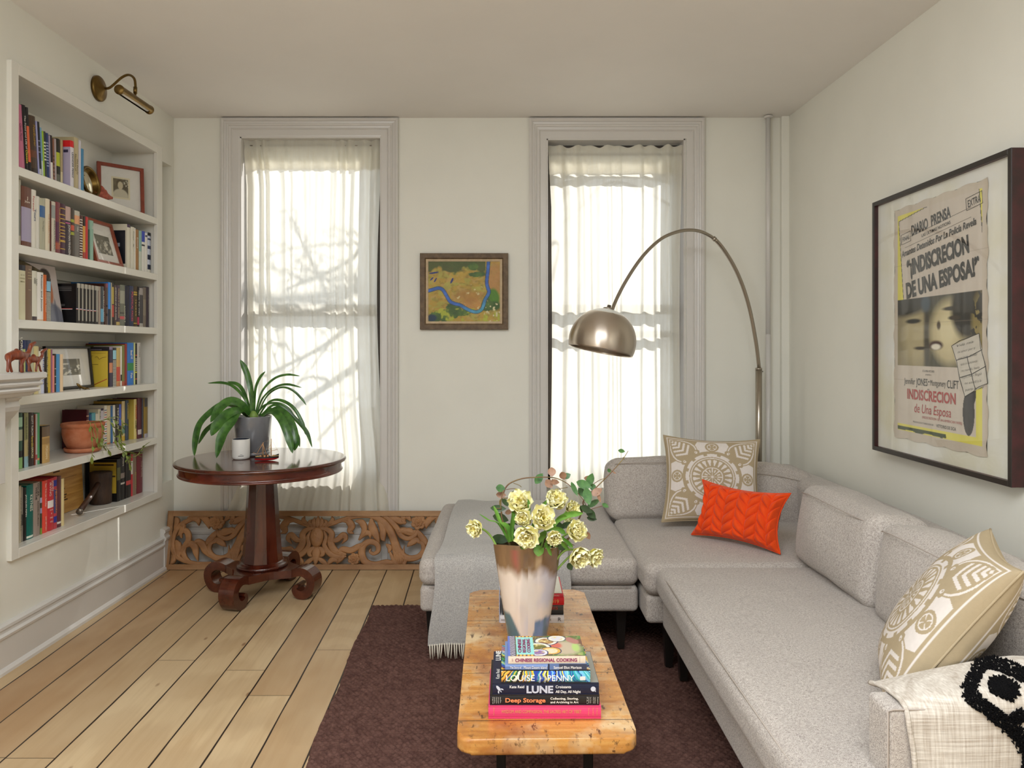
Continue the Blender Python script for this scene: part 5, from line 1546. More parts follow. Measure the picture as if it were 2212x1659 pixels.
# portrait card on the third shelf
def card():
    right = Vector((0, 1, 0)); up = Vector((-.16, 0, 1)).normalized(); n = right.cross(up)
    M = Matrix.Translation((-2.185, 3.545, 1.594)) @ Matrix((right, up, n)).transposed().to_4x4()
    mb = MB().box(-.115, .115, -.138, .138, -.001, 0, M=M)
    k = len(mb.v); cols = [lin('#cfc4c2')] * k
    nn = 50; u = np.linspace(0, 1, nn + 1); U, V = np.meshgrid(u, u)
    mb.grid(lambda a, b: M @ Vector(((a - .5) * .23, (b - .5) * .276, .0004)), nn, nn)
    c = np.tile(C_('#d3c8c5'), (nn + 1, nn + 1, 1)).astype(float)
    c = lerp(c, C_('#c07a58'), blob(U, V, .62, .56, .17, .28)); c = lerp(c, C_('#7d7f8c'), blob(U, V, .66, .0, .42, .34))
    c = lerp(c, C_('#5d5f70'), blob(U, V, .80, .12, .05, .3) * .6); c = lerp(c, C_('#4a3a34'), blob(U, V, .6, .82, .18, .12))
    cols += [tuple(x) for x in c.reshape(-1, 3)]
    mb.build('portrait_card', attr_mat('card_print', .5), label='pale portrait print of a person in a grey shirt leaning on the third shelf', cat='print', colors=cols, fix=False)
card()

# dried seed pods across the books of the third shelf
def pods():
    mb = MB()
    zz = 1.745
    for (a, b, c, r) in (((-2.13, 3.20, 1.686), (-2.16, 3.32, 1.714), (-2.12, 3.455, 1.668), .011), ((-2.15, 3.22, 1.694), (-2.18, 3.34, 1.718), (-2.15, 3.47, 1.684), .010), ((-2.17, 3.24, 1.694), (-2.2, 3.35, 1.712), (-2.18, 3.45, 1.694), .009)):
        p = smooth_path([a, b, c], 9)
        mb.tube(p, [r * (.35 + .75 * math.sin(math.pi * (i + 1) / (len(p) + 1))) for i in range(len(p))], 8, flat=.5)
    mb.build('dried_seed_pods', mat('dried_pod', '#6b5f42', .8, col2='#463c28', vscale=30, bump=.4, bscale=90), label='curved dried seed pods lying across the tops of the books on the third shelf', cat='dried pods')
pods()

# yellow booklet, little brass lizard
mb, cols, _ = book_mesh(3.985, 3.992, 1.1295, .19, -2.122, .105, '#d0b23c', art=((0, 1, 0, 1, '#d2b640'), (.08, .9, .935, .945, '#a8842c'), (.72, .96, .86, .868, '#5c4a1c'), (.74, .95, .83, .838, '#5c4a1c'), (.8, .95, .77, .778, '#5c4a1c'), (.45, .95, .62, .63, '#4a3c18'), (.7, .95, .55, .558, '#5c4a1c'), (.78, .95, .52, .528, '#5c4a1c'), (.75, .95, .44, .448, '#5c4a1c'), (.7, .95, .34, .348, '#5c4a1c')), hard=False)
bk = mb.build('booklet', [M_book, M_page], label='yellow booklet standing face out on the fourth shelf', cat='book', colors=cols)
s = MB()
def onb(a, t): return Vector((-2.122 - .105 * a, 3.984 - .0004, 1.1295 + .19 * t))
s.tube([onb(.02, .22), onb(.5, .1), onb(.82, .015)], .0019, 6)
s.build('cover_stripe', mat('orange_print', '#b5431c', .5), bk)
s = MB().tube(smooth_path([onb(.05, .83), onb(.25, .815), onb(.42, .77), onb(.47, .82), onb(.55, .845), onb(.62, .82)], 6), .0009, 6)
s.build('cover_scribble', mat('brown_print', '#7a5a20', .5), bk)
mb = MB()
mb.tube(smooth_path([(-2.10, 3.66, 1.163), (-2.092, 3.668, 1.150), (-2.085, 3.68, 1.141), (-2.078, 3.70, 1.136), (-2.074, 3.722, 1.134)], 5), [.002, .003, .005, .0062, .0068, .0068, .0066, .006, .0055, .005, .005, .0055, .006, .006, .005, .0045, .0042, .004, .0035, .003, .002], 8)
for (x, y, dx) in ((-2.084, 3.684, .014), (-2.084, 3.684, -.014), (-2.077, 3.706, .013), (-2.077, 3.706, -.013)):
    mb.tube([(x, y, 1.140), (x + dx * .7, y - .006, 1.137), (x + dx, y + .003, 1.1305)], .0018, 6)
mb.build('brass_lizard', M_brass, label='tiny brass lizard figure on the fourth shelf in front of the black frame', cat='ornament')

# black box behind the tan book of the fifth shelf
MB().box(-2.30, -2.20, 3.512, 3.535, .8145, .965, .002, M=Matrix.Translation((0, 3.512, .81)) @ Matrix.Rotation(math.radians(-6), 4, 'X') @ Matrix.Translation((0, -3.512, -.81))) \
    .build('slipcase', mat('dark_slipcase', '#3a302c', .6), label='dark slipcase leaning behind the short tan book on the fifth shelf', cat='box')

# terracotta pot with a trailing plant
def trailing_pot():
    c = Vector((-2.148, 3.80, .811))
    t = thing('trailing_plant', c, 'trailing green plant in a terracotta pot on a saucer on the fifth shelf', 'potted plant')
    tm = mat('terracotta', '#b3623a', .85, col2='#c98462', vscale=11, bump=.3, bscale=90, bdist=.002)
    MB().lathe([(.0001, .018), (.062, .018), (.070, .022), (.086, .055), (.0935, .09), (.094, .118), (.0915, .124), (.0985, .128), (.1, .142), (.097, .147), (.088, .147), (.086, .12), (.0001, .118)], c, 48).build('pot', tm, t)
    MB().lathe([(.0001, 0), (.072, 0), (.082, .006), (.0865, .020), (.083, .023), (.074, .012), (.0001, .011)], c, 48).build('saucer', tm, t)
    MB().lathe([(.0001, .1265), (.05, .127), (.0868, .1225)], c, 32).build('soil', mat('potting_soil', '#3a2a1f', 1.0, bump=1, bscale=120, bdist=.006), t)
    rnd = random.Random(6); st = MB(); lf = MB()
    def leaf(p, d, L, wd):
        d = d.normalized(); s = d.cross(Vector((rnd.uniform(-.4, .4), rnd.uniform(-.4, .4), 1))).normalized(); n = s.cross(d)
        rows = [(0, .06), (.25, .7), (.5, 1), (.75, .75), (1, .03)]
        vs = []
        for (k, w) in rows:
            q = p + d * L * k - n * L * .25 * k * k
            vs += [q - s * wd * w, q + n * wd * .25 * w, q + s * wd * w]
        fs = []
        for i in range(4):
            fs += [(i * 3, i * 3 + 1, i * 3 + 4, i * 3 + 3), (i * 3 + 1, i * 3 + 2, i * 3 + 5, i * 3 + 4)]
        lf.add(vs, fs, 0, True)
    rim = .958
    paths = [
        [(-2.09, 3.74, rim), (-2.065, 3.715, .965), (-2.05, 3.70, .91), (-2.045, 3.70, .85), (-2.05, 3.705, .80)],
        [(-2.10, 3.80, rim), (-2.055, 3.79, .965), (-2.043, 3.785, .92), (-2.047, 3.79, .88)],
        [(-2.09, 3.85, rim), (-2.05, 3.86, .97), (-2.035, 3.87, .92), (-2.035, 3.89, .86), (-2.03, 3.92, .81), (-2.02, 3.97, .79), (-2.015, 4.03, .775)],
        [(-2.10, 3.87, rim), (-2.055, 3.90, .97), (-2.04, 3.93, .92), (-2.035, 3.945, .86), (-2.025, 3.96, .80), (-2.02, 3.99, .745), (-2.015, 4.0, .72)],
        [(-2.10, 3.88, rim), (-2.04, 3.93, .975), (-2.03, 3.965, .93), (-2.04, 3.95, .875), (-2.03, 3.93, .83), (-2.02, 3.98, .765), (-2.005, 4.05, .75), (-1.99, 4.10, .79)],
        [(-2.07, 3.74, .945), (-2.05, 3.74, .88), (-2.045, 3.77, .83), (-2.04, 3.80, .845), (-2.04, 3.835, .815)],
        [(-2.1, 3.78, rim + .0), (-2.06, 3.75, .955), (-2.045, 3.745, .90), (-2.05, 3.76, .86), (-2.045, 3.79, .84)],
    ]
    for pi, path in enumerate(paths):
        p = smooth_path(path, 5)
        st.tube(p, .0014, 5)
        for i in range(3, len(p), 2 if pi in (2, 3, 4) else 4):
            if pi in (0, 1, 5, 6) and i < len(p) * .3: continue
            d = (p[i] - p[i - 1]).normalized()
            for sgn in ((1,) if rnd.random() < .5 else (1, -1)):
                side = Vector((rnd.uniform(-.1, .5), rnd.uniform(.2, 1) * sgn, rnd.uniform(-.6, .5)))
                leaf(p[i], d * .5 + side, rnd.uniform(.022, .038), rnd.uniform(.0045, .007))
        leaf(p[-1], (p[-1] - p[-2]), .045 if pi != 4 else .06, .008)
    st.build('stems', mat('pale_green_stem', '#8fa04e', .6), t)
    lf.build('foliage', mat('olive_leaf', '#6d8038', .5, col2='#8c9c4a', vscale=40), t, fix=False)
trailing_pot()

# wooden board with printed lines, on the bottom shelf
def board():
    right = Vector((0, 1, 0)); up = Vector((-.05, 0, 1)).normalized(); n = right.cross(up)
    M = Matrix.Translation((-2.272, 3.76, .645)) @ Matrix((right, up, n)).transposed().to_4x4()
    t = thing('wooden_board', (-2.27, 3.76, .4885), 'flat honey coloured wooden board with printed lines on the bottom shelf', 'board')
    m, N, b = newmat('honey_wood')
    g = N.noise(N.coords('Object', scale=(8, 4, 60)), 1.0, 4)
    N.link(N.ramp(g, [(.35, '#b07c35'), (.65, '#cf9d52')]), b.inputs['Base Color']); b.inputs['Roughness'].default_value = .45
    MB().box(-.26, .256, -.156, .120, -.008, 0, .002, M=M).build('panel', m, t)
    MB().lathe([(.0001, .0006), (.017, .0006), (.019, .002), (.019, -.002)], n=24, M=M @ Matrix.Translation((-.045, .092, 0))).build('hanging_hole', mat('dark_hole', '#1a120b', .8), t)
    tx = MB()
    for (y, a, b_) in ((.065, .0, .055), (.018, .0, .05), (-.03, .01, .09), (-.05, .0, .05), (-.062, .02, .105), (-.075, .02, .095), (-.088, .02, .11), (-.125, .01, .035)):
        tx.box(a, b_, y - .003, y + .003, .0003, .0006, M=M)
    tx.box(.06, .2, .0215, .0228, .0003, .0006, M=M)
    tx.build('printed_lines', mat('burnt_print', '#3a220f', .7), t)
board()

# heavy wooden mallet
def mallet():
    t = thing('wooden_mallet', (-2.215, 4.09, .4885), 'old dark wooden mallet standing on its head on the bottom shelf, handle towards the room', 'mallet')
    mb = MB().lathe([(.0001, 0), (.05, 0), (.055, .006), (.056, .05), (.0545, .07), (.053, .10), (.0555, .14), (.057, .170), (.05, .174), (.03, .1725), (.0001, .174)], (-2.215, 4.09, .4886), 32)
    mb.v = [tuple(Vector(p) + mnoise.noise_vector(Vector(p) * 30) * .003 * (1 if p[2] > .5 else 0)) for p in mb.v]
    mb.build('head', mat('old_dark_wood', '#2a1b12', .7, col2='#3f2a1b', vscale=30, bump=.8, bscale=50, bdist=.005, stretch=(1, 1, .3)), t)
    MB().tube([(-2.205, 4.05, .605), (-2.17, 3.90, .558), (-2.146, 3.765, .514)], [.0135, .0135, .015], 16).build('handle', mat('worn_handle', '#4a2d1d', .5, var=.3, vscale=40), t)
    c, d = Vector((-2.147, 3.772, .516)), Vector((.024, -.135, -.044)).normalized()
    MB().tube([c, c + d * .012], .0162, 16).build('handle_ring', mat('grey_wire', '#7d746a', .4, .8), t)
mallet()
# ---------------------------------------------------------------- mantel with carved camels
def mantel():
    t = thing('mantelpiece', (-2.0, 2.3, 0), 'white painted fireplace mantel shelf on a scrolled bracket next to the bookcase', 'mantelpiece')
    y0, y1, zt = 1.2, 3.098, 1.236
    M_m = M_trim
    def ring(prof, name):
        # moulding along the front edge, returning to the wall at the far end
        vs = []; fs = []
        for (p, z) in prof:
            vs += [(XL + p, y0, z), (XL + p, y1 - (.18 - p), z), (XL, y1 - (.18 - p), z)]
        for i in range(len(prof) - 1):
            for j in range(2):
                a = i * 3 + j
                fs.append((a, a + 1, a + 4, a + 3))
        return MB().add(vs, fs)
    prof = [(0, zt), (.176, zt), (.18, zt - .004), (.18, zt - .022), (.176, zt - .026), (.172, zt - .027), (.166, zt - .030), (.160, zt - .036), (.167, zt - .038), (.171, zt - .044), (.168, zt - .052), (.160, zt - .055), (.154, zt - .060),
            (.160, zt - .062), (.164, zt - .069), (.160, zt - .077), (.150, zt - .081), (.142, zt - .092), (.136, zt - .096), (.0, zt - .096)]
    ring(prof, 'shelf').build('mantel_shelf', M_m, t)
    MB().box(XL, XL + .10, y0, y1 - .136, .80, zt - .095, .002).box(XL, XL + .012, y0, y1 - .045, 0, zt - .095, .002).build('frieze', M_m, t)
    # scrolled bracket under the shelf end, seen from the side
    cl = [(.0, zt - .095), (.104, zt - .095), (.106, zt - .104), (.097, zt - .110), (.090, zt - .118), (.094, zt - .126), (.098, zt - .138), (.092, zt - .156), (.076, zt - .176), (.055, zt - .198), (.040, zt - .220), (.028, zt - .245), (.022, zt - .270), (.0, zt - .272)]
    MB().prism([(XL + a, b) for a, b in cl], y1 - .135, y1 - .043, 'Y').build('bracket', M_m, t)
    MB().box(XL, XL + .036, y1 - .142, y1 - .037, zt - .306, zt - .271, .004).box(XL, XL + .030, y1 - .138, y1 - .040, zt - .334, zt - .305, .004).box(XL, XL + .014, y1 - .135, y1 - .046, 0, zt - .333, .002).build('pilaster', M_m, t)
    return t
mantel()

def skin_mesh(verts, edges, radii, sub=2):
    me = bpy.data.meshes.new('skin'); me.from_pydata([tuple(v) for v in verts], edges, []); me.update()
    o = bpy.data.objects.new('skin', me); COL.objects.link(o)
    md = o.modifiers.new('skin', 'SKIN'); md.use_smooth_shade = True
    for sv, r in zip(me.skin_vertices[0].data, radii):
        sv.radius = (r, r) if not isinstance(r, tuple) else r
    me.skin_vertices[0].data[0].use_root = True
    s = o.modifiers.new('sub', 'SUBSURF'); s.levels = sub; s.render_levels = sub
    dg = bpy.context.evaluated_depsgraph_get()
    m2 = bpy.data.meshes.new_from_object(o.evaluated_get(dg))
    vs = [v.co.copy() for v in m2.vertices]; fs = [tuple(p.vertices) for p in m2.polygons]
    bpy.data.objects.remove(o); bpy.data.meshes.remove(me); bpy.data.meshes.remove(m2)
    return vs, fs

M_carved = mat('polished_red_wood', '#8a3f1f', .4, col2='#6a2b16', vscale=120, stretch=(1, 1, .3), coat=.2)
def camel(pts, edges, label, X=-1.912):
    vs = []; rr = []
    for (x, y, dx, r) in pts:
        px, py = x / 11.058, 720 + y / 11.058
        Y = F * abs(X) / (CX - px)
        vs.append(Vector((X + dx, Y, HC - (py - CY) / F * Y))); rr.append(r)
    V, Fc = skin_mesh(vs, edges, rr)
    zmin = min(v.z for v in V)
    V = [(v.x, v.y, v.z - zmin + 1.2362) for v in V]
    mb = MB(); mb.add(V, Fc, 0, True)
    mb.build('carved_camel', M_carved, label=label, cat='ornament', group='carved wooden camels')
# root in the barrel of the body
camel([(400, 500, 0, .021), (260, 500, 0, .018), (190, 520, 0, .013), (540, 510, 0, .017), (395, 385, 0, .010), (395, 335, 0, .005),
       (640, 500, 0, .012), (695, 410, 0, .0085), (715, 330, 0, .0075), (735, 265, 0, .008), (800, 225, 0, .0075), (855, 195, 0, .0058),
       (150, 600, .010, .009), (120, 740, .011, .0052), (105, 880, .012, .0055), (130, 900, .012, .005),
       (270, 640, -.010, .009), (310, 760, -.011, .005), (345, 880, -.012, .0055), (370, 900, -.012, .005),
       (480, 650, .010, .008), (430, 760, .011, .005), (430, 890, .012, .0055), (455, 900, .012, .005),
       (570, 640, -.010, .008), (600, 760, -.010, .005), (595, 890, -.010, .0055), (620, 902, -.010, .005), (705, 235, 0, .003)],
      [(0, 1), (1, 2), (0, 3), (0, 4), (4, 5), (3, 6), (6, 7), (7, 8), (8, 9), (9, 10), (10, 11), (2, 12), (12, 13), (13, 14), (14, 15), (1, 16), (16, 17), (17, 18), (18, 19),
       (3, 20), (20, 21), (21, 22), (22, 23), (3, 24), (24, 25), (25, 26), (26, 27), (9, 28)], 'larger carved wooden camel with raised head on the mantel shelf')
camel([(800, 620, 0, .016), (700, 620, 0, .012), (655, 600, 0, .008), (900, 610, 0, .011), (800, 530, 0, .008), (800, 485, 0, .004),
       (970, 590, 0, .008), (1010, 530, 0, .006), (1015, 460, 0, .0055), (1040, 415, 0, .0055), (1085, 380, 0, .0052), (1120, 372, 0, .004),
       (650, 700, .007, .007), (640, 790, .008, .004), (635, 890, .008, .0042), (660, 900, .008, .004),
       (720, 720, -.007, .007), (760, 800, -.008, .004), (785, 890, -.008, .0042), (810, 900, -.008, .004),
       (860, 700, .006, .0065), (830, 790, .007, .004), (815, 890, .007, .0042), (835, 900, .007, .004),
       (930, 690, -.006, .0065), (985, 780, -.007, .004), (1005, 885, -.007, .0042), (1035, 898, -.007, .004), (965, 455, 0, .002)],
      [(0, 1), (1, 2), (0, 3), (0, 4), (4, 5), (3, 6), (6, 7), (7, 8), (8, 9), (9, 10), (10, 11), (2, 12), (12, 13), (13, 14), (14, 15), (1, 16), (16, 17), (17, 18), (18, 19),
       (3, 20), (20, 21), (21, 22), (22, 23), (3, 24), (24, 25), (25, 26), (26, 27), (9, 28)], 'smaller carved wooden camel calf at the end of the mantel shelf', X=-1.905)

# ---------------------------------------------------------------- brass picture light
def sconce():
    t = thing('wall_picture_light', (-2.08, 3.81, 2.59), 'brass picture light on a curved arm above the bookcase', 'wall lamp')
    Mx = Matrix.Translation((XL, 3.81, 2.653)) @ Matrix.Rotation(math.pi / 2, 4, 'Y')
    MB().lathe([(.0001, 0), (.0635, 0), (.0635, .012), (.060, .017), (.045, .022), (.02, .030), (.010, .038), (.0001, .04)], n=40, M=Mx).build('backplate', M_brass, t)
    MB().tube(smooth_path([(-2.045, 3.81, 2.653), (-2.01, 3.802, 2.657), (-1.942, 3.78, 2.698), (-1.898, 3.765, 2.706), (-1.860, 3.742, 2.680), (-1.850, 3.735, 2.640), (-1.85, 3.733, 2.60)], 6), .0062, 12).build('arm', M_brass, t)
    MB().tube([(-1.85, 3.7335, 2.634), (-1.85, 3.733, 2.602)], .0092, 14).tube([(-1.85, 3.733, 2.602), (-1.85, 3.733, 2.585)], .0055, 10).build('swivel', M_brass, t)
    r = .022
    sh = MB()
    # open-bottomed tube shade
    for (rr, fl) in ((r, False), (r - .002, True)):
        sh.grid(lambda u, v: (-1.85 + rr * math.cos(math.radians(-45 + 270 * u)), 3.578 + .302 * v, 2.568 + rr * math.sin(math.radians(-45 + 270 * u))), 28, 1, flip=fl)
    shade = sh.build('shade', M_brass, t, fix=False)
    for y in (3.578, 3.878):
        MB().lathe([(.0001, 0), (.0228, 0), (.0235, .002), (.0235, .009), (.0228, .011), (.0001, .011)], n=28, M=Matrix.Translation((-1.85, y - .004, 2.568)) @ Matrix.Rotation(-math.pi / 2, 4, 'X')).build('end_cap', M_brass, shade)
    MB().tube([(-1.85, 3.60, 2.562), (-1.85, 3.86, 2.562)], .0095, 12).build('lamp_tube', mat('frosted_bulb', '#f1ede2', .3), shade)
sconce()

# ---------------------------------------------------------------- small river painting between the windows
def painting_fn(U, V):
    n1, n2 = npnoise(U, V, 5, 4, 21), npnoise(U, V, 13, 11, 22)
    c = lerp(C_('#a88a3c'), C_('#b7993f'), n1)
    c = lerp(c, C_('#b99a5c'), np.clip((npnoise(U, V, 14, 15, 23) - .5) * 8, 0, 1) * .6)
    c = lerp(c, C_('#a3a04a'), np.clip((npnoise(U, V, 11, 16, 31) - .52) * 9, 0, 1) * .7); c = lerp(c, C_('#8f7a34'), np.clip((npnoise(U, V, 24, 30, 33) - .58) * 12, 0, 1) * .6)
    dark = np.clip((V - .86 + .45 * (npnoise(U, V, 8, 8, 35) - .5)) * 14, 0, 1) * (U < .80)
    c = lerp(c, C_('#3c5128'), dark * .9)
    c = lerp(c, C_('#b3824f'), blob(U, V, .93, .72, .11, .26, .4) * (.6 + .4 * n2))
    c = lerp(c, C_('#4f7d22'), blob(U, V, .90, .38, .09, .17, .3)); c = lerp(c, C_('#3c5a24'), blob(U, V, .92, .26, .09, .08, .5))
    c = lerp(c, C_('#b98048'), blob(U, V, .62, .27, .15, .12, .5) * .7); c = lerp(c, C_('#a8773a'), blob(U, V, .56, .42, .2, .1, .6) * .7)
    for (u, v, a, b) in ((.62, .92, .06, .06), (.66, .78, .10, .035), (.10, .07, .09, .07), (.22, .08, .05, .08), (.36, .2, .09, .1), (.45, .15, .12, .05), (.82, .28, .06, .08)):
        c = lerp(c, lerp(C_('#38502a'), C_('#5f7c34'), n2), np.clip((blob(U, V, u, v, a * 1.25, b * 1.25, .9) + npnoise(U, V, 18, 16, 37) - .95) * 6, 0, 1))
    c = lerp(c, C_('#26384c'), blob(U, V, .05, .06, .07, .06, .5))
    c = lerp(c, C_('#aab03a'), np.clip((npnoise(U, V, 15, 12, 25) - .6) * 9, 0, 1) * (V < .22) * .9)
    c = lerp(c, C_('#cfc08a'), np.clip((npnoise(U, V, 20, 17, 27) - .66) * 12, 0, 1) * (np.hypot(U - .62, V - .4) < .22))
    c = lerp(c, C_('#d5cba0'), np.clip((npnoise(U, V, 22, 20, 28) - .66) * 12, 0, 1) * (np.hypot(U - .9, V - .15) < .16))
    # river
    pts = [(-.03, .50), (.06, .53), (.14, .555), (.20, .53), (.25, .44), (.30, .34), (.36, .30), (.45, .27), (.52, .22), (.60, .175), (.68, .16), (.74, .2), (.77, .27), (.79, .36), (.83, .44), (.845, .5), (.83, .56), (.815, .64), (.82, .74), (.83, .84), (.835, .94), (.84, 1.03)]
    sp = smooth_path([(a, b, 0) for a, b in pts], 5)
    d = np.full(U.shape, 9.0); tpos = np.zeros(U.shape)
    for i, p in enumerate(sp):
        dd = np.hypot((U - p.x) * 1.2, V - p.y); m = dd < d
        d = np.where(m, dd, d); tpos = np.where(m, i / len(sp), tpos)
    c = lerp(c, C_('#20304a'), np.clip((.036 - d) / .008, 0, 1))
    bl = lerp(C_('#3f66b4'), C_('#4f9ab0'), np.clip(1 - np.abs(tpos - .5) * 5, 0, 1))
    c = np.where((d < .024)[..., None], bl * (.8 + .5 * n2[..., None]), c)
    for (u, v, a, b, ang) in ((.08, .81, .07, .014, .2), (.05, .71, .035, .011, .9), (.10, .69, .04, .010, 1.1), (.33, .68, .05, .014, 1.2)):
        du, dv = U - u, V - v
        p, q = du * math.cos(ang) + dv * math.sin(ang), -du * math.sin(ang) + dv * math.cos(ang)
        c = lerp(c, C_('#2c3570'), (np.hypot(p / a, q / b) < 1) * 1.0)
    return c * (.85 + .3 * n2[..., None])
def painting():
    c = Vector((-.266, 4.66, 1.688))
    t = thing('framed_painting', (c.x, c.y, 1.451), 'small framed painting of a winding blue river on the wall between the windows', 'painting')
    w, h, fw = .547, .474, .037
    R = Matrix(((1, 0, 0), (0, 0, -1), (0, 1, 0))).transposed()
    R = Matrix(((1, 0, 0), (0, 0, -1), (0, 1, 0))).to_4x4()
    M = Matrix.Translation(c) @ Matrix(((1, 0, 0, 0), (0, 0, -1, 0), (0, 1, 0, 0), (0, 0, 0, 1)))
    def frame(w, h, fw, z0, z1, z2):
        vs = []; fs = []
        o = lambda d: [(-w / 2 + d, -h / 2 + d), (w / 2 - d, -h / 2 + d), (w / 2 - d, h / 2 - d), (-w / 2 + d, h / 2 - d)]
        rings = [(0, -.022), (0, z0), (.003, z1), (fw - .008, z1 - .001), (fw, z2), (fw, -.022)]
        for d, z in rings: vs += [(a, b, z) for a, b in o(d)]
        for i in range(len(rings) - 1):
            for j in range(4): fs.append((i * 4 + j, i * 4 + (j + 1) % 4, i * 4 + 4 + (j + 1) % 4, i * 4 + 4 + j))
        return MB().add(vs, fs, 0, False, M)
    frame(w, h, fw, .008, .012, .004).build('frame', mat('weathered_frame_wood', '#6f5a41', .6, col2='#574430', vscale=40, bump=.4, bscale=120), t)
    frame(w - 2 * fw, h - 2 * fw, .014, .004, .005, .000).build('liner', mat('pale_liner', '#c8b190', .6, var=.15, vscale=40), t)
    iw, ih = w - 2 * fw - .026, h - 2 * fw - .026
    n = 170; u = np.linspace(0, 1, n + 1); U, V = np.meshgrid(u, u)
    MB().grid(lambda a, b: M @ Vector(((a - .5) * iw, (b - .5) * ih, -.004)), n, n).build('canvas', attr_mat('oil_paint', .5, bump=.5, bscale=160, bdist=.002), t, colors=painting_fn(U, V).reshape(-1, 3), fix=False)
painting()

# ---------------------------------------------------------------- big framed poster on the right wall
def poster():
    XF_ = 1.69
    ya, yb, z0, z1 = 2.510, 3.466, .866, 2.005          # near, far, bottom, top
    t = thing('framed_poster', (1.72, 2.99, .866), 'large dark framed newspaper style film poster with Spanish lettering on the right wall', 'poster')
    fm = MB(); wood = mat('dark_red_frame', '#43191a', .4, col2='#2a1411', vscale=15, var=.2, stretch=(1, .3, 1))
    edge = mat('black_frame_edge', '#221712', .4, var=.2, vscale=30)
    fw = .019
    for (y0_, y1_, a, b) in ((ya, ya + fw, z0, z1), (yb - fw, yb, z0, z1), (ya + fw, yb - fw, z0, z0 + fw), (ya + fw, yb - fw, z1 - fw, z1)):
        fm.box(XF_, XR - .003, y0_, y1_, a, b, .0012)
    fm.build('frame', wood, t)
    lip = MB()
    for (y0_, y1_, a, b) in ((ya, ya + fw, z0, z1), (yb - fw, yb, z0, z1), (ya + fw, yb - fw, z0, z0 + fw), (ya + fw, yb - fw, z1 - fw, z1)):
        lip.box(XF_ - .002, XF_ + .001, y0_, y1_, a, b, .0008)
    lip.build('frame_face', edge, t)
    MB().box(1.707, 1.711, ya + fw, yb - fw, z0 + fw, z1 - fw).build('backing', mat('cream_backing', '#e0dfda', .8, col2='#d6d1b8', vscale=2.5), t)
    Y0, Y1, ZB, ZT_ = 3.300, 2.660, .945, 1.938
    W, H = Y0 - Y1, ZT_ - ZB
    nu, nv = 250, 380
    U, V = np.meshgrid(np.linspace(0, 1, nu + 1), np.linspace(0, 1, nv + 1))   # V down from the top
    n1, n2 = npnoise(U, V, 5, 7, 41), npnoise(U, V, 18, 26, 42)
    paper = lerp(C_('#bdb0a0'), C_('#cabfae'), n1)
    c = paper.copy()
    inn = (U > .045) & (U < .955) & (V > .030) & (V < .965)
    yel = lerp(C_('#d2c84c'), C_('#ddd468'), n1)
    c = np.where(inn[..., None], yel, c)
    ang = math.radians(6.5)
    def rotated(u0, v0):
        x, y = (U - u0) * W, (V - v0) * H
        return x * math.cos(ang) - y * math.sin(ang), x * math.sin(ang) + y * math.cos(ang)
    px, py = rotated(.5, .08)
    sheet = (np.abs(px) < .275) & (py > -.055) & (V < .41) & (np.abs(px) < .275)
    sheet2 = (np.abs(px) < .275 + .004) & (py > -.058) & (V < .41)
    c = np.where((sheet2 & inn)[..., None], C_('#2e2a26'), c)
    c = np.where((sheet & inn)[..., None], lerp(C_('#bfb3a5'), C_('#cdc2b4'), n1), c)
    # lower half: pale ground
    low = inn & (V > .68) & (V < .935) & (U < .90)
    c = np.where(low[..., None], lerp(C_('#c3b7a9'), C_('#cfc4b5'), n1), c)
    # picture band: two close faces, a plain generic drawing
    ph = (U > .045) & (U < .955) & (V > .398) & (V < .683)
    v = (V - .398) / .285
    f = lerp(C_('#3a382c'), C_('#57543f'), n1)
    f = lerp(f, C_('#8d8160'), blob(U, v, .20, .60, .24, .62, .35)); f = lerp(f, C_('#b8aa82'), blob(U, v, .27, .55, .14, .42, .7) * .8)
    f = lerp(f, C_('#26241e'), blob(U, v, .10, .06, .34, .20, .4)); f = lerp(f, C_('#26241e'), blob(U, v, .24, .34, .09, .035, .5)); f = lerp(f, C_('#3c3428'), blob(U, v, .33, .74, .08, .025, .6))
    f = lerp(f, C_('#35322a'), blob(U, v, .40, .6, .035, .6, .8) * .9)
    f = lerp(f, C_('#bfb188'), blob(U, v, .64, .52, .20, .44, .35)); f = lerp(f, C_('#ddd1a8'), blob(U, v, .62, .5, .10, .26, .8) * .8)
    f = lerp(f, C_('#2a261f'), blob(U, v, .82, .22, .16, .40, .3)); f = lerp(f, C_('#8c7c4a'), blob(U, v, .93, .4, .07, .34, .6) * (n2 > .45))
    f = lerp(f, C_('#2f2a22'), blob(U, v, .68, .20, .11, .03, .5)); f = lerp(f, C_('#3c3226'), blob(U, v, .69, .33, .06, .03, .5)); f = lerp(f, C_('#4a3c2c'), blob(U, v, .53, .42, .02, .06, .6))
    f = lerp(f, C_('#46281f'), blob(U, v, .50, .70, .075, .065, .4)); f = lerp(f, C_('#e6dfcc'), blob(U, v, .50, .72, .05, .04, .5))
    f = lerp(f, C_('#3b4a55'), blob(U, v, .385, .10, .05, .12, .7))
    c = np.where(ph[..., None], f, c)
    # bottom brush stripe
    st = inn & (V > .945) & (V < .957 + .01 * n2) & (U < .65 - .1 * n2)
    c = np.where(st[..., None], C_('#33401f'), c)
    # small standing pair
    cp = (blob(U, V, .845, .775, .055, .05, .2) + blob(U, V, .83, .85, .055, .085, .2)) > .5
    c = np.where(cp[..., None], lerp(C_('#2a2420'), C_('#3b3a3e'), n2), c)
    c = lerp(c, C_('#a08468'), blob(U, V, .86, .745, .022, .016, .5))
    c = lerp(c, C_('#b6a792'), np.clip((np.abs(U - .5) * 2 - .93) * 10, 0, 1) * .6)
    c = lerp(c, C_('#8f7f6c'), ((np.abs(V - .745) < .002) | (np.abs(V - .25) < .0015) | (np.abs(V - .505) < .0015)) * .35)
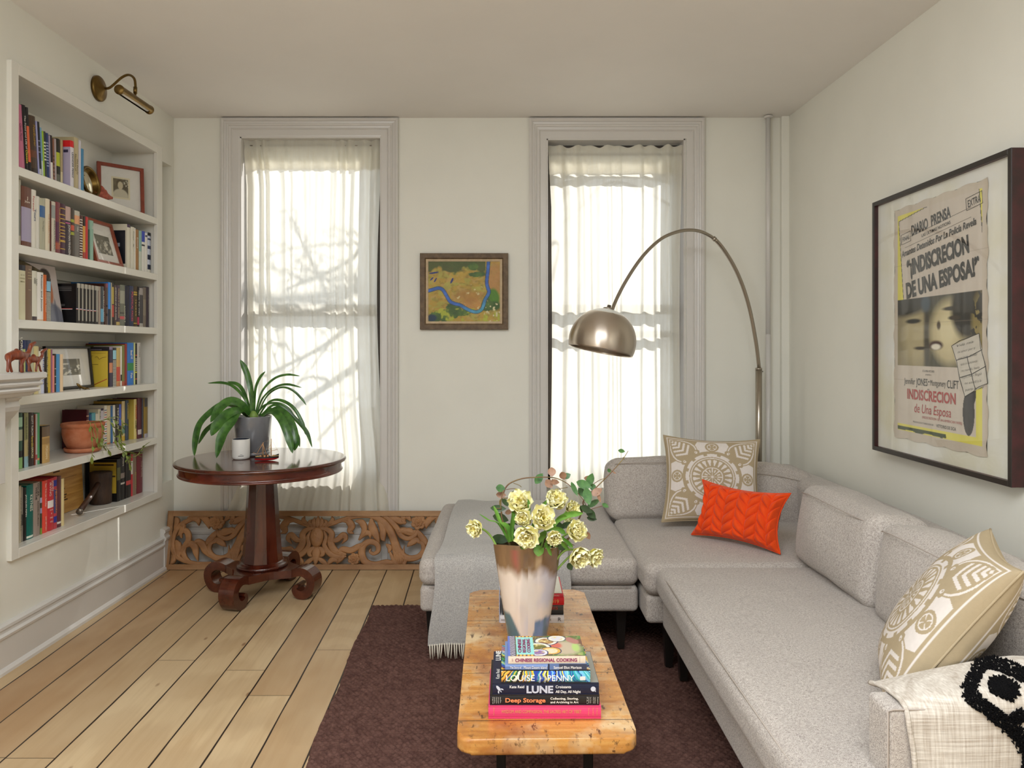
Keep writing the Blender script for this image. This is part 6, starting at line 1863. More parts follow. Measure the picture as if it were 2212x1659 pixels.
    def wv(a, b):       # slightly ragged paper edge
        e = .004 * math.sin(b * 31) + .003 * math.sin(b * 77)
        return (a * W) + (e if a in (0, 1) else 0)
    g = MB().grid(lambda a, b: (1.7045, Y0 - wv(a, b), ZT_ - b * H - (.003 * math.sin(a * 29) if b in (0, 1) else 0)), nu, nv)
    g.build('poster_sheet', attr_mat('poster_print', .7), t, colors=c.reshape(-1, 3), fix=False)
    # torn letter
    quad = [(.67, .60), (.93, .555), (1.005, .735), (.80, .79)]
    def at(s, q): return Vector((1.7035, Y0 - s * W, ZT_ - q * H))
    lt = MB().add([at(*q) - Vector((.0006, 0, 0)) for q in quad], [(0, 1, 2, 3)])
    lt.build('torn_letter', mat('letter_paper', '#c9c2b4', .8, var=.1, vscale=30), t, fix=False)
    ed = MB()
    for i in range(4):
        a, b = at(*quad[i]), at(*quad[(i + 1) % 4])
        ed.tube([a - Vector((.0008, 0, 0)), a.lerp(b, .33) + Vector((-.0008, .006, .004)), a.lerp(b, .66) + Vector((-.0008, -.005, .003)), b - Vector((.0008, 0, 0))], .0012, 4)
    m1, m2 = at(.715, .655), at(.955, .615); n1_, n2_ = at(.755, .72), at(.985, .675)
    for a, b in ((m1, m2), (n1_, n2_), (at(.82, .64), at(.86, .70)), (at(.86, .70), at(.90, .76))):
        ed.tube([a - Vector((.001, 0, 0)), a.lerp(b, .5) + Vector((-.001, 0, -.006)), b - Vector((.001, 0, 0))], .0014, 4)
    ed.build('letter_tears', ink('#2c2824'), t)
    r, up = Vector((0, -1, 0)), Vector((0, 0, 1))
    ra = Vector((0, -math.cos(ang), math.sin(ang))); ua = Vector((0, math.sin(ang), math.cos(ang)))
    bk = MB()
    L = lambda mb, s, body, q, w, h, tilt=True, **k: letter(mb, body, at(s, q), ra if tilt else r, ua if tilt else up, w=w, h=h, **k)
    L(bk, .44, 'DIARIO  PRENSA', .095, .28, .044, bold=.03)
    L(bk, .50, 'LAS ULTIMAS NOTICIAS', .132, .20, .013, bold=.012)
    L(bk, .885, 'EXTRA', .068, .075, .027, bold=.006); L(bk, .155, 'FINAL', .135, .055, .020, bold=.006)
    L(bk, .50, 'Amantes Detenidos Por La Policía Revela', .172, .52, .027, shear=.25, bold=.025)
    L(bk, .50, '“¡INDISCRECION', .243, .43, .064, bold=.05)
    L(bk, .545, 'DE UNA ESPOSA!”', .334, .50, .064, bold=.05)
    for (s, q, w, h) in ((.885, .068, .095, .045), (.155, .135, .075, .042)):
        c0 = at(s, q)
        cs = [c0 + ra * (sx * w / 2) + ua * (sy * h / 2) - Vector((.0007, 0, 0)) for sx, sy in ((-1, -1), (1, -1), (1, 1), (-1, 1), (-1, -1))]
        bk.tube(cs, .0009, 4)
    for q in (.113, .150):
        bk.tube([at(.5, q) - ra * .23 - Vector((.0006, 0, 0)), at(.5, q) + ra * .23 - Vector((.0006, 0, 0))], .0005, 4)
    L(bk, .42, 'COLUMBIA PICTURES', .702, .085, .008, False); L(bk, .42, 'presenta a', .716, .04, .007, False)
    L(bk, .20, 'Jennifer', .748, .085, .026, False); L(bk, .345, 'JONES', .748, .085, .030, False, bold=.006)
    L(bk, .425, '·', .745, .01, .03, False); L(bk, .525, 'Montgomery', .748, .105, .024, False); L(bk, .68, 'CLIFT', .748, .075, .032, False, bold=.006)
    L(bk, .42, 'en', .776, .015, .008, False); L(bk, .36, 'PRODUCCION Y DIRECCION DE', .918, .15, .007, False); L(bk, .61, 'VITTORIO DE SICA', .918, .13, .013, False, bold=.004)
    for i, s in enumerate(('Vida mía', 'mi amor por ti', 'me dejó dividir', 'toda mi conciencia', 'mi mundo, hasta', 'hijo. No llegó', 'me acercó a la', 'puerta del caso')):
        letter(bk, s, at(.80 + .012 * i, .592 + .0235 * i), Vector((0, -1, .16)), Vector((0, .16, 1)), w=.10 + .01 * (i % 3), h=.010, shear=.35)
    bk.build('lettering', ink('#2b2927'), t)
    rd = MB()
    L(rd, .44, 'INDISCRECION', .802, .345, .042, False, bold=.028)
    L(rd, .46, 'de Una Esposa', .858, .26, .038, False, shear=.15, bold=.004)
    L(rd, .56, '(INDISCRETION OF AN AMERICAN WIFE)', .893, .27, .010, False)
    rd.build('red_lettering', ink('#a8423f'), t)
    MB().add([(1.6975, ya + fw * .6, z0 + fw * .6), (1.6975, yb - fw * .6, z0 + fw * .6), (1.6975, yb - fw * .6, z1 - fw * .6), (1.6975, ya + fw * .6, z1 - fw * .6)], [(0, 1, 2, 3)]).build('glass', M_pglass, t, fix=False)
poster()

# ---------------------------------------------------------------- carved openwork panel leaning on the back wall
def carved_panel():
    a0 = -2.068
    lean = math.atan2(.075, .332)
    O = Vector((a0, 4.538, .001))
    ux, uz = Vector((1, 0, 0)), Vector((0, math.sin(lean), math.cos(lean))); un = Vector((0, -math.cos(lean), math.sin(lean)))
    S = .000796; SB = .00076
    def w3(x, y, d): return O + ux * ((x - 95) * S) + uz * ((521 - y) * SB) + un * d
    t = thing('openwork_carving', (-1.16, 4.57, 0), 'long openwork carved wooden panel with scrolls and flowers leaning against the wall', 'carved panel')
    wood = mat('carved_teak', '#ad7d50', .6, col2='#8d6039', vscale=14, bump=.4, bscale=150, bdist=.002, stretch=(.4, 1, 1))
    XC = 1240; XE = 2 * XC - 95
    fr = MB()
    def slab(x0, x1, y0, y1, d0, d1, bev=.004):
        bm = bmesh.new(); bmesh.ops.create_cube(bm, size=1)
        for v in bm.verts:
            v.co = w3(x0 + (v.co.x + .5) * (x1 - x0), y0 + (v.co.y + .5) * (y1 - y0), d0 + (v.co.z + .5) * (d1 - d0))
        bmesh.ops.bevel(bm, geom=bm.edges[:], offset=bev, segments=2, profile=.6, affect='EDGES')
        fr.add_bm(bm, 0, False)
    slab(95, XE, 76, 108, 0, .028); slab(95, XE, 492, 521, 0, .028); slab(95, 130, 78, 521, 0, .0262); slab(XE - 35, XE, 78, 521, 0, .0262)
    fr.build('frame', mat('teak_border', '#a98056', .6, col2='#8d653f', vscale=14, bump=.4, bscale=150, bdist=.002, stretch=(.4, 1, 1)), t)
    cv = MB()
    def ribbon(pts, ws, mirror=True, d0=.003, h=.020, n=7, groove=.35):
        for sgn in ((1, -1) if mirror else (1,)):
            sp = smooth_path([(x, y, 0) for x, y in pts], n)
            k = len(sp); vs = []; fs = []
            for i, p in enumerate(sp):
                f = i / (k - 1)
                m = f * (len(ws) - 1); a = min(int(m), len(ws) - 2); w = (ws[a] + (ws[a + 1] - ws[a]) * (m - a)) * 1.32
                d = (sp[min(i + 1, k - 1)] - sp[max(i - 1, 0)]); d = Vector((d.x, d.y)); d = d.normalized() if d.length else Vector((1, 0))
                nn = Vector((-d.y, d.x))
                hh = h * min(1, .45 + w / 40)
                for (o, z) in ((-.5, 0), (-.5, hh * .55), (-.3, hh), (0, hh * (1 - groove)), (.3, hh), (.5, hh * .55), (.5, 0)):
                    x, y = p.x + nn.x * w * o, p.y + nn.y * w * o
                    if sgn < 0: x = 2 * XC - x
                    vs.append(w3(x, max(84, min(516, y)), d0 + z))
            for i in range(k - 1):
                for j in range(6):
                    q = (i * 7 + j, i * 7 + j + 1, i * 7 + 8 + j, i * 7 + 7 + j)
                    fs.append(q)
                fs.append((i * 7, i * 7 + 7, i * 7 + 13, i * 7 + 6))
            cv.add(vs, fs, 0, True)
    def leafshape(pts, w, **k): ribbon(pts, [w * .25, w * .9, w, w * .75, w * .1], **k)
    def flower(x, y, r, mirror=True):
        for sgn in ((1, -1) if mirror else (1,)):
            cx = x if sgn > 0 else 2 * XC - x
            for ringr, pr, cnt, z in ((.62, .40, 7, .018), (.33, .24, 6, .024)):
                for q in range(cnt):
                    a = 2 * math.pi * q / cnt
                    px, py = cx + r * ringr * math.cos(a), y + r * ringr * math.sin(a)
                    vs = []; fs = []; m = 10
                    for (rr, zz) in ((1, 0), (.92, z * .9), (.6, z), (.2, z * .8), (.0, z * .75)):
                        for j in range(m):
                            b = 2 * math.pi * j / m
                            vs.append(w3(px + r * pr * rr * math.cos(b), py + r * pr * rr * math.sin(b), .003 + zz))
                    for i in range(4):
                        for j in range(m):
                            fs.append((i * m + j, i * m + (j + 1) % m, (i + 1) * m + (j + 1) % m, (i + 1) * m + j))
                    cv.add(vs, fs, 0, True)
            vs = [w3(cx + r * .2 * math.cos(2 * math.pi * j / 12) * s, y + r * .2 * math.sin(2 * math.pi * j / 12) * s, z) for (s, z) in ((1, .003), (1, .024), (.5, .031), (.01, .032)) for j in range(12)]
            cv.add(vs, [(i * 12 + j, i * 12 + (j + 1) % 12, (i + 1) * 12 + (j + 1) % 12, (i + 1) * 12 + j) for i in range(3) for j in range(12)], 0, True)
    m = lambda pts: [(2 * XC - x, y) for x, y in pts]       # left-hand strokes, given as they stand on the left
    # outer end: corner vine and leaves
    ribbon(m([(420, 112), (330, 120), (260, 140), (190, 182), (152, 240), (140, 320), (160, 400), (225, 452), (330, 480), (450, 478)]), [10, 26, 30, 26, 30, 26, 18])
    leafshape(m([(205, 285), (196, 245), (220, 225), (248, 245), (258, 300), (230, 350), (205, 405), (195, 450)]), 36)
    leafshape(m([(235, 128), (285, 125), (318, 145), (328, 188)]), 40); leafshape(m([(322, 112), (372, 132), (400, 170), (408, 212)]), 42)
    leafshape(m([(180, 205), (205, 180), (200, 225), (170, 270)]), 34)
    leafshape(m([(165, 300), (185, 340), (190, 400), (205, 440)]), 40); leafshape(m([(150, 120), (160, 160), (140, 220)]), 30); leafshape(m([(140, 490), (160, 450), (150, 400)]), 30)
    leafshape(m([(230, 360), (275, 330), (310, 350), (325, 400), (345, 462)]), 44); leafshape(m([(245, 352), (228, 392), (250, 440), (300, 470)]), 30)
    ribbon(m([(300, 325), (330, 310), (368, 335), (400, 385), (450, 425), (520, 438)]), [8, 34, 44, 40, 26, 14])
    flower(*m([(465, 160)])[0], 62)
    leafshape(m([(468, 225), (445, 270), (412, 310), (400, 345)]), 40)
    leafshape(m([(525, 150), (560, 110), (585, 130), (570, 180)]), 44)
    ribbon(m([(468, 215), (490, 262), (545, 288), (600, 262), (632, 205), (690, 140), (740, 110)]), [10, 26, 28, 30, 34, 30, 14])
    leafshape(m([(560, 165), (610, 150), (670, 120), (700, 112)]), 44)
    ribbon(m([(470, 305), (430, 330), (425, 385), (468, 432), (545, 440), (600, 400), (635, 340), (660, 270), (700, 200)]), [10, 24, 30, 34, 40, 44, 46, 40, 24])
    leafshape(m([(450, 325), (478, 300), (520, 325), (550, 352)]), 40); leafshape(m([(500, 245), (540, 225), (600, 235)]), 36)
    for (x, y, w) in ((540, 470, 26), (570, 400, 24), (610, 385, 26), (655, 370, 26), (690, 420, 24), (668, 470, 22)):
        leafshape(m([(600, 488), ((600 + x) / 2, (500 + y) / 2), (x, y - 60)]), w)
    leafshape(m([(600, 495), (600, 440), (600, 400)]), 30)
    # middle run, as it stands right of the centre
    ribbon([(1300, 195), (1360, 168), (1440, 138), (1540, 112), (1640, 108), (1720, 140), (1780, 200), (1825, 290), (1845, 380), (1850, 470)], [16, 26, 26, 30, 34, 40, 44, 46, 40, 22])
    ribbon([(1850, 480), (1780, 470), (1690, 492), (1620, 470), (1588, 410), (1596, 345), (1645, 312), (1700, 330), (1712, 380), (1680, 405), (1650, 390), (1655, 368)], [14, 34, 42, 42, 42, 40, 36, 32, 28, 22, 16, 8])
    leafshape([(1420, 150), (1470, 150), (1500, 190), (1490, 230), (1520, 250)], 44); leafshape([(1460, 140), (1500, 190), (1480, 250)], 30)
    leafshape([(1530, 150), (1580, 165), (1600, 220), (1570, 290)], 40); leafshape([(1650, 130), (1660, 200), (1690, 260), (1720, 320)], 52)
    leafshape([(1700, 150), (1740, 210), (1745, 280), (1760, 310)], 40)
    leafshape([(1560, 300), (1600, 250), (1640, 250), (1650, 290)], 36)
    flower(1530, 446, 48)
    ribbon([(1400, 395), (1440, 370), (1500, 380), (1560, 350), (1610, 320)], [12, 34, 38, 36, 12])
    leafshape([(1330, 300), (1390, 300), (1440, 260), (1460, 290), (1430, 330)], 36)
    leafshape([(1400, 480), (1440, 430), (1430, 400)], 30); leafshape([(1330, 490), (1370, 450), (1420, 470)], 34)
    leafshape([(1850, 240), (1900, 225), (1960, 245), (2000, 220)], 42)
    leafshape([(1770, 330), (1800, 360), (1790, 400)], 30); leafshape([(1860, 500), (1865, 420), (1862, 380)], 34)
    # centre: lotus bud, pineapple and side leaves
    for (dx, hgt, w) in ((0, 108, 34), (30, 120, 26), (58, 138, 22)):
        leafshape([(1240 + dx * .5, 205), (1240 + dx * 1.1, 165), (1240 + dx * .8, hgt)], w, mirror=dx > 0)
    leafshape([(1300, 190), (1350, 150), (1345, 112)], 26)
    vs = []; fs = []; mm, kk = 24, 10
    for i in range(kk + 1):
        r = math.sin(math.pi / 2 * i / kk)
        for j in range(mm):
            a = 2 * math.pi * j / mm
            x, y = 1240 + 52 * r * math.cos(a), 268 + 72 * r * math.sin(a) * (1 if math.sin(a) < 0 else 1.25)
            g = .0025 * ((int((x + y) / 9) + int((x - y) / 9)) % 2)
            vs.append(w3(x, y, .003 + .032 * math.cos(math.pi / 2 * i / kk) ** .5 + g))
    for i in range(kk):
        for j in range(mm): fs.append((i * mm + j, i * mm + (j + 1) % mm, (i + 1) * mm + (j + 1) % mm, (i + 1) * mm + j))
    cv.add(vs, fs, 0, True)
    ribbon([(1250, 205), (1310, 215), (1350, 250), (1345, 310), (1370, 370), (1420, 400), (1470, 410)], [14, 30, 36, 40, 42, 34, 12])
    ribbon([(1290, 225), (1310, 280), (1300, 340), (1340, 400), (1400, 430), (1470, 425)], [8, 22, 28, 34, 34, 10])
    leafshape([(1245, 350), (1285, 375), (1290, 410), (1262, 430)], 30)
    leafshape([(1240, 345), (1240, 400), (1240, 500)], 52, mirror=False)
    leafshape([(1250, 430), (1300, 470), (1340, 500)], 30)
    # the carving is backed by its own thickness
    cv.build('carving', wood, t)
carved_panel()
# ---------------------------------------------------------------- clivia on the pedestal table
TZ = .7372
def strap(mb, pts, w, droop=.0, fold=.25, n=7, twist=0.0):
    """a strap leaf along pts (world), w its greatest width, with a central fold"""
    sp = smooth_path(pts, n); k = len(sp); vs = []; fs = []
    cols = 5
    for i, p in enumerate(sp):
        f = i / (k - 1)
        ww = w * (.55 + .45 * min(1, f * 2.2)) * min(1, ((1 - f) * 5.0) ** .6 if f < 1 else 0) + .0004
        t = (sp[min(i + 1, k - 1)] - sp[max(i - 1, 0)]).normalized()
        side = (t.cross(Vector((0, 0, 1))) * .55 + t.cross(Vector((0, -1, 0))) * .8)
        side = (side - t * side.dot(t)).normalized()
        side = (Matrix.Rotation(twist, 3, t) @ side) if twist else side
        nn = side.cross(t).normalized()
        for j in range(cols):
            o = (j / (cols - 1) - .5)
            vs.append(p + side * (ww * o) + nn * (abs(o) * fold * ww))
    for i in range(k - 1):
        for j in range(cols - 1):
            a = i * cols + j
            fs.append((a, a + 1, a + cols + 1, a + cols))
    mb.add(vs, fs, 0, True)

def clivia():
    c = Vector((-1.425, 4.205, TZ))
    t = thing('potted_clivia', c, 'strap leaved green plant in a glossy grey pot on the pedestal table', 'potted plant')
    gm = mat('grey_glaze', '#77787c', .18, coat=.4, var=.08, vscale=20)
    MB().lathe([(.0001, .006), (.078, .006), (.084, .012), (.104, .215), (.1035, .219), (.098, .219), (.095, .20), (.0001, .195)], c, 56).build('pot', gm, t)
    MB().lathe([(.0001, 0), (.082, 0), (.092, .006), (.094, .020), (.091, .021), (.085, .010), (.0001, .007)], c, 56).build('saucer', gm, t)
    MB().lathe([(.0001, .203), (.06, .204), (.0955, .199)], c, 32).build('soil', mat('potting_soil', '#3a2a1f', 1.0, bump=1, bscale=120, bdist=.006), t)
    m, N, b = newmat('clivia_leaf')
    g = N.noise(N.coords('Object', scale=(30, 30, 30)), 1.0, 3)
    N.link(N.ramp(g, [(.35, '#2f5523'), (.65, '#4d7a30')]), b.inputs['Base Color'])
    b.inputs['Roughness'].default_value = .28; b.inputs['Specular IOR Level'].default_value = .5
    def q(x, y, d): return P(340 + x / 2.861, 760 + y / 2.861, d)
    L = [([(585, 380), (580, 250), (552, 130), (512, 48)], .030, (0, .0, .02, .03)), ([(600, 380), (605, 240), (632, 165), (668, 120)], .020, (0, .0, .0, .0)),
         ([(605, 385), (645, 250), (720, 168), (800, 142), (883, 150)], .018, (0, 0, .03, .05, .06)), ([(612, 388), (650, 290), (720, 225), (800, 202), (895, 222)], .018, (0, 0, -.03, -.05, -.05)),
         ([(618, 390), (680, 272), (760, 222), (832, 236), (892, 290), (920, 331)], .016, (0, 0, .05, .08, .08, .08)), ([(630, 392), (690, 312), (760, 300), (840, 345), (897, 440), (915, 512)], .022, (0, -.02, -.04, -.06, -.07, -.07)),
         ([(640, 395), (720, 330), (800, 365), (868, 430), (925, 500), (957, 592)], .026, (0, 0, .0, .0, .0, .0)), ([(645, 398), (705, 368), (765, 415), (810, 520), (836, 628)], .040, (0, -.06, -.11, -.14, -.15)),
         ([(650, 398), (735, 352), (800, 395), (842, 470), (858, 560), (846, 612)], .034, (0, -.03, -.07, -.10, -.12, -.12)), ([(640, 390), (740, 380), (820, 440), (866, 520), (880, 590)], .024, (0, .03, .05, .05, .05)),
         ([(578, 388), (540, 290), (470, 215), (400, 192), (310, 194)], .020, (0, .0, .03, .05, .06)), ([(580, 385), (545, 275), (505, 208), (432, 183)], .024, (0, .05, .08, .09)),
         ([(566, 392), (520, 328), (450, 308), (388, 350), (328, 436)], .052, (0, -.05, -.09, -.12, -.13)), ([(560, 395), (500, 345), (415, 322), (335, 370), (262, 450), (235, 560), (228, 645)], .036, (0, -.02, -.03, -.04, -.05, -.05, -.05)),
         ([(564, 400), (510, 365), (435, 388), (375, 450), (332, 520)], .058, (0, -.08, -.14, -.17, -.19)), ([(560, 402), (505, 372), (455, 440), (402, 520), (364, 658)], .050, (0, -.10, -.17, -.2, -.21)),
         ([(556, 398), (500, 360), (430, 400), (310, 480), (252, 572)], .030, (0, .04, .06, .07, .07)), ([(612, 385), (665, 330), (735, 318), (800, 345), (870, 430)], .020, (0, .04, .08, .10, .1)), ([(596, 380), (592, 290), (578, 210)], .022, (0, -.01, -.02)), ([(640, 396), (700, 355), (760, 372), (828, 430)], .022, (0, .05, .09, .11))]
    for pts, w, ds in L:
        mb = MB(); strap(mb, [q(x, y, 4.2 + d) for (x, y), d in zip(pts, ds)], w * (.85 if w < .03 else 1.08))
        mb.build('leaf', m, t, fix=False)
    st = MB().lathe([(.0001, .19), (.026, .2), (.024, .225), (.012, .245), (.0001, .25)], c + Vector((.006, 0, 0)), 14)
    st.build('leaf_base', mat('pale_leaf_base', '#7f9a4a', .5), t)
clivia()

def mug():
    c = Vector((-1.436, 4.05, TZ))
    t = thing('mug', c, 'white ceramic mug with small black lettering in front of the grey plant pot', 'mug')
    MB().lathe([(.0001, 0), (.038, 0), (.0445, .005), (.0465, .014), (.0465, .106), (.0462, .108), (.0445, .108), (.044, .106), (.044, .016), (.0001, .012)], c, 48).build('body', mat('white_ceramic', '#e4e2dd', .25, var=.03, vscale=20), t)
    MB().lathe([(.0001, .0125), (.0437, .0165), (.0437, .1075)], c, 40, close=True).build('inside_glaze', mat('dark_blue_glaze', '#1c2230', .2), t)
    mb = MB()
    def wrap(q):
        a = (q.x - c.x) / .0468
        return Vector((c.x + .0468 * math.sin(a + .32), c.y - .0468 * math.cos(a + .32), q.z))
    rnd = random.Random(7)
    for (zz, hh, x0, n, wd) in ((.0275, .0022, -.005, 6, .0020), (.0205, .0040, -.014, 10, .0026)):      # two tiny lines of print, too small to read
        for k in range(n):
            a = c.x + x0 + k * wd * 1.12
            q = [(a, zz - hh / 2), (a + wd * .35, zz - hh / 2), (a + wd * .35, zz - hh * .1), (a + wd * .7, zz - hh / 2), (a + wd, zz - hh / 2), (a + wd, zz + hh / 2), (a + wd * rnd.uniform(.3, .6), zz + hh * rnd.uniform(.1, .4)), (a, zz + hh / 2)]
            mb.add([wrap(Vector((x, 0, c.z + z))) for x, z in q], [tuple(range(8))])
    mb.build('lettering', ink('#1d1d1f'), t)
mug()

def ship():
    y = 3.985; xa, xb = P(549, 990, y).x, P(600.5, 975, y).x
    t = thing('model_ship', ((xa + xb) / 2, y, TZ), 'tiny wooden model sailing ship with a red keel beside the mug', 'model ship')
    L = xb - xa
    z0 = TZ + .0005
    def sec(u):
        w = .0135 * math.sin(math.pi * min(1, max(0, .08 + u * .9))) ** .6
        if u > .98: w = .001
        keel = z0 + .012 * (abs(u - .45) / .55) ** 3
        deck = z0 + .021 + .014 * (abs(u - .42) / .58) ** 2
        return w, keel, deck
    hull, keel = MB(), MB()
    nu = 24
    def hp(u, v, lo, hi):
        w, k, d = sec(u)
        a = v * math.pi
        zz = d - (d - k) * math.sin(a) ** .8
        return Vector((xa + L * .12 + L * .88 * u - .008 * math.sin(a) * (1 if u < .1 else 0), y + w * math.cos(a) * 1.0 + (u - .5) * .03, zz))
    hull.grid(lambda u, v: hp(u, v, 0, 1), nu, 16)
    hull.grid(lambda u, v: hp(u, 0, 0, 1).lerp(hp(u, 1, 0, 1), v) - Vector((0, 0, .003)), nu, 3)
    m, N, b = newmat('ship_hull_paint')
    sep = N.new('ShaderNodeSeparateXYZ'); N.link(N.coords('Object'), sep.inputs[0])
    N.link(N.ramp(N.math('MULTIPLY', N.math('SUBTRACT', sep.outputs[2], 0.0), 25.0), [(.0, '#a8181c'), (.31, '#a8181c'), (.33, '#161310'), (.55, '#161310'), (.58, '#c9b070'), (.66, '#161310'), (.9, '#8a6a3c')], 'CONSTANT'), b.inputs['Base Color'])
    b.inputs['Roughness'].default_value = .4
    hull.build('hull', m, t)
    wd = mat('honey_spar_wood', '#d09a66', .5, var=.2, vscale=60)
    sp = MB()
    def pt(u, h, dy=0): return Vector((xa + L * .12 + L * .88 * u, y + (u - .5) * .03 + dy, z0 + h))
    masts = ((.30, .098), (.66, .115))
    for (u, h) in masts:
        sp.tube([pt(u, .02), pt(u + .01, h)], [.0024, .0014], 8)
    sp.tube([pt(.02, .036), pt(-.14, .045)], [.0012, .0006], 6)
    sp.tube([pt(.30, .045), pt(.08, .034)], .001, 6); sp.tube([pt(.66, .05), pt(.95, .058)], .001, 6); sp.tube([pt(.66, .085), pt(.5, .06)], .0008, 6)
    sp.tube([pt(.3, .09), pt(.14, .06), pt(.04, .036)], .0014, 6); sp.tube([pt(.3, .09), pt(.45, .03)], .0014, 6)
    for u in (.2, .38, .52, .76, .86):
        sp.box(pt(u, 0).x - .004, pt(u, 0).x + .004, pt(u, 0).y - .005, pt(u, 0).y + .005, z0 + .019, z0 + .029)
    sp.build('masts', wd, t)
    rg = MB()
    for a, b_ in ((pt(.31, .096), pt(-.1, .044)), (pt(.67, .113), pt(.31, .096)), (pt(.67, .113), pt(1.0, .04)), (pt(.67, .11), pt(.6, .028, -.011)), (pt(.67, .11), pt(.72, .028, -.011)), (pt(.31, .093), pt(.24, .028, -.01)), (pt(.31, .093), pt(.36, .028, -.01)), (pt(.67, .11), pt(.6, .028, .011)), (pt(.31, .093), pt(.26, .028, .01))):
        rg.tube([a, b_], .00035, 4)
    rg.build('rigging', mat('rigging_thread', '#b9a27c', .8), t)
ship()

# ---------------------------------------------------------------- stacks of books on the coffee table
def lying(x0, x1, ys, dep, z0, h, cover, desc, spine=None, items=(), top_art=None, hard=True, rot=0.0, bands=(), side=()):
    """a book lying flat, spine towards -y at ys; items: (text, u centre, width share, cap share, v centre, colour, bold, rotated)"""
    mb = MB(); cols = []
    bt = .0022 if hard else .0008
    w = x1 - x0
    R = Matrix.Translation(((x0 + x1) / 2, ys, 0)) @ Matrix.Rotation(rot, 4, 'Z') @ Matrix.Translation((-(x0 + x1) / 2, -ys, 0))
    def bx(a, b, c, d, e, f, col, mi=0):
        k = len(mb.v); mb.box(a, b, c, d, e, f, mi=mi); cols.extend([lin(col)] * (len(mb.v) - k))
    bx(x0, x1, ys + .001, ys + dep, z0, z0 + bt, cover); bx(x0, x1, ys + .001, ys + dep, z0 + h - bt, z0 + h, cover)
    k = len(mb.v); n = 5; vs = []; fs = []
    for j in range(n + 1):
        f = j / n
        y = ys + .0028 * (2 * f - 1) ** 2 * (1 if hard else .3)
        vs += [(x0, y, z0 + h * f), (x1, y, z0 + h * f)]
    for j in range(n): fs.append((2 * j, 2 * j + 1, 2 * j + 3, 2 * j + 2))
    mb.add(vs, fs); cols.extend([lin(spine or cover)] * (len(mb.v) - k))
    for xx in (x0, x1):
        k = len(mb.v); mb.add([(xx, ys + .0028 * (2 * j / n - 1) ** 2 * (1 if hard else .3), z0 + h * j / n) for j in range(n + 1)] + [(xx, ys + .004, z0 + h), (xx, ys + .004, z0)], [tuple(range(n + 3))])
        cols.extend([lin(spine or cover)] * (len(mb.v) - k))
    ins = .003 if hard else .0006
    bx(x0 + ins, x1 - ins, ys + .003, ys + dep - ins, z0 + bt, z0 + h - bt, '#d9cfb8', 1)
    for (u0, u1, v0, v1, c) in bands:
        k = len(mb.v)
        yy = ys - .0004
        mb.add([(x0 + w * u0, yy, z0 + h * v0), (x0 + w * u1, yy, z0 + h * v0), (x0 + w * u1, yy, z0 + h * v1), (x0 + w * u0, yy, z0 + h * v1)], [(0, 1, 2, 3)]); cols.extend([lin(c)] * 4)
    mb.v = [tuple(R @ Vector(p)) for p in mb.v]
    o = mb.build('book', [M_book, M_page], label=desc, cat='book', group='books stacked on the coffee table', colors=cols)
    g = {}
    for it in items:
        body, u, ln, cap, v, c, bold = it[:7]
        tm = g.setdefault(c, MB())
        p = Vector((x0 + w * u, ys - .0006, z0 + h * v))
        if len(it) > 7 and it[7]: letter(tm, body, p, (0, 0, -1), (1, 0, 0), w=h * ln, h=w * cap, bold=bold)
        else: letter(tm, body, p, (1, 0, 0), (0, 0, 1), w=w * ln, h=h * cap, bold=bold)
    for c, tm in g.items():
        tm.v = [tuple(R @ Vector(p)) for p in tm.v]
        tm.build('spine_lettering', ink(c), o)
    return o, R
ZC = CT_Z + .0006
YS = 1.848
def sx(px): return (px - CX) / F * YS
a = ZC
lying(sx(1055), sx(1298), YS - .004, .215, a, .0312, '#d9436f', 'large pink book at the bottom of the front stack on the coffee table', items=[('WISDOM AND COMPASSION: THE SACRED ART OF TIBET', .47, .71, .26, .60, '#cf9a5c', 0)] + [(s, u, .6, .009, .6, '#cf9a5c', 0, 1) for s, u in (('Rhie', .05, ), ('Thurman', .89), ('Abrams', .93), ('Tibet', .965))])
a += .0315
lying(sx(1058), sx(1295), YS, .21, a, .0256, '#1d1b1c', 'black book with glowing orange spine title, second from the bottom of the front stack',
      items=[('Deep Storage', .325, .365, .42, .52, '#f08a5a', .022), ('Collecting, Storing,', .68, .255, .22, .68, '#ebe6de', .014), ('and Archiving in Art', .68, .255, .22, .33, '#ebe6de', .014)] + [(s, u, .62, .009, .5, '#cfcac2', 0, 1) for s, u in (('Ingrid', .03), ('Schaffner', .045), ('Matthias', .063), ('Winzen', .08), ('eds.', .1), ('P.S.1', .888), ('Contemporary', .904), ('Art Center', .92), ('Henry Art', .945), ('Gallery', .96), ('Prestel', .985))])
a += .0259
o, R = lying(sx(1063.7), sx(1294), YS, .195, a, .0282, '#131a33', 'dark navy book with large silver capitals, third in the front stack',
      items=[('LUNE', .445, .25, .62, .5, '#b9bcc9', .04), ('Kate Reid', .23, .135, .24, .72, '#e8e6e6', .012), ('Croissants', .665, .145, .24, .72, '#e8e6e6', .012), ('All Day, All Night', .71, .235, .24, .30, '#e8e6e6', .012)])
mb = MB(); x0, x1 = sx(1063.7), sx(1294); w = x1 - x0; zc = a + .0145
def rk(u, v): return Vector((x0 + w * .065 + (u * .8 + v * .6) * .0088, YS - .0008, zc + (-u * .8 * 1.0 + v * .6) * .0088 * -1 * -1))
body = [(-.2 + .26 * math.cos(a_ * math.pi / 8) * 1.0, 0) for a_ in range(2)]
def rpt(p, q):      # rocket: p along its axis (nose up-left), q across
    ax = Vector((-.62, 0, .78)); sd = Vector((.78, 0, .62))
    return Vector((x0 + w * .062, YS - .0007, zc)) + ax * (p * .0105) + sd * (q * .0105)
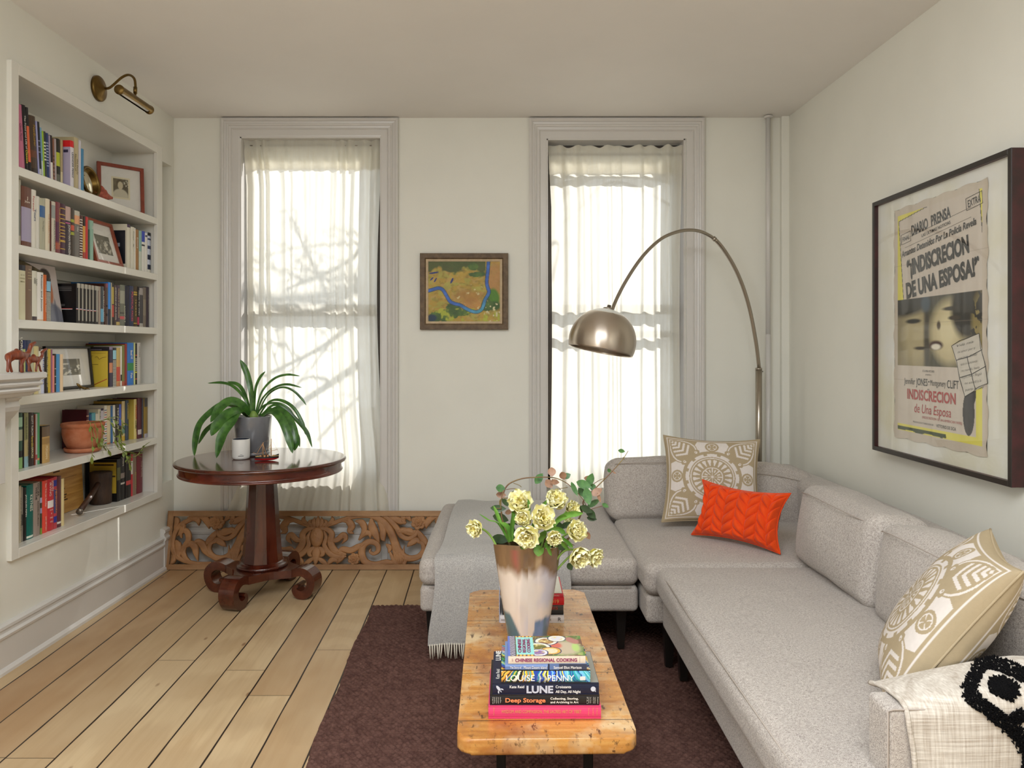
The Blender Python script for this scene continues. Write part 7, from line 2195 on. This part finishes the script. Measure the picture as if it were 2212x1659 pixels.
mb.add([rpt(p, q) for p, q in ((1.05, 0), (.7, .26), (.2, .33), (-.35, .26), (-.45, 0), (-.35, -.26), (.2, -.33), (.7, -.26))], [tuple(range(8))])
mb.add([rpt(p, q) for p, q in ((-.1, .36), (-.5, .75), (-.9, .7), (-.45, .3))], [(0, 1, 2, 3)]); mb.add([rpt(p, q) for p, q in ((-.1, -.36), (-.5, -.75), (-.9, -.7), (-.45, -.3))], [(0, 1, 2, 3)])
mb.add([rpt(p, q) for p, q in ((-.55, .16), (-1.05, 0), (-.55, -.16))], [(0, 1, 2)])
cc = Vector((x0 + w * .945, YS - .0007, zc))
mb.add([cc + Vector((.0062 * math.cos(k * math.pi / 12), 0, .0062 * math.sin(k * math.pi / 12))) for k in range(24)], [tuple(range(24))])
mb.add([cc + Vector(p) for p in ((.002, 0, -.005), (.0066, 0, -.0072), (.0058, 0, -.002))], [(0, 1, 2)])
mb.build('spine_emblem', ink('#c3c6d2'), o)
mb = MB()
zt = a + .0282 + .0004
letter(mb, 'LUNE', Vector((x0 + .0125, YS + .165, zt)), (0, 1, 0), (-1, 0, 0), w=.062, h=.013, bold=.04); letter(mb, 'Kate Reid', Vector((x0 + .0125, YS + .052, zt)), (0, 1, 0), (-1, 0, 0), w=.056, h=.009, bold=.012)
mb.build('cover_lettering', ink('#d5d3d0'), o)
MB().box(x1 - .030, x1 - .001, YS + .006, YS + .192, a + .0282, a + .0286).build('grey_flap', mat('grey_jacket', '#8c8a80', .4), o)
a += .0285
# the brightly streaked book
o, R = lying(sx(1083), sx(1275), YS, .155, a, .0325, '#1a1d22', 'thick book with streaked rainbow jacket and white author name in the front stack',
      items=[('LOUISE', .215, .32, .46, .42, '#efece6', .004), ('PENNY', .67, .30, .46, .42, '#efece6', .004)] + [(s, u, ln, .016, .42, '#8fa6d8', 0, 1) for s, u, ln in (('THE', .405, .3), ('MADNESS', .432, .75), ('OF', .462, .2), ('CROWDS', .49, .75))])
x0, x1 = sx(1083), sx(1275)
nu, nv = 220, 30; U, V = np.meshgrid(np.linspace(0, 1, nu + 1), np.linspace(0, 1, nv + 1))
ph = U * 60 - V * 9 * (1 - 2.0 * U) + npnoise(U, V, 9, 3, 61) * 4
pal = [C_(c) for c in ('#171a22', '#d9b04a', '#c9803a', '#e4dfc0', '#26479c', '#3a8f4a', '#6fb9d8', '#14161c', '#3a6ad0', '#e0d63a', '#2fa0a8', '#8fd0d8')]
rng = np.random.default_rng(9); tab = rng.random(200)
idx = np.floor(ph).astype(int) % 200
pos = np.clip(U + (tab[idx] - .5) * .25, 0, .999)
band = np.where(pos < .33, np.array([0, 1, 2, 3, 0, 4, 1, 5])[(tab[idx] * 8).astype(int) % 8], np.where(pos < .66, np.array([4, 8, 9, 7, 3, 10, 9, 4])[(tab[idx] * 8).astype(int) % 8], np.array([6, 10, 11, 7, 6, 10, 4, 11])[(tab[idx] * 8).astype(int) % 8]))
cj = np.array(pal)[band]
cj = lerp(cj, C_('#12141a'), np.clip((.30 - V) * 3.2, 0, .8) * (np.abs(U - .45) < .5))
mb = MB().grid(lambda u, v: (x0 + (x1 - x0) * u, YS + .0028 * (2 * v - 1) ** 2 - .0005, a + .0325 * v), nu, nv)
n1 = len(mb.v)
mb.grid(lambda u, v: (x0 + (x1 - x0) * u, YS + .003 + .15 * v, a + .0328), 40, 40)
U2, V2 = np.meshgrid(np.linspace(0, 1, 41), np.linspace(0, 1, 41))
i2 = np.floor(U2 * 40 + V2 * 22).astype(int) % 200
c2 = np.array(pal)[np.array([0, 1, 2, 3, 5, 1, 7, 4, 9, 10])[(tab[i2] * 10).astype(int) % 10]]
mb.build('streaked_jacket', attr_mat('jacket_print', .3), o, colors=np.concatenate([cj.reshape(-1, 3), c2.reshape(-1, 3)]), fix=False)
MB().box(x0 + (x1 - x0) * .885, x0 + (x1 - x0) * .945, YS - .0012, YS - .0006, a + .008, a + .017).build('publisher_mark', ink('#d8d4d0'), o)
a += .0330
o, R = lying(sx(1091), sx(1267.6), YS + .001, .142, a, .0145, '#7289b8', 'thin blue book, second from the top of the front stack', hard=True,
      items=[('The Story of', .13, .14, .40, .42, '#e8e4e0', 0), ('Mount Desert Island', .37, .28, .5, .42, '#e8e4e0', 0), ('Samuel Eliot Morison', .765, .34, .46, .42, '#efece8', .006)], bands=((.66, 1, 0, 1, '#3a3f52'), (.525, .545, 0, 1, '#20243a'), (.545, .66, 0, 1, '#5d739f')))
a += .0148
# paperback cookbook on top
x0, x1 = sx(1097.8), sx(1265)
o, R = lying(x0, x1, YS + .001, .128, a, .0190, '#5a6fb0', 'paperback cookbook with a painted food cover on top of the front stack', spine='#d6c7b4', hard=False, rot=.012,
      items=[('CHINESE REGIONAL COOKING', .49, .80, .44, .5, '#8a2a5e', .028), ('LO', .055, .32, .016, .5, '#8a2a5e', .01, 1)], bands=((.925, .928, .1, .9, '#77707a'),))
nu, nv = 130, 100; U, V = np.meshgrid(np.linspace(0, 1, nu + 1), np.linspace(0, 1, nv + 1))
n1, n2 = npnoise(U, V, 9, 8, 71), npnoise(U, V, 26, 22, 72)
c = lerp(C_('#4d7a35'), C_('#6f4a3a'), np.clip((n1 - .42) * 5, 0, 1))
c = lerp(c, C_('#a8b06a'), np.clip((n2 - .58) * 8, 0, 1) * .8)
def bowl(c, u, v, r, fill, rim='#e3dccb', dark='#2e2f5c'):
    d = np.hypot((U - u) * 1.3, V - v)
    c = np.where((d < r * 1.12)[..., None], C_(dark), c); c = np.where((d < r)[..., None], C_(rim), c)
    return np.where((d < r * .72)[..., None], lerp(C_(fill), C_('#d9c88a'), np.clip((n2 - .5) * 5, 0, 1)), c)
c = lerp(c, C_('#b9a890'), blob(U, V, .76, .38, .2, .34, .5)); c = lerp(c, C_('#c96a5a'), blob(U, V, .64, .5, .08, .14, .5)); c = lerp(c, C_('#a8c070'), blob(U, V, .9, .4, .05, .2, .6))
c = bowl(c, .52, .72, .19, '#9a7045'); c = bowl(c, .40, .42, .21, '#6a6a35'); c = bowl(c, .56, .24, .17, '#d9cdb0', '#d8a850'); c = bowl(c, .67, .86, .15, '#cfcbd4'); c = bowl(c, .40, .16, .15, '#8a6a9c', '#d8d4e0')
for k in range(3): c = lerp(c, C_('#a87068'), blob(U, V, .84 + .035 * k, .8 - .05 * k, .05, .12, .4))
lft = U < .34
c = np.where((lft & (U > .11) & (np.abs(V - .5) < .44))[..., None], C_('#8fd0cc'), c)
c = np.where((lft & (U > .11) & (np.abs(V - .5) >= .44))[..., None], np.where((np.mod(U * 40, 2) < 1.2)[..., None], C_('#dcae4a'), C_('#6a3a4a')), c)
c = np.where((U < .105)[..., None], C_('#2a2838'), c)
c = np.where(((U > .03) & (U < .095) & (np.mod(V * 26 + U * 30, 2) < 1))[..., None], C_('#b9b4c4'), c)
c = np.where((U < .028)[..., None], C_('#5a6fb8'), c)
mb = MB().grid(lambda u, v: R @ Vector((x0 + (x1 - x0) * u, YS + .001 + .128 * v, a + .0194)), nu, nv)
mb.build('painted_cover', attr_mat('jacket_print', .3), o, colors=c.reshape(-1, 3), fix=False)
mb = MB()
for i, s in enumerate(('CHINESE', 'REGIONAL', 'COOKING')):
    letter(mb, s, R @ Vector((x0 + (x1 - x0) * (.155 + .06 * i), YS + .064, a + .0199)), (0, 1, 0), (-1, 0, 0), w=.088, h=.0085, bold=.03)
mb.build('cover_lettering', ink('#8a2a5e'), o)

# rear stack behind the vase
YR = 2.49
def rx(px): return (px - CX) / F * YR
a = ZC
lying(rx(1080), rx(1218.6), YR, .20, a, .0252, '#dcd9dc', 'white book with small dark lettering at the bottom of the rear stack', items=[('MODERN ART', .10, .16, .2, .4, '#55525a', 0), ('R', .93, .05, .5, .5, '#55525a', 0), ('B  B', .77, .05, .25, .45, '#55525a', 0)])
a += .0255
lying(rx(1085), rx(1217.6), YR + .003, .19, a, .0140, '#1f1e1f', 'slim black book second from the bottom of the rear stack')
a += .0143
lying(rx(1086), rx(1217.2), YR + .002, .19, a, .0195, '#4a4845', 'dark grey book with a red year on its spine in the rear stack', items=[('2015', .84, .13, .55, .5, '#b8453a', .006)])
a += .0198
lying(rx(1086), rx(1218.6), YR, .19, a, .0250, '#c9202a', 'thick red book with a gold year on its spine in the rear stack', items=[('2019', .83, .17, .5, .5, '#d9a05c', .004)])
a += .0253
lying(rx(1090), rx(1217), YR + .002, .185, a, .0112, '#c23442', 'thin red book under the pale cover at the top of the rear stack', items=[('TIMES MUSIC BOOKS', .78, .3, .45, .5, '#e3b0a8', 0)])
a += .0115
lying(rx(1092), rx(1214), YR + .004, .18, a, .0030, '#d8d6c8', 'thin pale cream booklet lying on top of the rear stack', hard=False)
MB().box(rx(1078), rx(1080) , YR + .002, YR + .175, ZC, ZC + .098, .0008).build('folder', mat('lilac_card', '#a9afc6', .5), label='upright lilac card slipped against the side of the rear book stack', cat='folder')

# ---------------------------------------------------------------- vase with tulips
VX, VY, VZ, VH = .062, 2.265, CT_Z + .0006, .325
def vase():
    t = thing('glazed_vase', (VX, VY, VZ), 'tall oval vase with bronze, cream and blue glaze standing on the coffee table', 'vase')
    n, m_ = 96, 70
    def ring(v):
        a = .052 + (.1035 - .052) * v ** .92; b = .040 + (.066 - .040) * v
        return a, b
    def fn(u, v, off=0.0):
        th = 2 * math.pi * u; a, b = ring(v)
        z = VZ + VH * v + (.006 * math.cos(2 * th + .9) * v ** 6)
        return Vector((VX + (a - off) * math.sin(th), VY - (b - off) * math.cos(th), z))
    mb = MB().grid(lambda u, v: fn(u, v), n, m_)
    th = np.linspace(0, 1, n + 1); v = np.linspace(0, 1, m_ + 1)
    TH, V = np.meshgrid(th, v)
    S_ = np.sin(2 * np.pi * TH); front = np.cos(2 * np.pi * TH) > 0
    nn = npnoise(TH, V, 9, 5, 81); n2 = npnoise(TH, V, 30, 6, 82)
    c = lerp(C_('#d3bfae'), C_('#e0d3c8'), nn)
    c = lerp(c, C_('#b9b4c0'), np.clip((npnoise(TH, V, 7, 3, 83) - .48) * 5, 0, 1) * .7)
    topb = .76 + .13 * (nn - .5) + .10 * (n2 - .5) + .06 * np.sin(TH * 23) * .5 - .06 * np.exp(-((S_ + .33) / .16) ** 2)
    c = lerp(c, lerp(C_('#8a6a48'), C_('#6b4f36'), n2), np.clip((V - topb) * 11 + .5, 0, 1))
    c = lerp(c, C_('#b89c7a'), np.clip((V - topb) * 16, 0, 1) * (np.abs(S_ - .32) < .10) * .8)
    c = lerp(c, C_('#9c4a40'), np.clip((V - topb) * 10, 0, 1) * np.clip(1 - np.abs(S_ + .38) / .18, 0, 1) * .8 * (V < .96))  # reddish reflection painted into the glaze colour
    left = np.minimum(.38, .52 * (-S_))
    right = np.clip((S_ - .12) / .19, 0, 1) * .32 + .06 * (S_ - .31)
    lo = np.where(S_ < .02, left, np.where(S_ < .12, -.1, right))
    lo = lo + .04 * (n2 - .5) * (S_ > .25) + .03 * (nn - .5)
    blue = lerp(C_('#4d6a74'), C_('#6b7fa0'), np.clip(S_ + .5, 0, 1)); blue = lerp(blue, C_('#3f5f5c'), np.clip((n2 - .45) * 4, 0, 1) * .6)
    back = ~front
    lo = np.where(back, .33 + .05 * nn, lo)
    c = lerp(c, blue, np.clip((lo - V) * 26 + .5, 0, 1))
    cols = list(c.reshape(-1, 3))
    k = len(mb.v)
    mb.grid(lambda u, v: fn(u, .08 + .92 * v, .0045), n, 24, flip=True)
    inner = [C_('#5d4a36')] * (len(mb.v) - k)
    k2 = len(mb.v)
    mb.grid(lambda u, v: fn(u, 1.0).lerp(fn(u, 1.0, .0045), v), n, 1)
    inner += [C_('#9a7c58')] * (len(mb.v) - k2); k2 = len(mb.v)
    base = [fn(j / n, 0) for j in range(n)]
    mb.add(base, [tuple(range(n))]); inner += [C_('#5d6a6c')] * n
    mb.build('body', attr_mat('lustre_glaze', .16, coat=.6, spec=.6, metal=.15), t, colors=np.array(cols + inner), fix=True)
vase()

M_petal = attr_mat('tulip_petal', .55, sheen=.2, spec=.3)
M_tleaf = mat('tulip_leaf', '#6d9a3c', .45, col2='#4f7f2c', vscale=30)
M_tstem = mat('tulip_stem', '#86a850', .5)
M_dleaf = mat('dark_leaf', '#37502a', .45, col2='#2b3f22', vscale=50)
def q6(x, y, d): return P(880 + x / 3.19, 940 + y / 3.19, d)
def tulip(i, x, y, r, d, label, tilt=(0, 0), openness=1.0, green=False):
    rnd = random.Random(100 + i)
    c = q6(x, y, d); R = r / 3.19 * d / F
    ax = Vector((tilt[0], -1.0, tilt[1])).normalized()
    side = ax.orthogonal().normalized(); s2 = ax.cross(side)
    root = Vector((VX + (c.x - VX) * .25, VY + (c.y - VY) * .3, VZ + VH * .62))
    t = thing('tulip', root, label, 'flower', 'tulips in the vase')
    mb = MB(); cols = []
    for (cnt, rr, hh, ww, op, z0) in ((5, 1.05, 1.45, .86, .85, -.70), (6, .85, 1.5, .66, .50, -.55), (5, .58, 1.25, .46, .30, -.40), (4, .30, 1.0, .34, .15, -.3)):
        for k in range(cnt):
            a = 2 * math.pi * (k + rnd.uniform(-.18, .18)) / cnt + cnt * .7 + rr * 2
            er = Vector(side * math.cos(a) + s2 * math.sin(a)); et = ax.cross(er) + ax * rnd.uniform(-.25, .25)
            L = R * hh * rnd.uniform(.9, 1.12); W = R * ww * rnd.uniform(.9, 1.1); fl = op * openness * rnd.uniform(.8, 1.15)
            ph = rnd.uniform(0, 6.28); nu, nv = 6, 7
            k0 = len(mb.v)
            def fn(u, v):
                s = v; w = (u - .5) * 2
                wid = W * (math.sin(math.pi * min(.97, s * .78 + .10)) ** .7)
                rad = R * (.10 + (.55 + .55 * fl) * rr * math.sin(min(1.75, s * (1.25 + .5 * fl)))) 
                hgt = L * (s * (1.0 - .25 * fl) + .05) + R * z0
                ruff = R * .13 * s * s * math.sin(w * 5 + ph) + R * .09 * s * math.sin(s * 7 + ph)
                cup = -(w * w) * wid * .35
                p = c + er * (rad + cup + ruff) + ax * (hgt - abs(w) ** 2 * s * s * L * .10) + et * (w * wid)
                return p
            mb.grid(fn, nu, nv)
            for v in range(nv + 1):
                for u in range(nu + 1):
                    f = v / nv; e = abs(u / nu - .5) * 2
                    col = C_('#f2e67c') * (1 - f) + C_('#f6f2c0') * f
                    col = col * (1 - .5 * e * f) + C_('#fbf9e8') * (.5 * e * f)
                    if rr < .6: col = col * .75 + C_('#ead24e') * .25
                    if f < .18: col = col * .55 + C_('#c9cf5a') * .45
                    if green: col = col * .6 + C_('#c3d08a') * .4
                    cols.append(col)
    mb.build('bloom', M_petal, t, colors=np.array(cols), fix=False)
    st = MB()
    b = c - ax * R * .55
    mid = root.lerp(b, .6) + Vector((0, .02, .03))
    st.tube(smooth_path([root, mid, b - ax * .012, b + ax * .006], 6), .0032, 8)
    st.build('stem', M_tstem, t)
    return t
tulip(0, 472, 645, 56, 2.20, 'pale yellow tulip reaching out far to one side of the bouquet', (-.5, .1), .8)
tulip(1, 780, 470, 78, 2.24, 'big pale yellow tulip high up beside the leafy branch', (-.3, .9), .95)
tulip(2, 1022, 450, 72, 2.24, 'tallest yellow tulip standing above the rest of the bouquet', (.15, 1.0), .8)
tulip(3, 1135, 505, 52, 2.30, 'half hidden cream tulip behind the tallest one', (.5, .4), .7)
tulip(4, 802, 572, 56, 2.20, 'ruffled yellow tulip just under the big high one', (-.35, .3), .8)
tulip(5, 932, 575, 72, 2.17, 'wide open yellow tulip in the middle of the bouquet', (.2, .45), 1.15)
tulip(6, 825, 697, 68, 2.16, 'open pale yellow tulip low at the front over the vase rim', (-.1, -.1), 1.1)
tulip(7, 1012, 706, 50, 2.16, 'smallest deep yellow tulip at the front over the vase rim', (.05, -.15), .8)
tulip(8, 1160, 665, 68, 2.20, 'closed yellow tulip on the side of the bouquet above the drooping pair', (.5, .35), .8)
tulip(9, 1182, 830, 72, 2.19, 'larger drooping tulip hanging beside the vase', (.45, -.45), 1.0)
tulip(10, 1285, 842, 58, 2.22, 'smaller drooping tulip at the outer end of the hanging pair', (.85, -.35), 1.0)
tulip(11, 1108, 605, 38, 2.28, 'greenish tulip bud hidden at the back of the bouquet', (.3, .2), .7, True)

# tulip foliage and the leafy branches
def leaves():
    rnd = random.Random(3)
    t = thing('tulip_greenery', (VX, VY, VZ + VH * .6), 'bright green tulip leaves spreading between the blooms over the vase rim', 'leaves')
    mb = MB()
    for pts, w in (([(700, 740), (660, 660), (620, 560), (592, 485)], .016), ([(690, 720), (620, 610), (560, 590), (492, 542)], .013), ([(705, 735), (690, 650), (640, 605)], .03), ([(720, 730), (715, 640), (725, 560), (720, 520)], .022),
                   ([(820, 760), (870, 600), (920, 500), (965, 445)], .016), ([(860, 770), (900, 720), (960, 660)], .022), ([(900, 760), (905, 790), (935, 815)], .03), ([(950, 740), (975, 780), (995, 832)], .016),
                   ([(1000, 640), (1040, 580), (1120, 545), (1212, 538)], .018), ([(1000, 640), (1050, 650), (1090, 680)], .014), ([(1020, 700), (1060, 730), (1120, 795)], .018), ([(1060, 700), (1110, 740), (1140, 775)], .013),
                   ([(780, 780), (790, 770), (822, 760)], .02), ([(840, 560), (835, 500), (830, 440)], .014), ([(1010, 600), (1060, 570), (1100, 560)], .016), ([(960, 660), (1000, 640), (1060, 650)], .012)):
        strap(mb, [q6(x, y, 2.22 - .0001 * (y - 500)) for x, y in [(pts[0][0], pts[0][1])] + pts[1:]], w, fold=.3, twist=rnd.uniform(.6, 1.2))
    mb.build('foliage', M_tleaf, t, fix=False)
leaves()
def leaf_at(mb, x, y, L, wd, ang, d, rnd):
    c = q6(x, y, d)
    s = d / F / 3.19
    dx = Vector((math.cos(ang), rnd.uniform(-.5, .5), -math.sin(ang))).normalized()
    nrm_ = Vector((rnd.uniform(-.4, .4), -1, rnd.uniform(-.1, .5))).normalized()
    sd = dx.cross(nrm_).normalized(); nrm_ = sd.cross(dx)
    L, wd = L * s, wd * s
    vs = []
    for (k, w) in ((-.5, .03), (-.38, .55), (-.2, .92), (0, 1), (.2, .85), (.38, .45), (.52, .02)):
        q = c + dx * L * k + nrm_ * (L * .25 * k * k)
        vs += [q - sd * wd * .5 * w + nrm_ * (.0015 * w), q, q + sd * wd * .5 * w + nrm_ * (.0015 * w)]
    fs = []
    for i in range(6): fs += [(i * 3, i * 3 + 1, i * 3 + 4, i * 3 + 3), (i * 3 + 1, i * 3 + 2, i * 3 + 5, i * 3 + 4)]
    mb.add(vs, fs, 0, True)
M_bleaf = mat('bronze_leaf', '#9a7458', .5, col2='#7d5a45', vscale=60)
M_gleaf = mat('branch_green_leaf', '#4f7a3f', .45, col2='#3a5e35', vscale=60)
M_twig = mat('twig_bark', '#7a6a3c', .7, col2='#6b4a35', vscale=30)
def branch(label, stem, twigs, greens, bronzes, darks, d=2.33, r=.0028):
    rnd = random.Random(len(label))
    p = [q6(x, y, d) for x, y in stem]
    root = Vector((VX + (p[0].x - VX) * .3, VY + .01, VZ + VH * .6))
    t = thing('leafy_branch', root, label, 'branch', 'leafy branches in the vase')
    mb = MB(); sp = smooth_path([root] + p, 6)
    mb.tube(sp, [r - (r - .0009) * i / len(sp) for i in range(len(sp))], 7)
    for tw in twigs: mb.tube(smooth_path([q6(x, y, d - .004) for x, y in tw], 4), .0011, 5)
    mb.build('stem', M_twig, t)
    for nm, lst, m in (('green_leaves', greens, M_gleaf), ('bronze_leaves', bronzes, M_bleaf), ('dark_leaves', darks, M_dleaf)):
        if not lst: continue
        lb = MB()
        for (x, y, L, w, a) in lst: leaf_at(lb, x, y, L, w, math.radians(a), d + rnd.uniform(-.02, .02), rnd)
        lb.build(nm, m, t, fix=False)
branch('long arching branch with green and bronze leaves curving over the bouquet', [(645, 520), (655, 430), (690, 345), (780, 302), (880, 291), (1000, 292), (1080, 320), (1150, 375), (1210, 445), (1245, 520)],
       [[(680, 376), (730, 368), (775, 372)], [(730, 330), (770, 345), (785, 358)], [(660, 432), (720, 434)], [(1040, 370), (1105, 360)], [(1240, 520), (1300, 500), (1370, 480)], [(1000, 300), (985, 340)]],
       [(1215, 340, 110, 60, 20), (1260, 305, 90, 55, -70), (1240, 420, 120, 66, 80), (1150, 370, 105, 34, 65), (905, 300, 90, 55, -50), (1098, 282, 60, 44, -20), (1280, 470, 110, 40, -25), (1205, 395, 80, 50, 50), (1280, 360, 60, 44, 60), (1362, 484, 56, 30, 30)],
       [(995, 254, 64, 58, 90), (1072, 278, 60, 52, 70), (975, 335, 70, 56, 50), (1015, 322, 64, 40, 10), (1305, 392, 86, 56, -30), (1250, 300, 70, 40, 10), (1320, 430, 70, 24, 70)],
       [(1230, 510, 110, 50, 30), (1265, 540, 90, 56, 40), (1180, 500, 80, 40, 60), (1270, 575, 70, 36, 10)])
branch('bare reddish twig reaching up towards the sofa back cushion', [(1190, 560), (1215, 450), (1300, 362), (1400, 262), (1480, 172), (1522, 108)],
       [[(1285, 335), (1325, 310), (1360, 298)], [(1410, 250), (1392, 232)], [(1495, 170), (1488, 150)]],
       [(1474, 108, 56, 28, 15), (1390, 243, 34, 26, 60)], [(1425, 258, 30, 12, 30)], [])
branch('short branch of dark leaves beside the lone far tulip', [(690, 700), (650, 560), (645, 470), (660, 380)], [[(650, 505), (600, 505)], [(660, 440), (720, 430)]],
       [(640, 366, 70, 54, 10)], [(645, 412, 70, 46, 5), (700, 530, 60, 36, -20)], [(742, 400, 62, 40, -20), (682, 465, 80, 40, 40), (625, 505, 110, 48, 5), (645, 570, 120, 66, 10), (640, 715, 120, 66, 8), (700, 650, 110, 80, 40), (735, 690, 90, 60, 70), (740, 590, 70, 40, 60)], d=2.27)
branch('low dark leaves hanging over the vase rim near the drooping tulips', [(1090, 730), (1110, 740), (1150, 760)], [], [], [(1242, 690, 60, 40, 60)], [(1070, 770, 80, 50, -10), (1120, 905, 56, 44, 60), (1040, 620, 90, 50, 20), (1090, 620, 80, 40, -30), (900, 720, 90, 50, 50), (1200, 640, 60, 34, 40)], d=2.25)
